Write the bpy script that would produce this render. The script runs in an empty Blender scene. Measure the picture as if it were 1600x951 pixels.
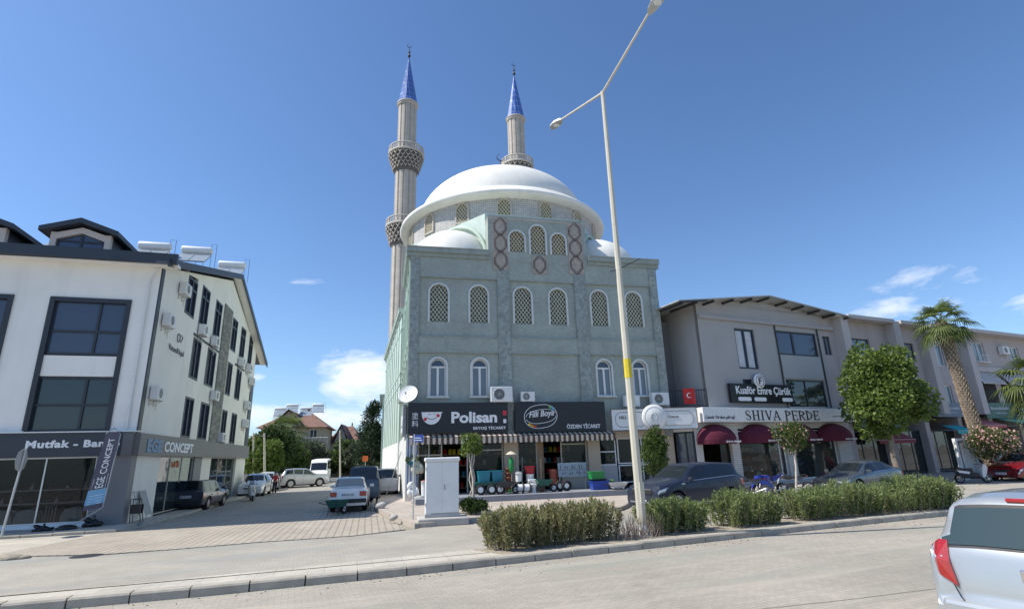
import bpy, bmesh, math, random
import numpy as np
from mathutils import Vector, Matrix
random.seed(7)
R_ = math.radians
SC = bpy.context.scene
COL = SC.collection

# ------------------------------------------------------------------ camera, sky, sun, exposure
F_PX, PITCH, ROLL, CAM_H = 835.0, R_(15.9), R_(-1.75), 2.1
_fw = Vector((0, math.cos(PITCH), math.sin(PITCH)))
_up0 = Vector((0, -math.sin(PITCH), math.cos(PITCH)))
_rt0 = Vector((1, 0, 0))
_rt = _rt0 * math.cos(ROLL) + _up0 * math.sin(ROLL)
_up = -_rt0 * math.sin(ROLL) + _up0 * math.cos(ROLL)
cam_d = bpy.data.cameras.new('camera')
cam = bpy.data.objects.new('camera', cam_d)
COL.objects.link(cam)
cam.matrix_world = Matrix(((_rt.x, _up.x, -_fw.x, 0), (_rt.y, _up.y, -_fw.y, 0), (_rt.z, _up.z, -_fw.z, CAM_H), (0, 0, 0, 1)))
cam_d.sensor_width = 36.0
cam_d.lens = F_PX / 1600.0 * 36.0
cam_d.clip_start, cam_d.clip_end = 0.1, 5000
SC.camera = cam

SUN_EL, SUN_PHI = R_(51), R_(8)          # light travels towards (cos PHI, sin PHI)
ld = Vector((math.cos(SUN_PHI) * math.cos(SUN_EL), math.sin(SUN_PHI) * math.cos(SUN_EL), -math.sin(SUN_EL)))
sd = bpy.data.lights.new('sun', 'SUN')
sd.energy = 4.6
sd.angle = R_(0.53)
sd.color = (1.0, 0.95, 0.86)
sun = bpy.data.objects.new('sun', sd)
COL.objects.link(sun)
sun.rotation_euler = ld.to_track_quat('-Z', 'Y').to_euler()
sun.location = (-30, 0, 60)

W = bpy.data.worlds.new('World')
SC.world = W
W.use_nodes = True
wn, wl = W.node_tree.nodes, W.node_tree.links
for n in list(wn): wn.remove(n)
w_out = wn.new('ShaderNodeOutputWorld')
w_bg = wn.new('ShaderNodeBackground')
w_bg.inputs[1].default_value = 0.113
sky = wn.new('ShaderNodeTexSky')
sky.sky_type = 'NISHITA'
sky.sun_disc = False
sky.sun_elevation = SUN_EL
# blender: rotation 0 puts the sun at +Y, positive turns it towards +X
sky.sun_rotation = math.atan2(-ld.x, -ld.y)
sky.altitude = 30
sky.air_density = 1.0
sky.dust_density = 0.6
sky.ozone_density = 1.6
tc = wn.new('ShaderNodeTexCoord')
sep = wn.new('ShaderNodeSeparateXYZ')
wl.new(tc.outputs['Generated'], sep.inputs[0])


def wmath(op, a, b=None, c=None, clamp=False):
    n = wn.new('ShaderNodeMath')
    n.operation = op
    n.use_clamp = clamp
    for i, x in enumerate((a, b, c)):
        if x is None: continue
        if isinstance(x, (int, float)): n.inputs[i].default_value = x
        else: wl.new(x, n.inputs[i])
    return n.outputs[0]


az = wmath('ARCTAN2', sep.outputs[0], sep.outputs[1])      # azimuth from +Y, to the right
el = wmath('ARCSINE', sep.outputs[2])
cmb = wn.new('ShaderNodeCombineXYZ')
wl.new(wmath('MULTIPLY', az, 9.0), cmb.inputs[0])
wl.new(wmath('MULTIPLY', el, 24.0), cmb.inputs[1])
cn = wn.new('ShaderNodeTexNoise')
cn.inputs['Scale'].default_value = 1.0
cn.inputs['Detail'].default_value = 9
cn.inputs['Roughness'].default_value = 0.62
cn.inputs['Distortion'].default_value = 0.35
wl.new(cmb.outputs[0], cn.inputs['Vector'])


def blob(az0, el0, sa, se, amp):
    a = wmath('POWER', wmath('MULTIPLY', wmath('SUBTRACT', az, az0), 1 / sa), 2.0)
    # POWER of a negative base with an even whole exponent is fine
    b = wmath('POWER', wmath('MULTIPLY', wmath('SUBTRACT', el, el0), 1 / se), 2.0)
    return wmath('MULTIPLY', wmath('EXPONENT', wmath('MULTIPLY', wmath('ADD', a, b), -1.0)), amp)


CLOUDS = [(-0.28, 0.145, 0.12, 0.075, 0.92), (-0.38, 0.075, 0.2, 0.04, 0.82), (-0.40, 0.31, 0.10, 0.018, 0.62),
          (-0.28, 0.30, 0.10, 0.02, 0.35), (0.70, 0.24, 0.14, 0.04, 0.70), (0.62, 0.20, 0.2, 0.03, 0.66),
          (0.86, 0.18, 0.2, 0.05, 0.7), (-0.45, 0.14, 0.03, 0.018, 0.6), (-0.85, 0.12, 0.3, 0.06, 0.4), (1.4, 0.2, 0.5, 0.06, 0.6)]
acc = None
for c in CLOUDS:
    b = blob(*c)
    acc = b if acc is None else wmath('MAXIMUM', acc, b)
cov = wmath('ADD', cn.outputs[0], wmath('SUBTRACT', acc, 1.05))
covs = wmath('MULTIPLY', cov, 3.4, clamp=True)
covs = wmath('MULTIPLY', covs, 0.82)
# pale veil towards the horizon
veil = wmath('MULTIPLY', wmath('EXPONENT', wmath('MULTIPLY', wmath('MAXIMUM', el, 0.0), -7.0)), 0.22)
mix1 = wn.new('ShaderNodeMix')
mix1.data_type = 'RGBA'
wl.new(veil, mix1.inputs[0])
tint = wn.new('ShaderNodeMix')
tint.data_type = 'RGBA'
tint.blend_type = 'MULTIPLY'
tint.inputs[0].default_value = 1.0
wl.new(sky.outputs[0], tint.inputs[6])
tint.inputs[7].default_value = (0.74, 0.95, 1.18, 1)
wl.new(tint.outputs[2], mix1.inputs[6])
mix1.inputs[7].default_value = (5.6, 6.6, 7.8, 1)
mix2 = wn.new('ShaderNodeMix')
mix2.data_type = 'RGBA'
wl.new(covs, mix2.inputs[0])
wl.new(mix1.outputs[2], mix2.inputs[6])
mix2.inputs[7].default_value = (7.8, 8.1, 8.6, 1)
wl.new(mix2.outputs[2], w_bg.inputs[0])
wl.new(w_bg.outputs[0], w_out.inputs[0])

SC.view_settings.view_transform = 'Standard'
SC.view_settings.look = 'None'
SC.view_settings.gamma = 1
SC.view_settings.exposure = 0.37
SC.view_settings.use_curve_mapping = False

# ------------------------------------------------------------------ measuring: a pixel's ray meets a real plane


def ray(px, py):
    return _rt * ((px - 800) / F_PX) + _up * ((475.5 - py) / F_PX) + _fw


def gnd(px, py, z=0.0):
    d = ray(px, py)
    t = (z - CAM_H) / d.z
    return Vector((d.x * t, d.y * t, z))


def at_depth(px, py, Y):
    d = ray(px, py)
    t = Y / d.y
    return Vector((d.x * t, Y, CAM_H + d.z * t))


class Fr:
    """upright plane: u runs along it, v points out of it, z is up"""
    def __init__(self, ox, oy, deg, z0=0.0):
        self.o = Vector((ox, oy, z0))
        a = R_(deg)
        self.deg = deg
        self.u = Vector((math.cos(a), math.sin(a), 0))
        self.v = Vector((math.sin(a), -math.cos(a), 0))

    def P(self, u, v, z):
        return self.o + self.u * u + self.v * v + Vector((0, 0, z))

    def uz(self, px, py, off=0.0):
        d = ray(px, py)
        o = self.o + self.v * off
        t = self.v.dot(o) / self.v.dot(d)
        p = d * t
        return (p - o).dot(self.u), CAM_H + p.z - self.o.z

    def rect(self, x0, y0, x1, y1, off=0.0):
        """pixel box measured through the middle of its sides"""
        ym, xm = (y0 + y1) / 2, (x0 + x1) / 2
        return (self.uz(x0, ym, off)[0], self.uz(x1, ym, off)[0], self.uz(xm, y1, off)[1], self.uz(xm, y0, off)[1])


G0 = Fr(0, 0, 0)
G0.v = Vector((0, 1, 0))     # plain world axes: u=x, v=y

# ------------------------------------------------------------------ objects


def props(o, label=None, cat=None, group=None, kind=None):
    if label: o['label'] = label
    if cat: o['category'] = cat
    if group: o['group'] = group
    if kind: o['kind'] = kind
    return o


def thing(name, label, cat, loc=(0, 0, 0), rotz=0.0, group=None):
    o = bpy.data.objects.new(name, None)
    o.empty_display_size = 0.3
    COL.objects.link(o)
    o.location = loc
    o.rotation_euler = (0, 0, rotz)
    return props(o, label, cat, group)


def root_of(o):
    while o.parent: o = o.parent
    return o


def dup(o, loc=None, rotz=None, label=None, group=None, parent=None, scale=None):
    c = o.copy()
    COL.objects.link(c)
    if parent: c.parent = parent
    if loc is not None: c.location = loc
    if rotz is not None: c.rotation_euler = (0, 0, rotz)
    if label: c['label'] = label
    if group: c['group'] = group
    if scale: c.scale = (scale,) * 3
    for ch in [x for x in bpy.data.objects if x.parent == o]:
        dup(ch, parent=c)
    return c


class MB:
    def __init__(self):
        self.V, self.Fc, self.sm = [], [], []

    def add(self, vs, fs, smooth=False):
        n = len(self.V)
        self.V.extend([tuple(v) for v in vs])
        self.Fc.extend([tuple(i + n for i in f) for f in fs])
        self.sm.extend([smooth] * len(fs))
        return self

    def box(self, fr, u0, u1, v0, v1, z0, z1):
        P = fr.P
        vs = [P(u0, v0, z0), P(u1, v0, z0), P(u1, v1, z0), P(u0, v1, z0), P(u0, v0, z1), P(u1, v0, z1), P(u1, v1, z1), P(u0, v1, z1)]
        return self.add(vs, [(0, 3, 2, 1), (4, 5, 6, 7), (0, 1, 5, 4), (1, 2, 6, 5), (2, 3, 7, 6), (3, 0, 4, 7)])

    def bx(self, cx, cy, z0, sx, sy, sz, rz=0.0):
        f = Fr(cx, cy, math.degrees(rz))
        return self.box(f, -sx / 2, sx / 2, -sy / 2, sy / 2, z0, z0 + sz)

    def prism(self, fr, poly, v0, v1):
        """poly in (u,z), extruded from v0 to v1"""
        n = len(poly)
        vs = [fr.P(u, v0, z) for u, z in poly] + [fr.P(u, v1, z) for u, z in poly]
        fs = [tuple(range(n)), tuple(range(2 * n - 1, n - 1, -1))]
        fs += [(i, (i + 1) % n, n + (i + 1) % n, n + i) for i in range(n)]
        return self.add(vs, fs)

    def slab(self, pts, z0, z1):
        n = len(pts)
        vs = [(p[0], p[1], z0) for p in pts] + [(p[0], p[1], z1) for p in pts]
        fs = [tuple(range(n - 1, -1, -1)), tuple(range(n, 2 * n))]
        fs += [(i, (i + 1) % n, n + (i + 1) % n, n + i) for i in range(n)]
        return self.add(vs, fs)

    def quad(self, a, b, c, d):
        return self.add([a, b, c, d], [(0, 1, 2, 3)])

    def tube(self, pts, r, seg=8, caps=True, smooth=True):
        pts = [Vector(p) for p in pts]
        if isinstance(r, (int, float)): r = [r] * len(pts)
        rings, n = [], len(pts)
        ref = None
        for i, p in enumerate(pts):
            t = (pts[min(i + 1, n - 1)] - pts[max(i - 1, 0)]).normalized()
            if ref is None or abs(ref.dot(t)) > 0.95:
                ref = Vector((0, 0, 1)) if abs(t.z) < 0.9 else Vector((1, 0, 0))
            a = t.cross(ref).normalized()
            b = t.cross(a).normalized()
            ref = a.cross(t) * 1.0
            rings.append([p + a * (r[i] * math.cos(2 * math.pi * k / seg)) + b * (r[i] * math.sin(2 * math.pi * k / seg)) for k in range(seg)])
        vs = [q for rg in rings for q in rg]
        fs = []
        for i in range(n - 1):
            for k in range(seg):
                k2 = (k + 1) % seg
                fs.append((i * seg + k, i * seg + k2, (i + 1) * seg + k2, (i + 1) * seg + k))
        self.add(vs, fs, smooth)
        if caps:
            self.add(rings[0], [tuple(range(seg))])
            self.add(rings[-1], [tuple(range(seg - 1, -1, -1))])
        return self

    def lathe(self, c, prof, seg=32, a0=0.0, a1=2 * math.pi, smooth=True, axis=None, fl=None):
        """prof: (radius, height) list. axis: optional (origin x-dir, y-dir, z-dir)"""
        c = Vector(c)
        full = abs(a1 - a0 - 2 * math.pi) < 1e-6
        m = seg if full else seg + 1
        X, Y, Z = axis if axis else (Vector((1, 0, 0)), Vector((0, 1, 0)), Vector((0, 0, 1)))
        vs = []
        for r, h in prof:
            for k in range(m):
                a = a0 + (a1 - a0) * k / seg
                rr = r * (1 + (fl[0] * abs(math.cos(a * fl[1] / 2)) if fl else 0))
                vs.append(c + X * (rr * math.cos(a)) + Y * (rr * math.sin(a)) + Z * h)
        fs = []
        for i in range(len(prof) - 1):
            for k in range(seg):
                k2 = (k + 1) % m
                fs.append((i * m + k, i * m + k2, (i + 1) * m + k2, (i + 1) * m + k))
        return self.add(vs, fs, smooth)

    def obj(self, name, mat, parent=None, label=None, local=False, merge=False):
        me = bpy.data.meshes.new(name)
        V = self.V
        if parent is not None and not local:
            L = root_of(parent).location
            V = [(v[0] - L.x, v[1] - L.y, v[2] - L.z) for v in V]
        me.from_pydata(V, [], self.Fc)
        me.polygons.foreach_set('use_smooth', self.sm)
        if merge:
            bm = bmesh.new()
            bm.from_mesh(me)
            bmesh.ops.remove_doubles(bm, verts=bm.verts, dist=1e-4)
            bmesh.ops.recalc_face_normals(bm, faces=bm.faces)
            bm.to_mesh(me)
            bm.free()
        me.materials.append(mat)
        me.update()
        o = bpy.data.objects.new(name, me)
        COL.objects.link(o)
        if parent is not None: o.parent = parent
        if label: o['label'] = label
        return o

    def struct(self, name, mat, label=None):
        o = self.obj(name, mat)
        return props(o, label, None, None, 'structure')


def tagged(o, label, cat, group=None, kind=None):
    return props(o, label, cat, group, kind)


def bevel(o, w, seg=2):
    m = o.modifiers.new('b', 'BEVEL')
    m.width = w
    m.segments = seg
    m.limit_method = 'ANGLE'
    m.angle_limit = R_(35)
    return o

# ------------------------------------------------------------------ materials


def _new(name):
    m = bpy.data.materials.new(name)
    m.use_nodes = True
    nt = m.node_tree
    return m, nt, nt.nodes['Principled BSDF']


def _mixc(nt, fac, a, b, mode='MIX'):
    n = nt.nodes.new('ShaderNodeMix')
    n.data_type = 'RGBA'
    n.blend_type = mode
    for i, x in ((0, fac), (6, a), (7, b)):
        if isinstance(x, (int, float)): n.inputs[i].default_value = x
        elif isinstance(x, tuple): n.inputs[i].default_value = (*x[:3], 1)
        else: nt.links.new(x, n.inputs[i])
    return n.outputs[2]


def _noise(nt, vec, scale, detail=4, rough=0.6, sz=None):
    if sz is not None:
        mp = nt.nodes.new('ShaderNodeMapping')
        mp.inputs['Scale'].default_value = sz
        nt.links.new(vec, mp.inputs[0])
        vec = mp.outputs[0]
    n = nt.nodes.new('ShaderNodeTexNoise')
    n.inputs['Scale'].default_value = scale
    n.inputs['Detail'].default_value = detail
    n.inputs['Roughness'].default_value = rough
    nt.links.new(vec, n.inputs['Vector'])
    return n.outputs[0]


def _ramp(nt, v, lo, hi, a=0.0, b=1.0):
    n = nt.nodes.new('ShaderNodeMapRange')
    n.inputs[1].default_value = lo
    n.inputs[2].default_value = hi
    n.inputs[3].default_value = a
    n.inputs[4].default_value = b
    nt.links.new(v, n.inputs[0])
    return n.outputs[0]


def _pos(nt, obj=False):
    if obj:
        return nt.nodes.new('ShaderNodeTexCoord').outputs['Object']
    return nt.nodes.new('ShaderNodeNewGeometry').outputs['Position']


def _bump(nt, bs, h, st, dist=0.02):
    b = nt.nodes.new('ShaderNodeBump')
    b.inputs['Strength'].default_value = st
    b.inputs['Distance'].default_value = dist
    nt.links.new(h, b.inputs['Height'])
    nt.links.new(b.outputs[0], bs.inputs['Normal'])


def pmat(name, col, rough=0.6, var=0.12, scale=1.5, streak=0.0, bump=0.0, bscale=40, metal=0.0, obj=False, spec=0.5, coat=0.0, dirt=None):
    m, nt, bs = _new(name)
    bs.inputs['Roughness'].default_value = rough
    bs.inputs['Metallic'].default_value = metal
    bs.inputs['Specular IOR Level'].default_value = spec
    if coat: 
        bs.inputs['Coat Weight'].default_value = coat
        bs.inputs['Coat Roughness'].default_value = 0.04
    p = _pos(nt, obj)
    c = tuple(col)
    out = None
    if var:
        f = _ramp(nt, _noise(nt, p, scale, 5), 0.3, 0.7)
        out = _mixc(nt, f, tuple(x * (1 - var) for x in c), tuple(min(1, x * (1 + var)) for x in c))
    if streak:
        f2 = _ramp(nt, _noise(nt, p, 1.0, 4, 0.6, (2.2, 2.2, 0.22)), 0.52, 0.75)
        f2 = _ramp(nt, f2, 0, 1, 0, streak)
        out = _mixc(nt, f2, out if out is not None else c, tuple(x * 0.55 for x in c))
    if dirt:
        f3 = _ramp(nt, _noise(nt, p, dirt[0], 6, 0.7), dirt[1], dirt[1] + 0.15, 0, dirt[2])
        out = _mixc(nt, f3, out if out is not None else c, dirt[3])
    if out is not None: nt.links.new(out, bs.inputs['Base Color'])
    else: bs.inputs['Base Color'].default_value = (*c, 1)
    if bump: _bump(nt, bs, _noise(nt, p, bscale, 4), bump)
    return m


def brickmat(name, c1, c2, cm, w, h, deg=0.0, ground=False, rough=0.8, mortar=0.008, offset=0.5, var=0.2, vscale=0.6, bump=0.4, streak=0.0, patch=None, fine=0.0, dist=0.01, cyl=None):
    """bricks / tiles / pavers in metres"""
    m, nt, bs = _new(name)
    bs.inputs['Roughness'].default_value = rough
    p = _pos(nt)
    mp = nt.nodes.new('ShaderNodeMapping')
    mp.inputs['Rotation'].default_value = (0, 0, -R_(deg))
    nt.links.new(p, mp.inputs[0])
    v = mp.outputs[0]
    if not ground:
        s = nt.nodes.new('ShaderNodeSeparateXYZ')
        nt.links.new(v, s.inputs[0])
        a = nt.nodes.new('ShaderNodeMath')
        nt.links.new(s.outputs[0], a.inputs[0])
        nt.links.new(s.outputs[1], a.inputs[1])
        cb = nt.nodes.new('ShaderNodeCombineXYZ')
        nt.links.new(a.outputs[0], cb.inputs[0])
        nt.links.new(s.outputs[2], cb.inputs[1])
        v = cb.outputs[0]
    if cyl:
        s = nt.nodes.new('ShaderNodeSeparateXYZ')
        nt.links.new(p, s.inputs[0])
        def mth(op, a, b_=0.0):
            q = nt.nodes.new('ShaderNodeMath')
            q.operation = op
            for i, x in enumerate((a, b_)):
                if isinstance(x, (int, float)): q.inputs[i].default_value = x
                else: nt.links.new(x, q.inputs[i])
            return q.outputs[0]
        cb = nt.nodes.new('ShaderNodeCombineXYZ')
        nt.links.new(mth('MULTIPLY', mth('ARCTAN2', mth('SUBTRACT', s.outputs[0], cyl[0]), mth('SUBTRACT', s.outputs[1], cyl[1])), cyl[2]), cb.inputs[0])
        nt.links.new(s.outputs[2], cb.inputs[1])
        v = cb.outputs[0]
    b = nt.nodes.new('ShaderNodeTexBrick')
    b.offset = offset
    b.squash = 1.0
    b.inputs['Scale'].default_value = 1.0
    b.inputs['Brick Width'].default_value = w
    b.inputs['Row Height'].default_value = h
    b.inputs['Mortar Size'].default_value = mortar
    b.inputs['Mortar Smooth'].default_value = 0.3
    b.inputs['Color1'].default_value = (*c1, 1)
    b.inputs['Color2'].default_value = (*c2, 1)
    b.inputs['Mortar'].default_value = (*cm, 1)
    nt.links.new(v, b.inputs['Vector'])
    col = b.outputs[0]
    f = _ramp(nt, _noise(nt, p, vscale, 6, 0.65), 0.3, 0.7, 1 - var, 1 + var)
    g = nt.nodes.new('ShaderNodeCombineColor')
    for i in range(3): nt.links.new(f, g.inputs[i])
    col = _mixc(nt, 1.0, col, g.outputs[0], 'MULTIPLY')
    if fine:
        f = _ramp(nt, _noise(nt, p, 35, 3, 0.7), 0.3, 0.7, 1 - fine, 1 + fine)
        g = nt.nodes.new('ShaderNodeCombineColor')
        for i in range(3): nt.links.new(f, g.inputs[i])
        col = _mixc(nt, 1.0, col, g.outputs[0], 'MULTIPLY')
    if patch:
        for (sc, th, amt, pc, off) in patch:
            mpo = nt.nodes.new('ShaderNodeMapping')
            mpo.inputs['Location'].default_value = off
            nt.links.new(v if ground else p, mpo.inputs[0])
            f = _ramp(nt, _noise(nt, mpo.outputs[0], 1.0, 5, 0.62, sc), th, th + 0.12, 0, amt)
            col = _mixc(nt, f, col, pc)
    if streak:
        f2 = _ramp(nt, _noise(nt, p, 1.0, 4, 0.6, (1.6, 1.6, 0.18)), 0.5, 0.75, 0, streak)
        col = _mixc(nt, f2, col, tuple(x * 0.6 for x in c1))
    nt.links.new(col, bs.inputs['Base Color'])
    if bump:
        inv = nt.nodes.new('ShaderNodeMath')
        inv.operation = 'SUBTRACT'
        inv.inputs[0].default_value = 1
        nt.links.new(b.outputs['Fac'], inv.inputs[1])
        _bump(nt, bs, inv.outputs[0], bump, dist)
    return m


def glassmat(name, tint=(0.02, 0.03, 0.035), rough=0.03, see=0.0, spec=0.8, tc=0.88):
    """see: how much of what is behind shows"""
    m, nt, bs = _new(name)
    bs.inputs['Base Color'].default_value = (*tint, 1)
    bs.inputs['Roughness'].default_value = rough
    bs.inputs['Specular IOR Level'].default_value = spec
    nz = _noise(nt, _pos(nt), 0.9, 2)
    _bump(nt, bs, nz, 0.12, 0.05)
    if see:
        tr = nt.nodes.new('ShaderNodeBsdfTransparent')
        tr.inputs[0].default_value = (tc, tc, tc, 1)
        mx = nt.nodes.new('ShaderNodeMixShader')
        mx.inputs[0].default_value = 1 - see
        lw = nt.nodes.new('ShaderNodeLayerWeight')
        lw.inputs[0].default_value = 0.25
        a = nt.nodes.new('ShaderNodeMath')
        a.operation = 'MAXIMUM'
        nt.links.new(lw.outputs['Fresnel'], a.inputs[0])
        a.inputs[1].default_value = 1 - see
        nt.links.new(a.outputs[0], mx.inputs[0])
        nt.links.new(tr.outputs[0], mx.inputs[1])
        nt.links.new(bs.outputs[0], mx.inputs[2])
        nt.links.new(mx.outputs[0], nt.nodes['Material Output'].inputs[0])
    return m


def leafmat(name, dark, light, third=None, scale=6.0, trans=0.35, rough=0.55):
    m, nt, bs = _new(name)
    p = _pos(nt)
    f = _ramp(nt, _noise(nt, p, scale, 2, 0.8), 0.32, 0.68)
    col = _mixc(nt, f, dark, light)
    if third:
        f2 = _ramp(nt, _noise(nt, p, scale * 1.9, 2, 0.8), 0.55, 0.66, 0, third[1])
        col = _mixc(nt, f2, col, third[0])
    nt.links.new(col, bs.inputs['Base Color'])
    bs.inputs['Roughness'].default_value = rough
    bs.inputs['Specular IOR Level'].default_value = 0.35
    tl = nt.nodes.new('ShaderNodeBsdfTranslucent')
    nt.links.new(col, tl.inputs[0])
    mx = nt.nodes.new('ShaderNodeMixShader')
    mx.inputs[0].default_value = trans
    nt.links.new(bs.outputs[0], mx.inputs[1])
    nt.links.new(tl.outputs[0], mx.inputs[2])
    nt.links.new(mx.outputs[0], nt.nodes['Material Output'].inputs[0])
    return m


M = {}
M['white_wall'] = pmat('white_wall', (0.86, 0.83, 0.78), 0.85, 0.05, 0.5, streak=0.16, bump=0.15, dirt=(0.9, 0.58, 0.14, (0.5, 0.47, 0.42)))
M['cream_wall'] = pmat('cream_wall', (0.82, 0.79, 0.72), 0.85, 0.05, 0.5, streak=0.18, bump=0.15, dirt=(0.9, 0.58, 0.16, (0.5, 0.46, 0.38)))
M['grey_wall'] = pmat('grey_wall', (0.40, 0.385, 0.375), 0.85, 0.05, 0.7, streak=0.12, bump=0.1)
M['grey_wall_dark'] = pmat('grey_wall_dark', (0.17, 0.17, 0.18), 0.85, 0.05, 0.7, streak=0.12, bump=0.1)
M['panel_grey'] = pmat('panel_grey', (0.40, 0.40, 0.39), 0.7, 0.04, 0.7)
M['anthracite'] = pmat('anthracite', (0.035, 0.042, 0.055), 0.45, 0.1, 2.0)
M['band_grey'] = pmat('band_grey', (0.16, 0.155, 0.155), 0.5, 0.06, 2.0)
M['black'] = pmat('black', (0.012, 0.012, 0.014), 0.4, 0.1, 2.0)
M['rubber'] = pmat('rubber', (0.02, 0.02, 0.02), 0.8, 0.2, 20, obj=True)
M['white_paint'] = pmat('white_paint', (0.78, 0.78, 0.76), 0.5, 0.03, 2.0)
M['white_plastic'] = pmat('white_plastic', (0.74, 0.74, 0.72), 0.45, 0.04, 3.0, dirt=(5, 0.58, 0.35, (0.45, 0.42, 0.36)))
M['metal'] = pmat('metal', (0.55, 0.56, 0.57), 0.35, 0.08, 5, metal=0.8)
M['galv'] = pmat('galv', (0.50, 0.51, 0.50), 0.5, 0.1, 3, metal=0.35)
M['dark_metal'] = pmat('dark_metal', (0.05, 0.05, 0.055), 0.5, 0.1, 3, metal=0.4)
M['glass'] = glassmat('glass')
M['glass_blue'] = glassmat('glass_blue', (0.045, 0.06, 0.10), 0.05)
M['glass_see'] = glassmat('glass_see', (0.02, 0.03, 0.03), 0.02, see=0.7)
M['curtain_glass'] = glassmat('curtain_glass', (0.16, 0.19, 0.22), 0.1)
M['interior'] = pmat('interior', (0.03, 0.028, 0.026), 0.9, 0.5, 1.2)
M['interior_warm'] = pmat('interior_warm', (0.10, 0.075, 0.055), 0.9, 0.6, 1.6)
M['curtain'] = pmat('curtain', (0.55, 0.56, 0.58), 0.9, 0.1, 3)
M['wood'] = pmat('wood', (0.30, 0.20, 0.12), 0.7, 0.2, 3)
M['concrete'] = pmat('concrete', (0.42, 0.40, 0.37), 0.9, 0.15, 2.0, bump=0.3, bscale=25, dirt=(1.5, 0.55, 0.4, (0.28, 0.26, 0.23)))
M['kerb'] = pmat('kerb', (0.38, 0.345, 0.285), 0.9, 0.18, 2.5, bump=0.4, bscale=30, dirt=(3, 0.56, 0.5, (0.27, 0.25, 0.22)))
M['soil'] = pmat('soil', (0.30, 0.26, 0.20), 0.95, 0.3, 6.0, bump=0.6, bscale=30)
M['red'] = pmat('red', (0.5, 0.03, 0.03), 0.5, 0.08, 3)
M['blue_cloth'] = pmat('blue_cloth', (0.10, 0.22, 0.45), 0.7, 0.08, 3)
# ------------------------------------------------------------------ the ground, the two carriageways, the side street
M['ground'] = pmat('ground', (0.26, 0.23, 0.18), 0.95, 0.25, 0.2)
M['near_pavers'] = brickmat('near_pavers', (0.37, 0.33, 0.27), (0.325, 0.29, 0.24), (0.25, 0.225, 0.185), 0.2, 0.1, 22, True, mortar=0.006,
                            var=0.16, vscale=0.35, bump=0.15, fine=0.2,
                            patch=[((0.12, 0.55, 1), 0.50, 0.75, (0.275, 0.275, 0.23), (0, 0, 0)), ((2.2, 2.2, 1), 0.62, 0.4, (0.22, 0.20, 0.17), (7, 3, 0)), ((0.05, 2.6, 1), 0.60, 0.35, (0.20, 0.19, 0.165), (1, 5, 0)),
                                   ((0.1, 1.3, 1), 0.53, 0.5, (0.44, 0.39, 0.315), (3, 9, 0)), ((9, 9, 1), 0.68, 0.6, (0.12, 0.11, 0.10), (2, 7, 0)), ((1.1, 1.1, 1), 0.64, 0.45, (0.17, 0.155, 0.13), (5, 1, 0))])
M['far_pavers'] = brickmat('far_pavers', (0.375, 0.34, 0.285), (0.335, 0.305, 0.255), (0.27, 0.245, 0.20), 0.2, 0.1, 20, True, mortar=0.006,
                           var=0.14, vscale=0.5, bump=0.25, fine=0.15,
                           patch=[((0.16, 0.8, 1), 0.52, 0.6, (0.25, 0.265, 0.25), (5, 2, 0)), ((0.1, 1.5, 1), 0.55, 0.4, (0.38, 0.35, 0.31), (3, 9, 0)),
                                  ((8, 8, 1), 0.68, 0.5, (0.14, 0.13, 0.12), (2, 7, 0))])
M['apron'] = brickmat('apron', (0.41, 0.36, 0.29), (0.36, 0.315, 0.255), (0.24, 0.21, 0.17), 0.25, 0.22, 105, True, mortar=0.022,
                      var=0.12, vscale=0.5, bump=0.6, fine=0.15, offset=0.5, patch=[((0.4, 0.4, 1), 0.56, 0.35, (0.45, 0.41, 0.34), (1, 2, 0))])
M['street'] = brickmat('street', (0.32, 0.295, 0.255), (0.28, 0.26, 0.225), (0.20, 0.185, 0.16), 0.2, 0.2, 105, True, mortar=0.008,
                       var=0.15, vscale=0.4, bump=0.3, fine=0.15, patch=[((0.6, 0.3, 1), 0.55, 0.5, (0.38, 0.355, 0.32), (1, 2, 0))])
M['pave_pink'] = brickmat('pave_pink', (0.46, 0.40, 0.34), (0.42, 0.36, 0.31), (0.27, 0.24, 0.21), 0.3, 0.3, 22, True, mortar=0.01, offset=0,
                          var=0.13, vscale=0.7, bump=0.3, fine=0.12, patch=[((0.8, 0.8, 1), 0.56, 0.5, (0.48, 0.44, 0.37), (4, 2, 0)), ((2, 2, 1), 0.64, 0.5, (0.25, 0.22, 0.18), (0, 2, 0))])
M['pave_dust'] = brickmat('pave_dust', (0.47, 0.43, 0.36), (0.43, 0.39, 0.33), (0.33, 0.30, 0.26), 0.3, 0.3, 17, True, mortar=0.008, offset=0,
                          var=0.14, vscale=0.8, bump=0.25, fine=0.15, patch=[((0.9, 0.9, 1), 0.52, 0.7, (0.50, 0.46, 0.38), (4, 2, 0)), ((2, 2, 1), 0.60, 0.6, (0.28, 0.24, 0.19), (0, 2, 0))])

KN = [(-60, -8), (-40, -1.5), (-14, 7.35), (-10.5, 8.35), (-7.4, 9.3), (-5.3, 9.95), (-3.7, 10.55), (-2.0, 11.15), (-0.2, 11.95), (0.9, 12.4), (4.7, 14.0), (7.8, 15.3), (13.2, 17.5), (20, 20.3), (40, 28.5), (120, 61)]
KF = [(-60, -6.9), (-40, -0.5), (-14, 8.1), (-8.7, 9.8), (-5.1, 11.35), (-1.1, 13.1), (4.2, 15.5), (7.3, 16.9), (12.5, 19.1), (19.4, 22.0), (39.4, 30.2), (119, 62.5)]
SEAM = [(-60, 1.5), (-30, 10.2), (-17, 14.0), (-13.5, 14.9), (-10.7, 14.75), (-9.2, 15.3), (-7.4, 16.15), (-4.9, 16.9), (-3.3, 18.1), (-3.15, 18.45), (-1.3, 19.5), (4.0, 21.9), (4.9, 24.6), (40, 40.4), (120, 76.5)]

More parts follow.
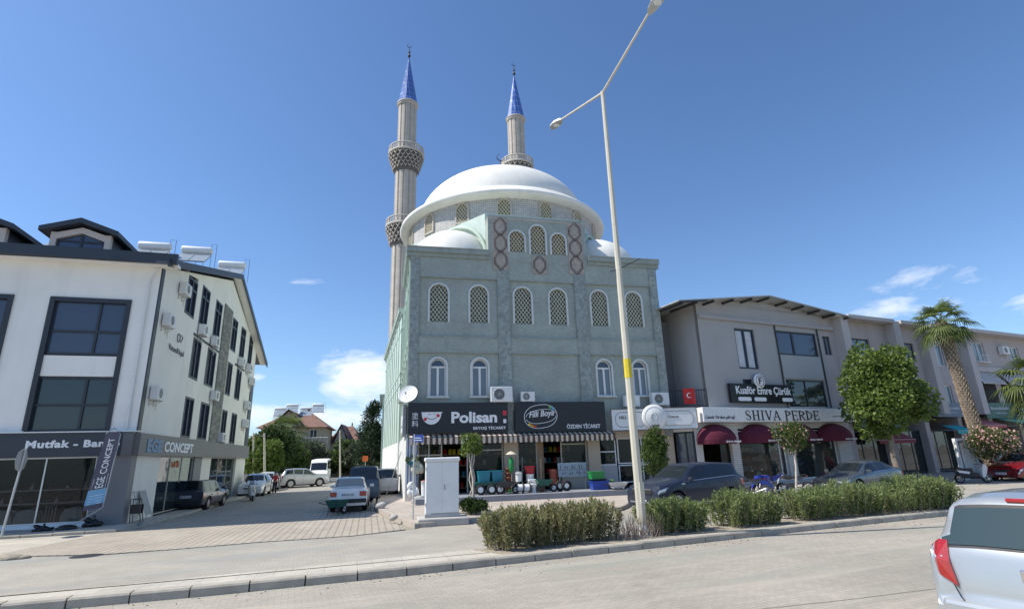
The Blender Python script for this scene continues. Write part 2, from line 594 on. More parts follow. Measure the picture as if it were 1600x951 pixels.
MB().slab([(-900, -60), (900, -60), (900, 1500), (-900, 1500)], -0.5, -0.03).struct('ground', M['ground'])
MB().slab([(-60, -50), (120, -50), (120, 61)] + KN[::-1], -0.2, 0.0).struct('near_carriageway', M['near_pavers'])
MB().slab(KF + SEAM[::-1], -0.2, 0.0).struct('far_carriageway', M['far_pavers'])


def offset_line(L, d):
    out = []
    for i, p in enumerate(L):
        a, b = L[max(0, i - 1)], L[min(len(L) - 1, i + 1)]
        t = Vector((b[0] - a[0], b[1] - a[1])).normalized()
        out.append((p[0] - t.y * d, p[1] + t.x * d))
    return out


def resample(L, step):
    out = [Vector(L[0])]
    for a, b in zip(L[:-1], L[1:]):
        a, b = Vector(a), Vector(b)
        n = max(1, int((b - a).length / 0.05))
        for i in range(1, n + 1):
            p = a.lerp(b, i / n)
            if (p - out[-1]).length >= step: out.append(p)
    return out


# kerb stones of the median: separate blocks with a chamfered front edge and open joints
rk = random.Random(3)


def kerb_run(mb, L, width, z1, step=0.86, inside=1):
    pts = resample(L, step)
    for a, b in zip(pts[:-1], pts[1:]):
        t = (b - a).normalized()
        n = Vector((-t.y, t.x)) * inside
        a2 = a + t * 0.012
        b2 = b - t * 0.012
        dz, dn = rk.uniform(-0.008, 0.008), rk.uniform(-0.008, 0.008)
        prof = [(0.0 + dn, -0.05), (0.012 + dn, z1 - 0.03 + dz), (0.035 + dn, z1 + dz), (width, z1 + dz), (width, -0.05)]
        vs = []
        for q in (a2, b2):
            for (o, z) in prof: vs.append((q.x + n.x * o, q.y + n.y * o, z))
        k = len(prof)
        fs = [tuple(range(k)), tuple(range(2 * k - 1, k - 1, -1))] + [(i, (i + 1) % k, k + (i + 1) % k, k + i) for i in range(k)]
        mb.add(vs, fs)


mb = MB()
kerb_run(mb, KN[2:-1], 0.26, 0.15)
kerb_run(mb, KF[2:-1], 0.12, 0.12, step=0.9, inside=-1)
mb.struct('median_kerb', M['kerb'])
inn = offset_line(KN, 0.24)
inf = offset_line(KF, -0.11)
MB().slab([KN[1], KN[1]] [:1] + inn[1:-1] + inf[1:-1][::-1], -0.1, 0.135).struct('median_strip', M['pave_dust'])
# soil bed under the hedges
bn, bf = offset_line(KN, 0.27), offset_line(KF, -0.16)
MB().slab([(p[0], p[1]) for p in bn if p[0] > -1.6 and p[0] < 60] + [(p[0], p[1]) for p in bf if p[0] > -1.3 and p[0] < 60][::-1], 0.0, 0.142).struct('planting_bed', M['soil'])

# paved apron and side street
AP = [(-60, 1.5), (-30, 10.2), (-17, 14.0), (-13.5, 14.9), (-10.7, 14.75), (-9.2, 15.3), (-7.4, 16.15), (-4.9, 16.9), (-3.3, 18.1), (-4.2, 20.0), (-5.4, 22.6), (-6.45, 25.2), (-14.1, 25.8), (-15.6, 22.0), (-30, 17.0), (-60, 8.6)]
MB().slab([(-13.9, 15.1), (-10.7, 14.95), (-9.2, 15.45), (-7.4, 16.3), (-4.9, 17.05), (-3.6, 18.2), (-4.3, 20.0), (-5.4, 22.6), (-6.45, 25.2), (-14.6, 24.4), (-14.3, 20.6)], -0.2, 0.005).struct('street_apron', M['apron'])
MB().slab([(-14.6, 24.4), (-6.45, 25.2), (-9.4, 38), (-13.2, 55), (-26, 110), (-34, 145), (-50, 145), (-40, 110), (-26.0, 60), (-22, 47), (-20.5, 44), (-14.9, 24.4)], -0.2, 0.001).struct('side_street', M['street'])
# dusty strip in front of the white building and its low pavement
MB().slab([(-60, 1.5), (-30, 10.2), (-17, 14.0), (-13.9, 15.1), (-14.3, 20.6), (-14.6, 24.4), (-16, 24.4), (-60, 10)], -0.2, -0.004).struct('dusty_verge', M['pave_dust'])
mb = MB()
FA = Fr(-15.1, 21.7, 17)           # front of the white building; u is negative to the left
FS = Fr(-15.1, 21.7, 105)          # its side along the street
mb.box(FA, -40, 0.55, 0, 2.15, -0.1, 0.09)
mb.box(FS, -0.02, 24, 0.0, 0.9, -0.1, 0.088)
mb.struct('pavement_by_white_building', M['pave_dust'])
mb = MB()
kerb_run(mb, [FA.P(-40, 2.2, 0)[:2], FA.P(0.4, 2.2, 0)[:2], FA.P(1.1, 1.6, 0)[:2], FS.P(1.6, 1.02, 0)[:2], FS.P(24, 1.02, 0)[:2]], 0.12, 0.10, inside=1)
mb.struct('kerb_by_white_building', M['kerb'])

# pavement round the mosque
PV = [(-6.3, 25.2), (-5.3, 22.6), (-4.15, 20.1), (-3.3, 18.5), (-3.0, 18.55), (-1.3, 19.55), (4.0, 21.95), (4.9, 24.6), (40, 40.4), (120, 76.5), (120, 90), (-5, 90), (-22, 90), (-13.2, 55), (-9.3, 38)]
MB().slab([(p[0], p[1]) for p in PV], -0.2, 0.13).struct('pavement', M['pave_pink'])
mb = MB()
kerb_run(mb, [(-3.35, 18.42), (-1.3, 19.45), (4.05, 21.85), (4.95, 24.5), (40, 40.3)], 0.14, 0.15)
kerb_run(mb, [(-13.25, 55), (-9.4, 38), (-6.4, 25.2), (-6.1, 24.4)], 0.14, 0.16, inside=-1)
mb.struct('pavement_kerb', M['kerb'])
# long repair joint and two covers in the near carriageway
jt = MB()
P = [gnd(x, y, 0)[:2] for x, y in ((1190, 951), (1330, 936), (1480, 917), (1600, 905))]
for a, b in zip(P[:-1], P[1:]):
    jt.slab([(a[0], a[1]), (b[0], b[1]), (b[0], b[1] + 0.02), (a[0], a[1] + 0.025)], 0.001, 0.004)
jt.struct('paving_joint', M['ground'])
# ------------------------------------------------------------------ building kit


def arch_pts(u0, u1, z0, z1, n=14, arch=True):
    """outline from bottom left, anticlockwise; z1 is the crown"""
    if not arch: return [(u0, z0), (u1, z0), (u1, z1), (u0, z1)]
    r = (u1 - u0) / 2
    zs = z1 - r
    c = (u0 + u1) / 2
    pts = [(u0, z0), (u1, z0)]
    for i in range(n + 1):
        a = math.pi * i / n
        pts.append((c + r * math.cos(a), zs + r * math.sin(a)))
    return pts


def band(mb, fr, box_, w, v0, v1, arch=True, bottom=False):
    """a frame of width w round the outline"""
    u0, u1, z0, z1 = box_
    inn = arch_pts(u0, u1, z0, z1, 14, arch)
    out = arch_pts(u0 - w, u1 + w, z0 - (w if bottom else 0), z1 + w, 14, arch)
    n = len(inn)
    vs = []
    for L in (inn, out):
        for v in (v0, v1): vs += [fr.P(a, v, b) for a, b in L]
    fs = []
    rng = range(n) if bottom else range(1, n)
    for i in rng:
        j = (i + 1) % n
        fs += [(n + i, n + j, 3 * n + j, 3 * n + i), (i, j, n + j, n + i), (2 * n + j, 2 * n + i, 3 * n + i, 3 * n + j)]
    if not bottom:
        fs += [(0, n, 3 * n, 2 * n), (1, n + 1, 3 * n + 1, 2 * n + 1)]
    mb.add(vs, fs)
    return mb


def wall_holes(mb, fr, u0, u1, z0, z1, holes, v=0.0, depth=0.25, gable=None):
    us = sorted({u0, u1, *[h[0] for h in holes], *[h[1] for h in holes]})
    zs = sorted({z0, z1, *[h[2] for h in holes], *[h[3] for h in holes]})
    us = [x for x in us if u0 <= x <= u1]
    zs = [x for x in zs if z0 <= x <= z1]
    for a, b in zip(us[:-1], us[1:]):
        for c, d in zip(zs[:-1], zs[1:]):
            mu, mz = (a + b) / 2, (c + d) / 2
            if any(h[0] < mu < h[1] and h[2] < mz < h[3] for h in holes): continue
            mb.quad(fr.P(a, v, c), fr.P(b, v, c), fr.P(b, v, d), fr.P(a, v, d))
    for h in holes:
        arch = len(h) > 4 and h[4]
        pts = arch_pts(h[0], h[1], h[2], h[3], 14, arch)
        n = len(pts)
        for i in range(n):
            p, q = pts[i], pts[(i + 1) % n]
            mb.quad(fr.P(p[0], v, p[1]), fr.P(q[0], v, q[1]), fr.P(q[0], v - depth, q[1]), fr.P(p[0], v - depth, p[1]))
        if arch:
            L = [fr.P(h[0], v, h[3])] + [fr.P(p[0], v, p[1]) for p in pts[2 + 7:]]
            mb.add(L, [tuple(range(len(L)))])
            L = [fr.P(h[1], v, h[3])] + [fr.P(p[0], v, p[1]) for p in pts[2:2 + 8]]
            mb.add(L, [tuple(range(len(L)))])
    return mb


def window(parent, fr, b, v, frame_mat, glass_mat, fw=0.07, mull=(), trans=(), arch=False, name='window', pane_v=-0.03, fd=0.07):
    """a frame mesh (with mullions and transoms) and a pane under it; b = u0,u1,z0,z1; v = plane of the frame front"""
    u0, u1, z0, z1 = b
    mb = MB()
    band(mb, fr, (u0 + fw, u1 - fw, z0 + fw, z1 - fw), fw, v - fd, v, arch, True)
    for f in mull:
        c = u0 + (u1 - u0) * f
        mb.box(fr, c - fw / 2, c + fw / 2, v - fd + 0.004, v - 0.004, z0 + fw, (z1 - (u1 - u0) / 2) if arch else z1 - fw)
    for f in trans:
        c = z0 + (z1 - z0) * f
        mb.box(fr, u0 + fw, u1 - fw, v - fd + 0.002, v - 0.002, c - fw / 2, c + fw / 2)
    o = mb.obj(name, frame_mat, parent)
    pn = MB()
    P = arch_pts(u0 + 0.01, u1 - 0.01, z0 + 0.01, z1 - 0.01, 14, arch)
    pn.prism(fr, P, v + pane_v - 0.012, v + pane_v)
    pn.obj('pane', glass_mat, o)
    return o


_txt_cache = {}


def text_mesh(s, bold=0.0, shear=0.0, space=1.0):
    key = (s, bold, shear, space)
    if key in _txt_cache: return _txt_cache[key]
    cu = bpy.data.curves.new('lettering', 'FONT')
    cu.body = s
    cu.offset = bold
    cu.shear = shear
    cu.space_character = space
    cu.resolution_u = 3
    o = bpy.data.objects.new('lettering', cu)
    COL.objects.link(o)
    dg = bpy.context.evaluated_depsgraph_get()
    me = bpy.data.meshes.new_from_object(o.evaluated_get(dg))
    vs = [v.co.copy() for v in me.vertices]
    fs = [tuple(p.vertices) for p in me.polygons]
    bpy.data.objects.remove(o)
    bpy.data.curves.remove(cu)
    bpy.data.meshes.remove(me)
    _txt_cache[key] = (vs, fs)
    return vs, fs


def lettering(parent, fr, s, u0, u1, z0, z1, v, mat, name='lettering', bold=0.01, shear=0.0, mapf=None, th=0.02, space=1.0, mb=None):
    """letters stretched to fill the box u0..u1, z0..z1 on plane v"""
    vs, fs = text_mesh(s, bold, shear, space)
    if not vs: return None
    x0, x1 = min(q.x for q in vs), max(q.x for q in vs)
    y0, y1 = min(q.y for q in vs), max(q.y for q in vs)
    own = mb is None
    mb = mb or MB()
    def put(q, vv):
        a = (q.x - x0) / (x1 - x0)
        b = (q.y - y0) / (y1 - y0)
        if mapf: return mapf(a, b, vv)
        return fr.P(u0 + a * (u1 - u0), vv, z0 + b * (z1 - z0))
    front = [put(q, v + th) for q in vs]
    back = [put(q, v) for q in vs]
    mb.add(front, fs)
    # edge walls
    cnt = {}
    for f in fs:
        for i in range(len(f)):
            e = (f[i], f[(i + 1) % len(f)])
            k = tuple(sorted(e))
            cnt[k] = cnt.get(k, 0) + 1
    n = len(front)
    es = [k for k, c in cnt.items() if c == 1]
    mb.add(front + back, [(a, b, b + n, a + n) for a, b in es])
    if own: return mb.obj(name, mat, parent)


def split_unit(label, fr, u, z, v, s=1.0, group=None, side='front', mount='wall'):
    """outdoor unit of an air conditioner: casing, grille ring, fan, bracket; u,z = lower left corner"""
    w, d, h = 0.82 * s, 0.30 * s, 0.56 * s
    base = fr.P(u + w / 2, v + 0.05, z)
    t = thing('air_conditioner', label, 'air conditioner', base, 0, group)
    f2 = Fr(base.x, base.y, fr.deg, base.z)
    f2.u, f2.v = fr.u, fr.v
    o = MB().box(f2, -w / 2, w / 2, 0.0, d, 0, h).obj('casing', M['white_plastic'], t)
    bevel(o, 0.02 * s)
    fc = f2.P(-w * 0.12, d, h * 0.5)
    r = h * 0.41
    ax = (f2.u, Vector((0, 0, 1)), f2.v)
    MB().lathe(fc, [(r, 0.003), (r * 0.98, 0.02), (r * 0.9, 0.02), (r * 0.88, 0.003)], 24, axis=ax).obj('fan_ring', M['white_plastic'], t)
    MB().lathe(fc, [(0.001, 0.006), (r * 0.88, 0.006)], 24, axis=ax).obj('fan', M['dark_metal'], t)
    g = MB()
    for k in range(1, 5):
        rr = r * k / 5
        g.lathe(fc, [(rr - 0.006, 0.018), (rr + 0.006, 0.018)], 20, axis=ax)
    for k in range(8):
        a = math.pi * k / 8
        dx, dz = math.cos(a) * r * 0.9, math.sin(a) * r * 0.9
        g.tube([fc + f2.u * dx + Vector((0, 0, dz)) + f2.v * 0.016, fc - f2.u * dx - Vector((0, 0, dz)) + f2.v * 0.016], 0.005, 4)
    g.obj('grille', M['galv'], t)
    for sx in (-0.3, 0.3):
        b = MB()
        b.box(f2, sx * w - 0.015, sx * w + 0.015, -0.05, d, -0.03, 0.0)
        b.box(f2, sx * w - 0.015, sx * w + 0.015, -0.05, -0.02, -0.25, -0.03)
        b.tube([f2.P(sx * w, -0.03, -0.22), f2.P(sx * w, d * 0.8, -0.03)], 0.01, 4)
        b.obj('bracket', M['galv'], t)
    MB().tube([f2.P(w / 2, d * 0.5, h * 0.3), f2.P(w / 2 + 0.08, d * 0.4, h * 0.3), f2.P(w / 2 + 0.12, -0.02, h * 0.3), f2.P(w / 2 + 0.12, -0.03, -0.4)], 0.018, 6).obj('pipe', M['white_plastic'], t)
    return t


def dish(label, pos, r, face, mat=None, mast=0.6, group=None):
    """satellite dish: face = direction the bowl looks"""
    pos = Vector(pos)
    t = thing('satellite_dish', label, 'satellite dish', pos, 0, group)
    f = Vector(face).normalized()
    X = f.cross(Vector((0, 0, 1))).normalized()
    Y = X.cross(f).normalized()
    c = pos + Vector((0, 0, mast + r))
    prof = [(0.001, -0.16 * r)] + [(r * k / 8, -0.16 * r * (1 - (k / 8) ** 2)) for k in range(1, 9)] + [(r * 1.02, 0.01), (r * 1.0, -0.015)]
    MB().lathe(c, prof, 28, axis=(X, Y, f)).obj('bowl', mat or M['white_plastic'], t)
    a = MB()
    tip = c + f * r * 0.9 - Vector((0, 0, r * 0.35))
    a.tube([c - Vector((0, 0, r * 0.98)), tip], 0.015, 5)
    a.obj('arm', M['galv'], t)
    MB().tube([tip, tip - f * 0.12], 0.035, 8).obj('receiver', M['dark_metal'], t)
    MB().tube([pos, c - f * (0.16 * r)], 0.025, 6).obj('mast', M['galv'], t)
    return t


def solar(label, pos, rz, group, s=1.0):
    """roof water heater: two tilted collectors with a tank above"""
    t = thing('solar_water_heater', label, 'solar heater', pos, rz, group)
    def L(name, mat, mb): return mb.obj(name, mat, t, local=True)
    pn = MB()
    for x in (-1.0, 0.03):
        vs = [(x, -0.9, 0.35), (x + 0.97, -0.9, 0.35), (x + 0.97, 0.55, 1.35), (x, 0.55, 1.35)]
        lo = [(a, b + 0.05, c - 0.08) for a, b, c in vs]
        pn.add(vs + lo, [(0, 1, 2, 3), (7, 6, 5, 4), (0, 4, 5, 1), (1, 5, 6, 2), (2, 6, 7, 3), (3, 7, 4, 0)])
    L('collector', M['collector'], pn)
    tk = MB()
    tk.lathe((-1.0, 0.75, 1.72), [(0.001, 0), (0.16, 0.0), (0.25, 0.05), (0.27, 0.1), (0.27, 1.9), (0.25, 1.95), (0.16, 2.0), (0.001, 2.0)], 16, axis=(Vector((0, 1, 0)), Vector((0, 0, 1)), Vector((1, 0, 0))))
    L('tank', M['white_paint'], tk)
    fr = MB()
    for x in (-0.95, 0, 0.95):
        fr.tube([(x, -0.9, 0.0), (x, -0.9, 0.33)], 0.02, 4)
        fr.tube([(x, 0.75, 0.0), (x, 0.75, 1.5)], 0.02, 4)
        fr.tube([(x, -0.9, 0.26), (x, 0.75, 1.36)], 0.02, 4)
    L('stand', M['galv'], fr)
    pp = MB().tube([(0.9, 0.75, 1.95), (0.9, 0.75, 2.25), (1.25, 0.75, 2.25), (1.25, 0.75, 0.3)], 0.015, 4)
    L('pipe', M['dark_metal'], pp)
    return t


M['collector'] = pmat('collector', (0.30, 0.34, 0.38), 0.25, 0.1, 2, spec=0.7)
# ------------------------------------------------------------------ mosque
C0 = gnd(633, 787)
FM = Fr(C0.x, C0.y, 13.4)            # street front, 15.1 m wide
FL = Fr(C0.x, C0.y, 283.4)           # left side: u runs towards the street, so depth is -u
M['tile'] = brickmat('tile', (0.37, 0.41, 0.36), (0.27, 0.31, 0.285), (0.43, 0.45, 0.40), 0.13, 0.055, 13.4, mortar=0.008, var=0.14, vscale=0.7, bump=0.5, streak=0.25, rough=0.55,
                     patch=[((1.2, 1.2, 0.5), 0.58, 0.35, (0.38, 0.44, 0.36), (0, 0, 0)), ((2.5, 2.5, 0.5), 0.62, 0.35, (0.20, 0.28, 0.26), (3, 0, 5))])
M['tile_side'] = brickmat('tile_side', (0.50, 0.60, 0.53), (0.42, 0.53, 0.47), (0.55, 0.62, 0.56), 0.13, 0.055, 13.4, mortar=0.008, var=0.1, vscale=0.7, bump=0.3, streak=0.3, rough=0.6)
M['tile_dark'] = brickmat('tile_dark', (0.21, 0.245, 0.235), (0.36, 0.39, 0.35), (0.28, 0.31, 0.29), 0.16, 0.16, 13.4, mortar=0.02, var=0.2, vscale=2.0, bump=0.4, rough=0.5)
M['cornice'] = pmat('cornice', (0.31, 0.35, 0.32), 0.7, 0.1, 0.8, streak=0.5)
M['mint'] = pmat('mint', (0.46, 0.56, 0.47), 0.7, 0.1, 0.8, streak=0.3)
M['dome_white'] = pmat('dome_white', (0.76, 0.74, 0.68), 0.8, 0.07, 0.6, streak=0.25, bump=0.25, bscale=3, dirt=(1.1, 0.56, 0.22, (0.55, 0.53, 0.48)))
M['stone_beige'] = brickmat('stone_beige', (0.52, 0.46, 0.39), (0.47, 0.415, 0.355), (0.36, 0.32, 0.28), 0.5, 0.25, 13.4, mortar=0.012, var=0.1, vscale=1.0, bump=0.2, streak=0.2)
M['drum_tile'] = brickmat('drum_tile', (0.46, 0.43, 0.40), (0.24, 0.27, 0.32), (0.52, 0.48, 0.43), 0.15, 0.15, 0, mortar=0.03, offset=0, var=0.12, vscale=1.0, bump=0.2, cyl=(FM.P(7.55, -10, 0).x, FM.P(7.55, -10, 0).y, 7.35))
M['trim_white'] = pmat('trim_white', (0.62, 0.64, 0.61), 0.7, 0.08, 2.0, streak=0.2)
M['parapet'] = pmat('parapet', (0.50, 0.46, 0.40), 0.8, 0.1, 2)
M['lattice'] = pmat('lattice', (0.70, 0.67, 0.52), 0.6, 0.06, 3.0)
M['gold_glass'] = glassmat('gold_glass', (0.20, 0.13, 0.03), 0.3)
M['green_glass'] = glassmat('green_glass', (0.06, 0.065, 0.025), 0.3)
M['panel_brown'] = pmat('panel_brown', (0.40, 0.345, 0.29), 0.7, 0.2, 4.0)
M['panel_dark'] = pmat('panel_dark', (0.11, 0.08, 0.075), 0.7, 0.2, 4.0)
M['niche_shade'] = pmat('niche_shade', (0.16, 0.14, 0.13), 0.9, 0.2, 4.0)  # shade inside the stone niches, put into the colour
M['cone_blue'] = brickmat('cone_blue', (0.05, 0.13, 0.42), (0.04, 0.10, 0.34), (0.35, 0.42, 0.55), 0.42, 0.75, 0, mortar=0.02, offset=0, var=0.1, bump=0.0, rough=0.3)
MW = 15.1

mq = thing('mosque', 'pale green tiled mosque with white dome, lattice windows and shops at street level', 'mosque', FM.P(MW / 2, 0, 0))

UPW = [(c - 0.5, c + 0.5, 9.42, 11.6, True) for c in (1.6, 3.87, 6.46, 8.6, 11.2, 13.45)]
LOW = [(c - 0.43, c + 0.43, 5.32, 7.36, True) for c in (1.58, 3.88, 11.2, 13.45)]
PILS = [(0.0, 0.5), (4.95, 5.65), (9.66, 10.36), (14.6, MW)]
wl_ = MB()
# recessed bays between pilasters (plane v=-0.10), plain band between storeys at v=0
wall_holes(wl_, FM, 0, MW, 8.57, 12.05, UPW, v=-0.10, depth=0.2)
wall_holes(wl_, FM, 0, MW, 3.2, 7.72, LOW, v=-0.10, depth=0.25)
wl_.box(FM, 0, MW, -0.4, 0.0, 7.72, 8.57)
wl_.box(FM, 0, MW, -0.4, 0.0, 12.05, 13.2)
wl_.obj('wall', M['tile'], mq)
for a, b in PILS: MB().box(FM, a - 0.002, b + 0.002, -0.3, 0.045, 3.0, 13.195).obj('pilaster', M['tile_dark'], mq)
for a, b in ((0.5, 4.95), (5.65, 9.66), (10.36, 14.6)):
    for z in (7.70, 8.55, 12.03): MB().box(FM, a, b, -0.1, 0.03, z - 0.04, z + 0.04).obj('moulding', M['cornice'], mq)


def cornice(mb, fr, u0, u1, z0=13.2, z1=13.68, ext=0.16):
    mb.box(fr, u0, u1, -0.35, 0.10, z0, z0 + 0.22)
    mb.box(fr, u0 - ext * 0.0, u1, -0.35, ext + 0.1, z0 + 0.22, z1)
    mb.box(fr, u0, u1, -0.35, ext + 0.14, z1, z1 + 0.06)


co = MB()
cornice(co, FM, -0.25, 4.45)
co.obj('cornice', M['cornice'], mq)
co = MB()
cornice(co, FM, 10.6, MW + 0.2)
co.obj('cornice', M['cornice'], mq)
co = MB()
cornice(co, FL, -6.9, -0.36)
co.obj('cornice', M['tile_side'], mq)
co = MB()
_p = FL.P(-13.0, 0.1, 0)
FL2 = Fr(_p.x, _p.y, FL.deg + 3.1)
FL2.o = FL2.o + FL2.u * 13.0
cornice(co, FL2, -35.0, -13.0)
co.box(FL2, -35.0, -13.2, -1.0, 0, 3.4, 13.2)
co.obj('cornice', M['tile_side'], mq)

# left side with its ribs
SD = 29.5
sw = MB()
sw.box(FL, -SD, -0.41, -0.5, -0.1, 3.4, 13.25)
ribs = MB()
k = 0
u = -0.45
while u > -SD:
    ribs.box(FL, u - 0.42, u, -0.1, 0.04, 3.4, 13.2)
    ribs.box(FL, u - 1.35, u - 1.22, -0.1, -0.03, 8.6, 12.0)
    u -= 2.45
for z in (7.72, 8.57, 12.05): ribs.box(FL, -SD, -0.45, -0.1, 0.02, z - 0.06, z + 0.06)
sw.box(FL, -SD, -0.41, -14.5, -0.5, 3.4, 13.2)
for i in range(8): ribs.box(FL2, -15.4 - i * 2.45, -15.0 - i * 2.45, -0.1, 0.06, 3.4, 13.2)
for z in (7.72, 8.57, 12.05): ribs.box(FL2, -35.0, -13.2, -0.1, 0.04, z - 0.06, z + 0.06)
MB().box(FL2, -34.9, -13.25, -1.0, 0.03, -0.2, 3.39).obj('plinth_wall', M['white_paint'], mq)
sw.obj('side_wall', M['tile_side'], mq)
ribs.obj('side_rib', M['mint'], mq)
for i in range(11):
    uu = -2.0 - i * 2.45
    if uu < -28: break
    window(mq, FL, (uu - 0.42, uu + 0.42, 9.4, 11.55), -0.06, M['trim_white'], M['green_glass'], 0.08, (0.5,), (0.33, 0.66), arch=True)
    window(mq, FL, (uu - 0.4, uu + 0.4, 5.3, 7.3), -0.06, M['trim_white'], M['glass'], 0.08, (0.5,), (0.62,), arch=True)
MB().box(FL, -SD, -0.02, -0.4, 0.03, -0.2, 3.4).obj('plinth_wall', M['white_paint'], mq)
rw = MB()
rw.box(Fr(FM.P(MW, 0, 0).x, FM.P(MW, 0, 0).y, 103.4), 0.3, SD, -0.4, 0.0, 0, 13.6)
rw.box(FM, 0.3, MW - 0.3, -SD, -SD + 0.3, 0, 13.4)
rw.obj('side_wall', M['tile_side'], mq)
MB().box(FM, 0.25, MW - 0.3, -SD, -0.3, 13.2, 13.42).obj('roof', M['concrete'], mq)
# annexe further along the street side
an = MB()
an.box(FL, -50, -35.1, -12, 1.5, 0, 9.2)
an.obj('annexe', M['tile_side'], mq)
an = MB().box(FL, -50.3, -35.05, -12, 1.85, 9.2, 9.5).obj('annexe_roof', M['cornice'], mq)


def lattice(mb, fr, b, v, p=0.215, w=0.022):
    """crossed diagonal bars clipped to an arched opening"""
    u0, u1, z0, z1 = b[:4]
    r = (u1 - u0) / 2
    zs, c = z1 - r, (u0 + u1) / 2
    H = 1.35                                          # steepness of the diamonds
    for sgn in (1, -1):
        t = -4.0
        while t < 6.0:
            seg = []
            n = 90
            for i in range(n + 1):
                z = z0 + (z1 - z0) * i / n
                uu = u0 + t + sgn * (z - z0) / H
                ok = u0 <= uu <= u1 and (z <= zs or (uu - c) ** 2 + (z - zs) ** 2 <= r * r)
                if ok: seg.append((uu, z))
            if len(seg) > 2:
                (a, za), (b_, zb) = seg[0], seg[-1]
                d = w * 0.75
                mb.add([fr.P(a - d, v, za), fr.P(a + d, v, za), fr.P(b_ + d, v, zb), fr.P(b_ - d, v, zb)], [(0, 1, 2, 3)])
                mb.add([fr.P(a - d, v - 0.03, za), fr.P(a - d, v, za), fr.P(b_ - d, v, zb), fr.P(b_ - d, v - 0.03, zb)], [(0, 1, 2, 3)])
            t += p
    return mb


def lattice_window(parent, fr, b, v, glass, trim=0.11):
    mb = MB()
    band(mb, fr, b[:4], trim, v - 0.05, v + 0.05, True, False)
    o = mb.obj('window', M['trim_white'], parent)
    lattice(MB(), fr, b, v - 0.06).obj('lattice', M['lattice'], o)
    MB().prism(fr, arch_pts(*b[:4]), v - 0.19, v - 0.17).obj('pane', glass, o)
    return o


for b in UPW: lattice_window(mq, FM, b, -0.1, M['green_glass'])
for b in LOW:
    mb = MB()
    band(mb, FM, b[:4], 0.12, -0.15, -0.03, True, False)
    mb.box(FM, b[0] - 0.18, b[1] + 0.18, -0.2, 0.06, b[2] - 0.1, b[2])
    o = mb.obj('window', M['trim_white'], mq)
    u0, u1, z0, z1 = b[:4]
    fr_ = MB()
    band(fr_, FM, (u0 + 0.06, u1 - 0.06, z0 + 0.06, z1 - 0.06), 0.06, -0.30, -0.22, True, True)
    zs = z1 - (u1 - u0) / 2 - 0.02
    fr_.box(FM, u0 + 0.06, u1 - 0.06, -0.296, -0.20, zs - 0.05, zs + 0.05)
    fr_.box(FM, (u0 + u1) / 2 - 0.06, (u0 + u1) / 2 + 0.06, -0.297, -0.19, z0 + 0.05, zs - 0.05)
    fr_.obj('frame', M['white_paint'], o)
    MB().prism(FM, [(u0, zs), (u1, zs)] + [q for q in arch_pts(*b[:4])[2:] if q[1] > zs], -0.29, -0.28).obj('pane', M['glass_blue'], o)
    MB().box(FM, u0, u1, -0.29, -0.28, z0, zs - 0.01).obj('pane', M['curtain_glass'], o)

# central gable block over the cornice
pv = MB()
PW = [(5.75, 6.65, 13.78, 15.12, True), (7.05, 7.96, 13.7, 15.57, True), (8.36, 9.24, 13.75, 15.12, True)]
wall_holes(pv, FM, 4.45, 10.6, 13.15, 16.1, PW, v=0.02, depth=0.22)
pv.quad(FM.P(4.45, 0.02, 13.15), FM.P(4.45, 0.02, 15.84), FM.P(4.45, -2.2, 15.84), FM.P(4.45, -2.2, 13.15))
pv.quad(FM.P(10.6, 0.02, 13.15), FM.P(10.6, 0.02, 15.84), FM.P(10.6, -2.2, 15.84), FM.P(10.6, -2.2, 13.15))
pv.quad(FM.P(4.45, 0.02, 15.84), FM.P(10.6, 0.02, 15.84), FM.P(10.6, -3.4, 15.84), FM.P(4.45, -3.4, 15.84))
pv.obj('gable_block', M['tile'], mq)
MB().box(FM, 4.43, 10.62, -3.3, 0.05, 15.845, 15.93).obj('gable_coping', M['stone_beige'], mq)
for b in PW: lattice_window(mq, FM, b, 0.02, M['gold_glass'])


def hexpanel(mb1, mb2, cu, z0, z1, n, w):
    """ornament panel: brown field, dark interlaced hexagons"""
    mb1.box(FM, cu - w / 2, cu + w / 2, 0.0, 0.06, z0, z1)
    h = (z1 - z0 - 0.1) / n
    r = w * 0.40
    for i in range(n):
        cz = z0 + 0.05 + h * (i + 0.5)
        for (ra, wd) in ((1.0, 0.028), (0.8, 0.014)):
            pts = []
            for (x, z) in ((-0.18, -0.53), (0.18, -0.53), (1, -0.2), (1, 0.2), (0.18, 0.53), (-0.18, 0.53), (-1, 0.2), (-1, -0.2)):
                pts.append((cu + x * r * ra, cz + z * h * ra * 1.02))
            for j in range(8):
                a, b = pts[j], pts[(j + 1) % 8]
                mb2.tube([FM.P(a[0], 0.065, a[1]), FM.P(b[0], 0.065, b[1])], wd, 4, smooth=False)


a_, b_ = MB(), MB()
for hx in ((5.18, 12.62, 15.95, 3, 0.93), (9.87, 12.58, 15.93, 3, 0.95), (7.55, 12.5, 13.6, 1, 0.93)):
    a_, b_ = MB(), MB()
    hexpanel(a_, b_, *hx)
    o = a_.obj('ornament_panel', M['panel_brown'], mq)
    b_.obj('ornament_band', M['panel_dark'], o)

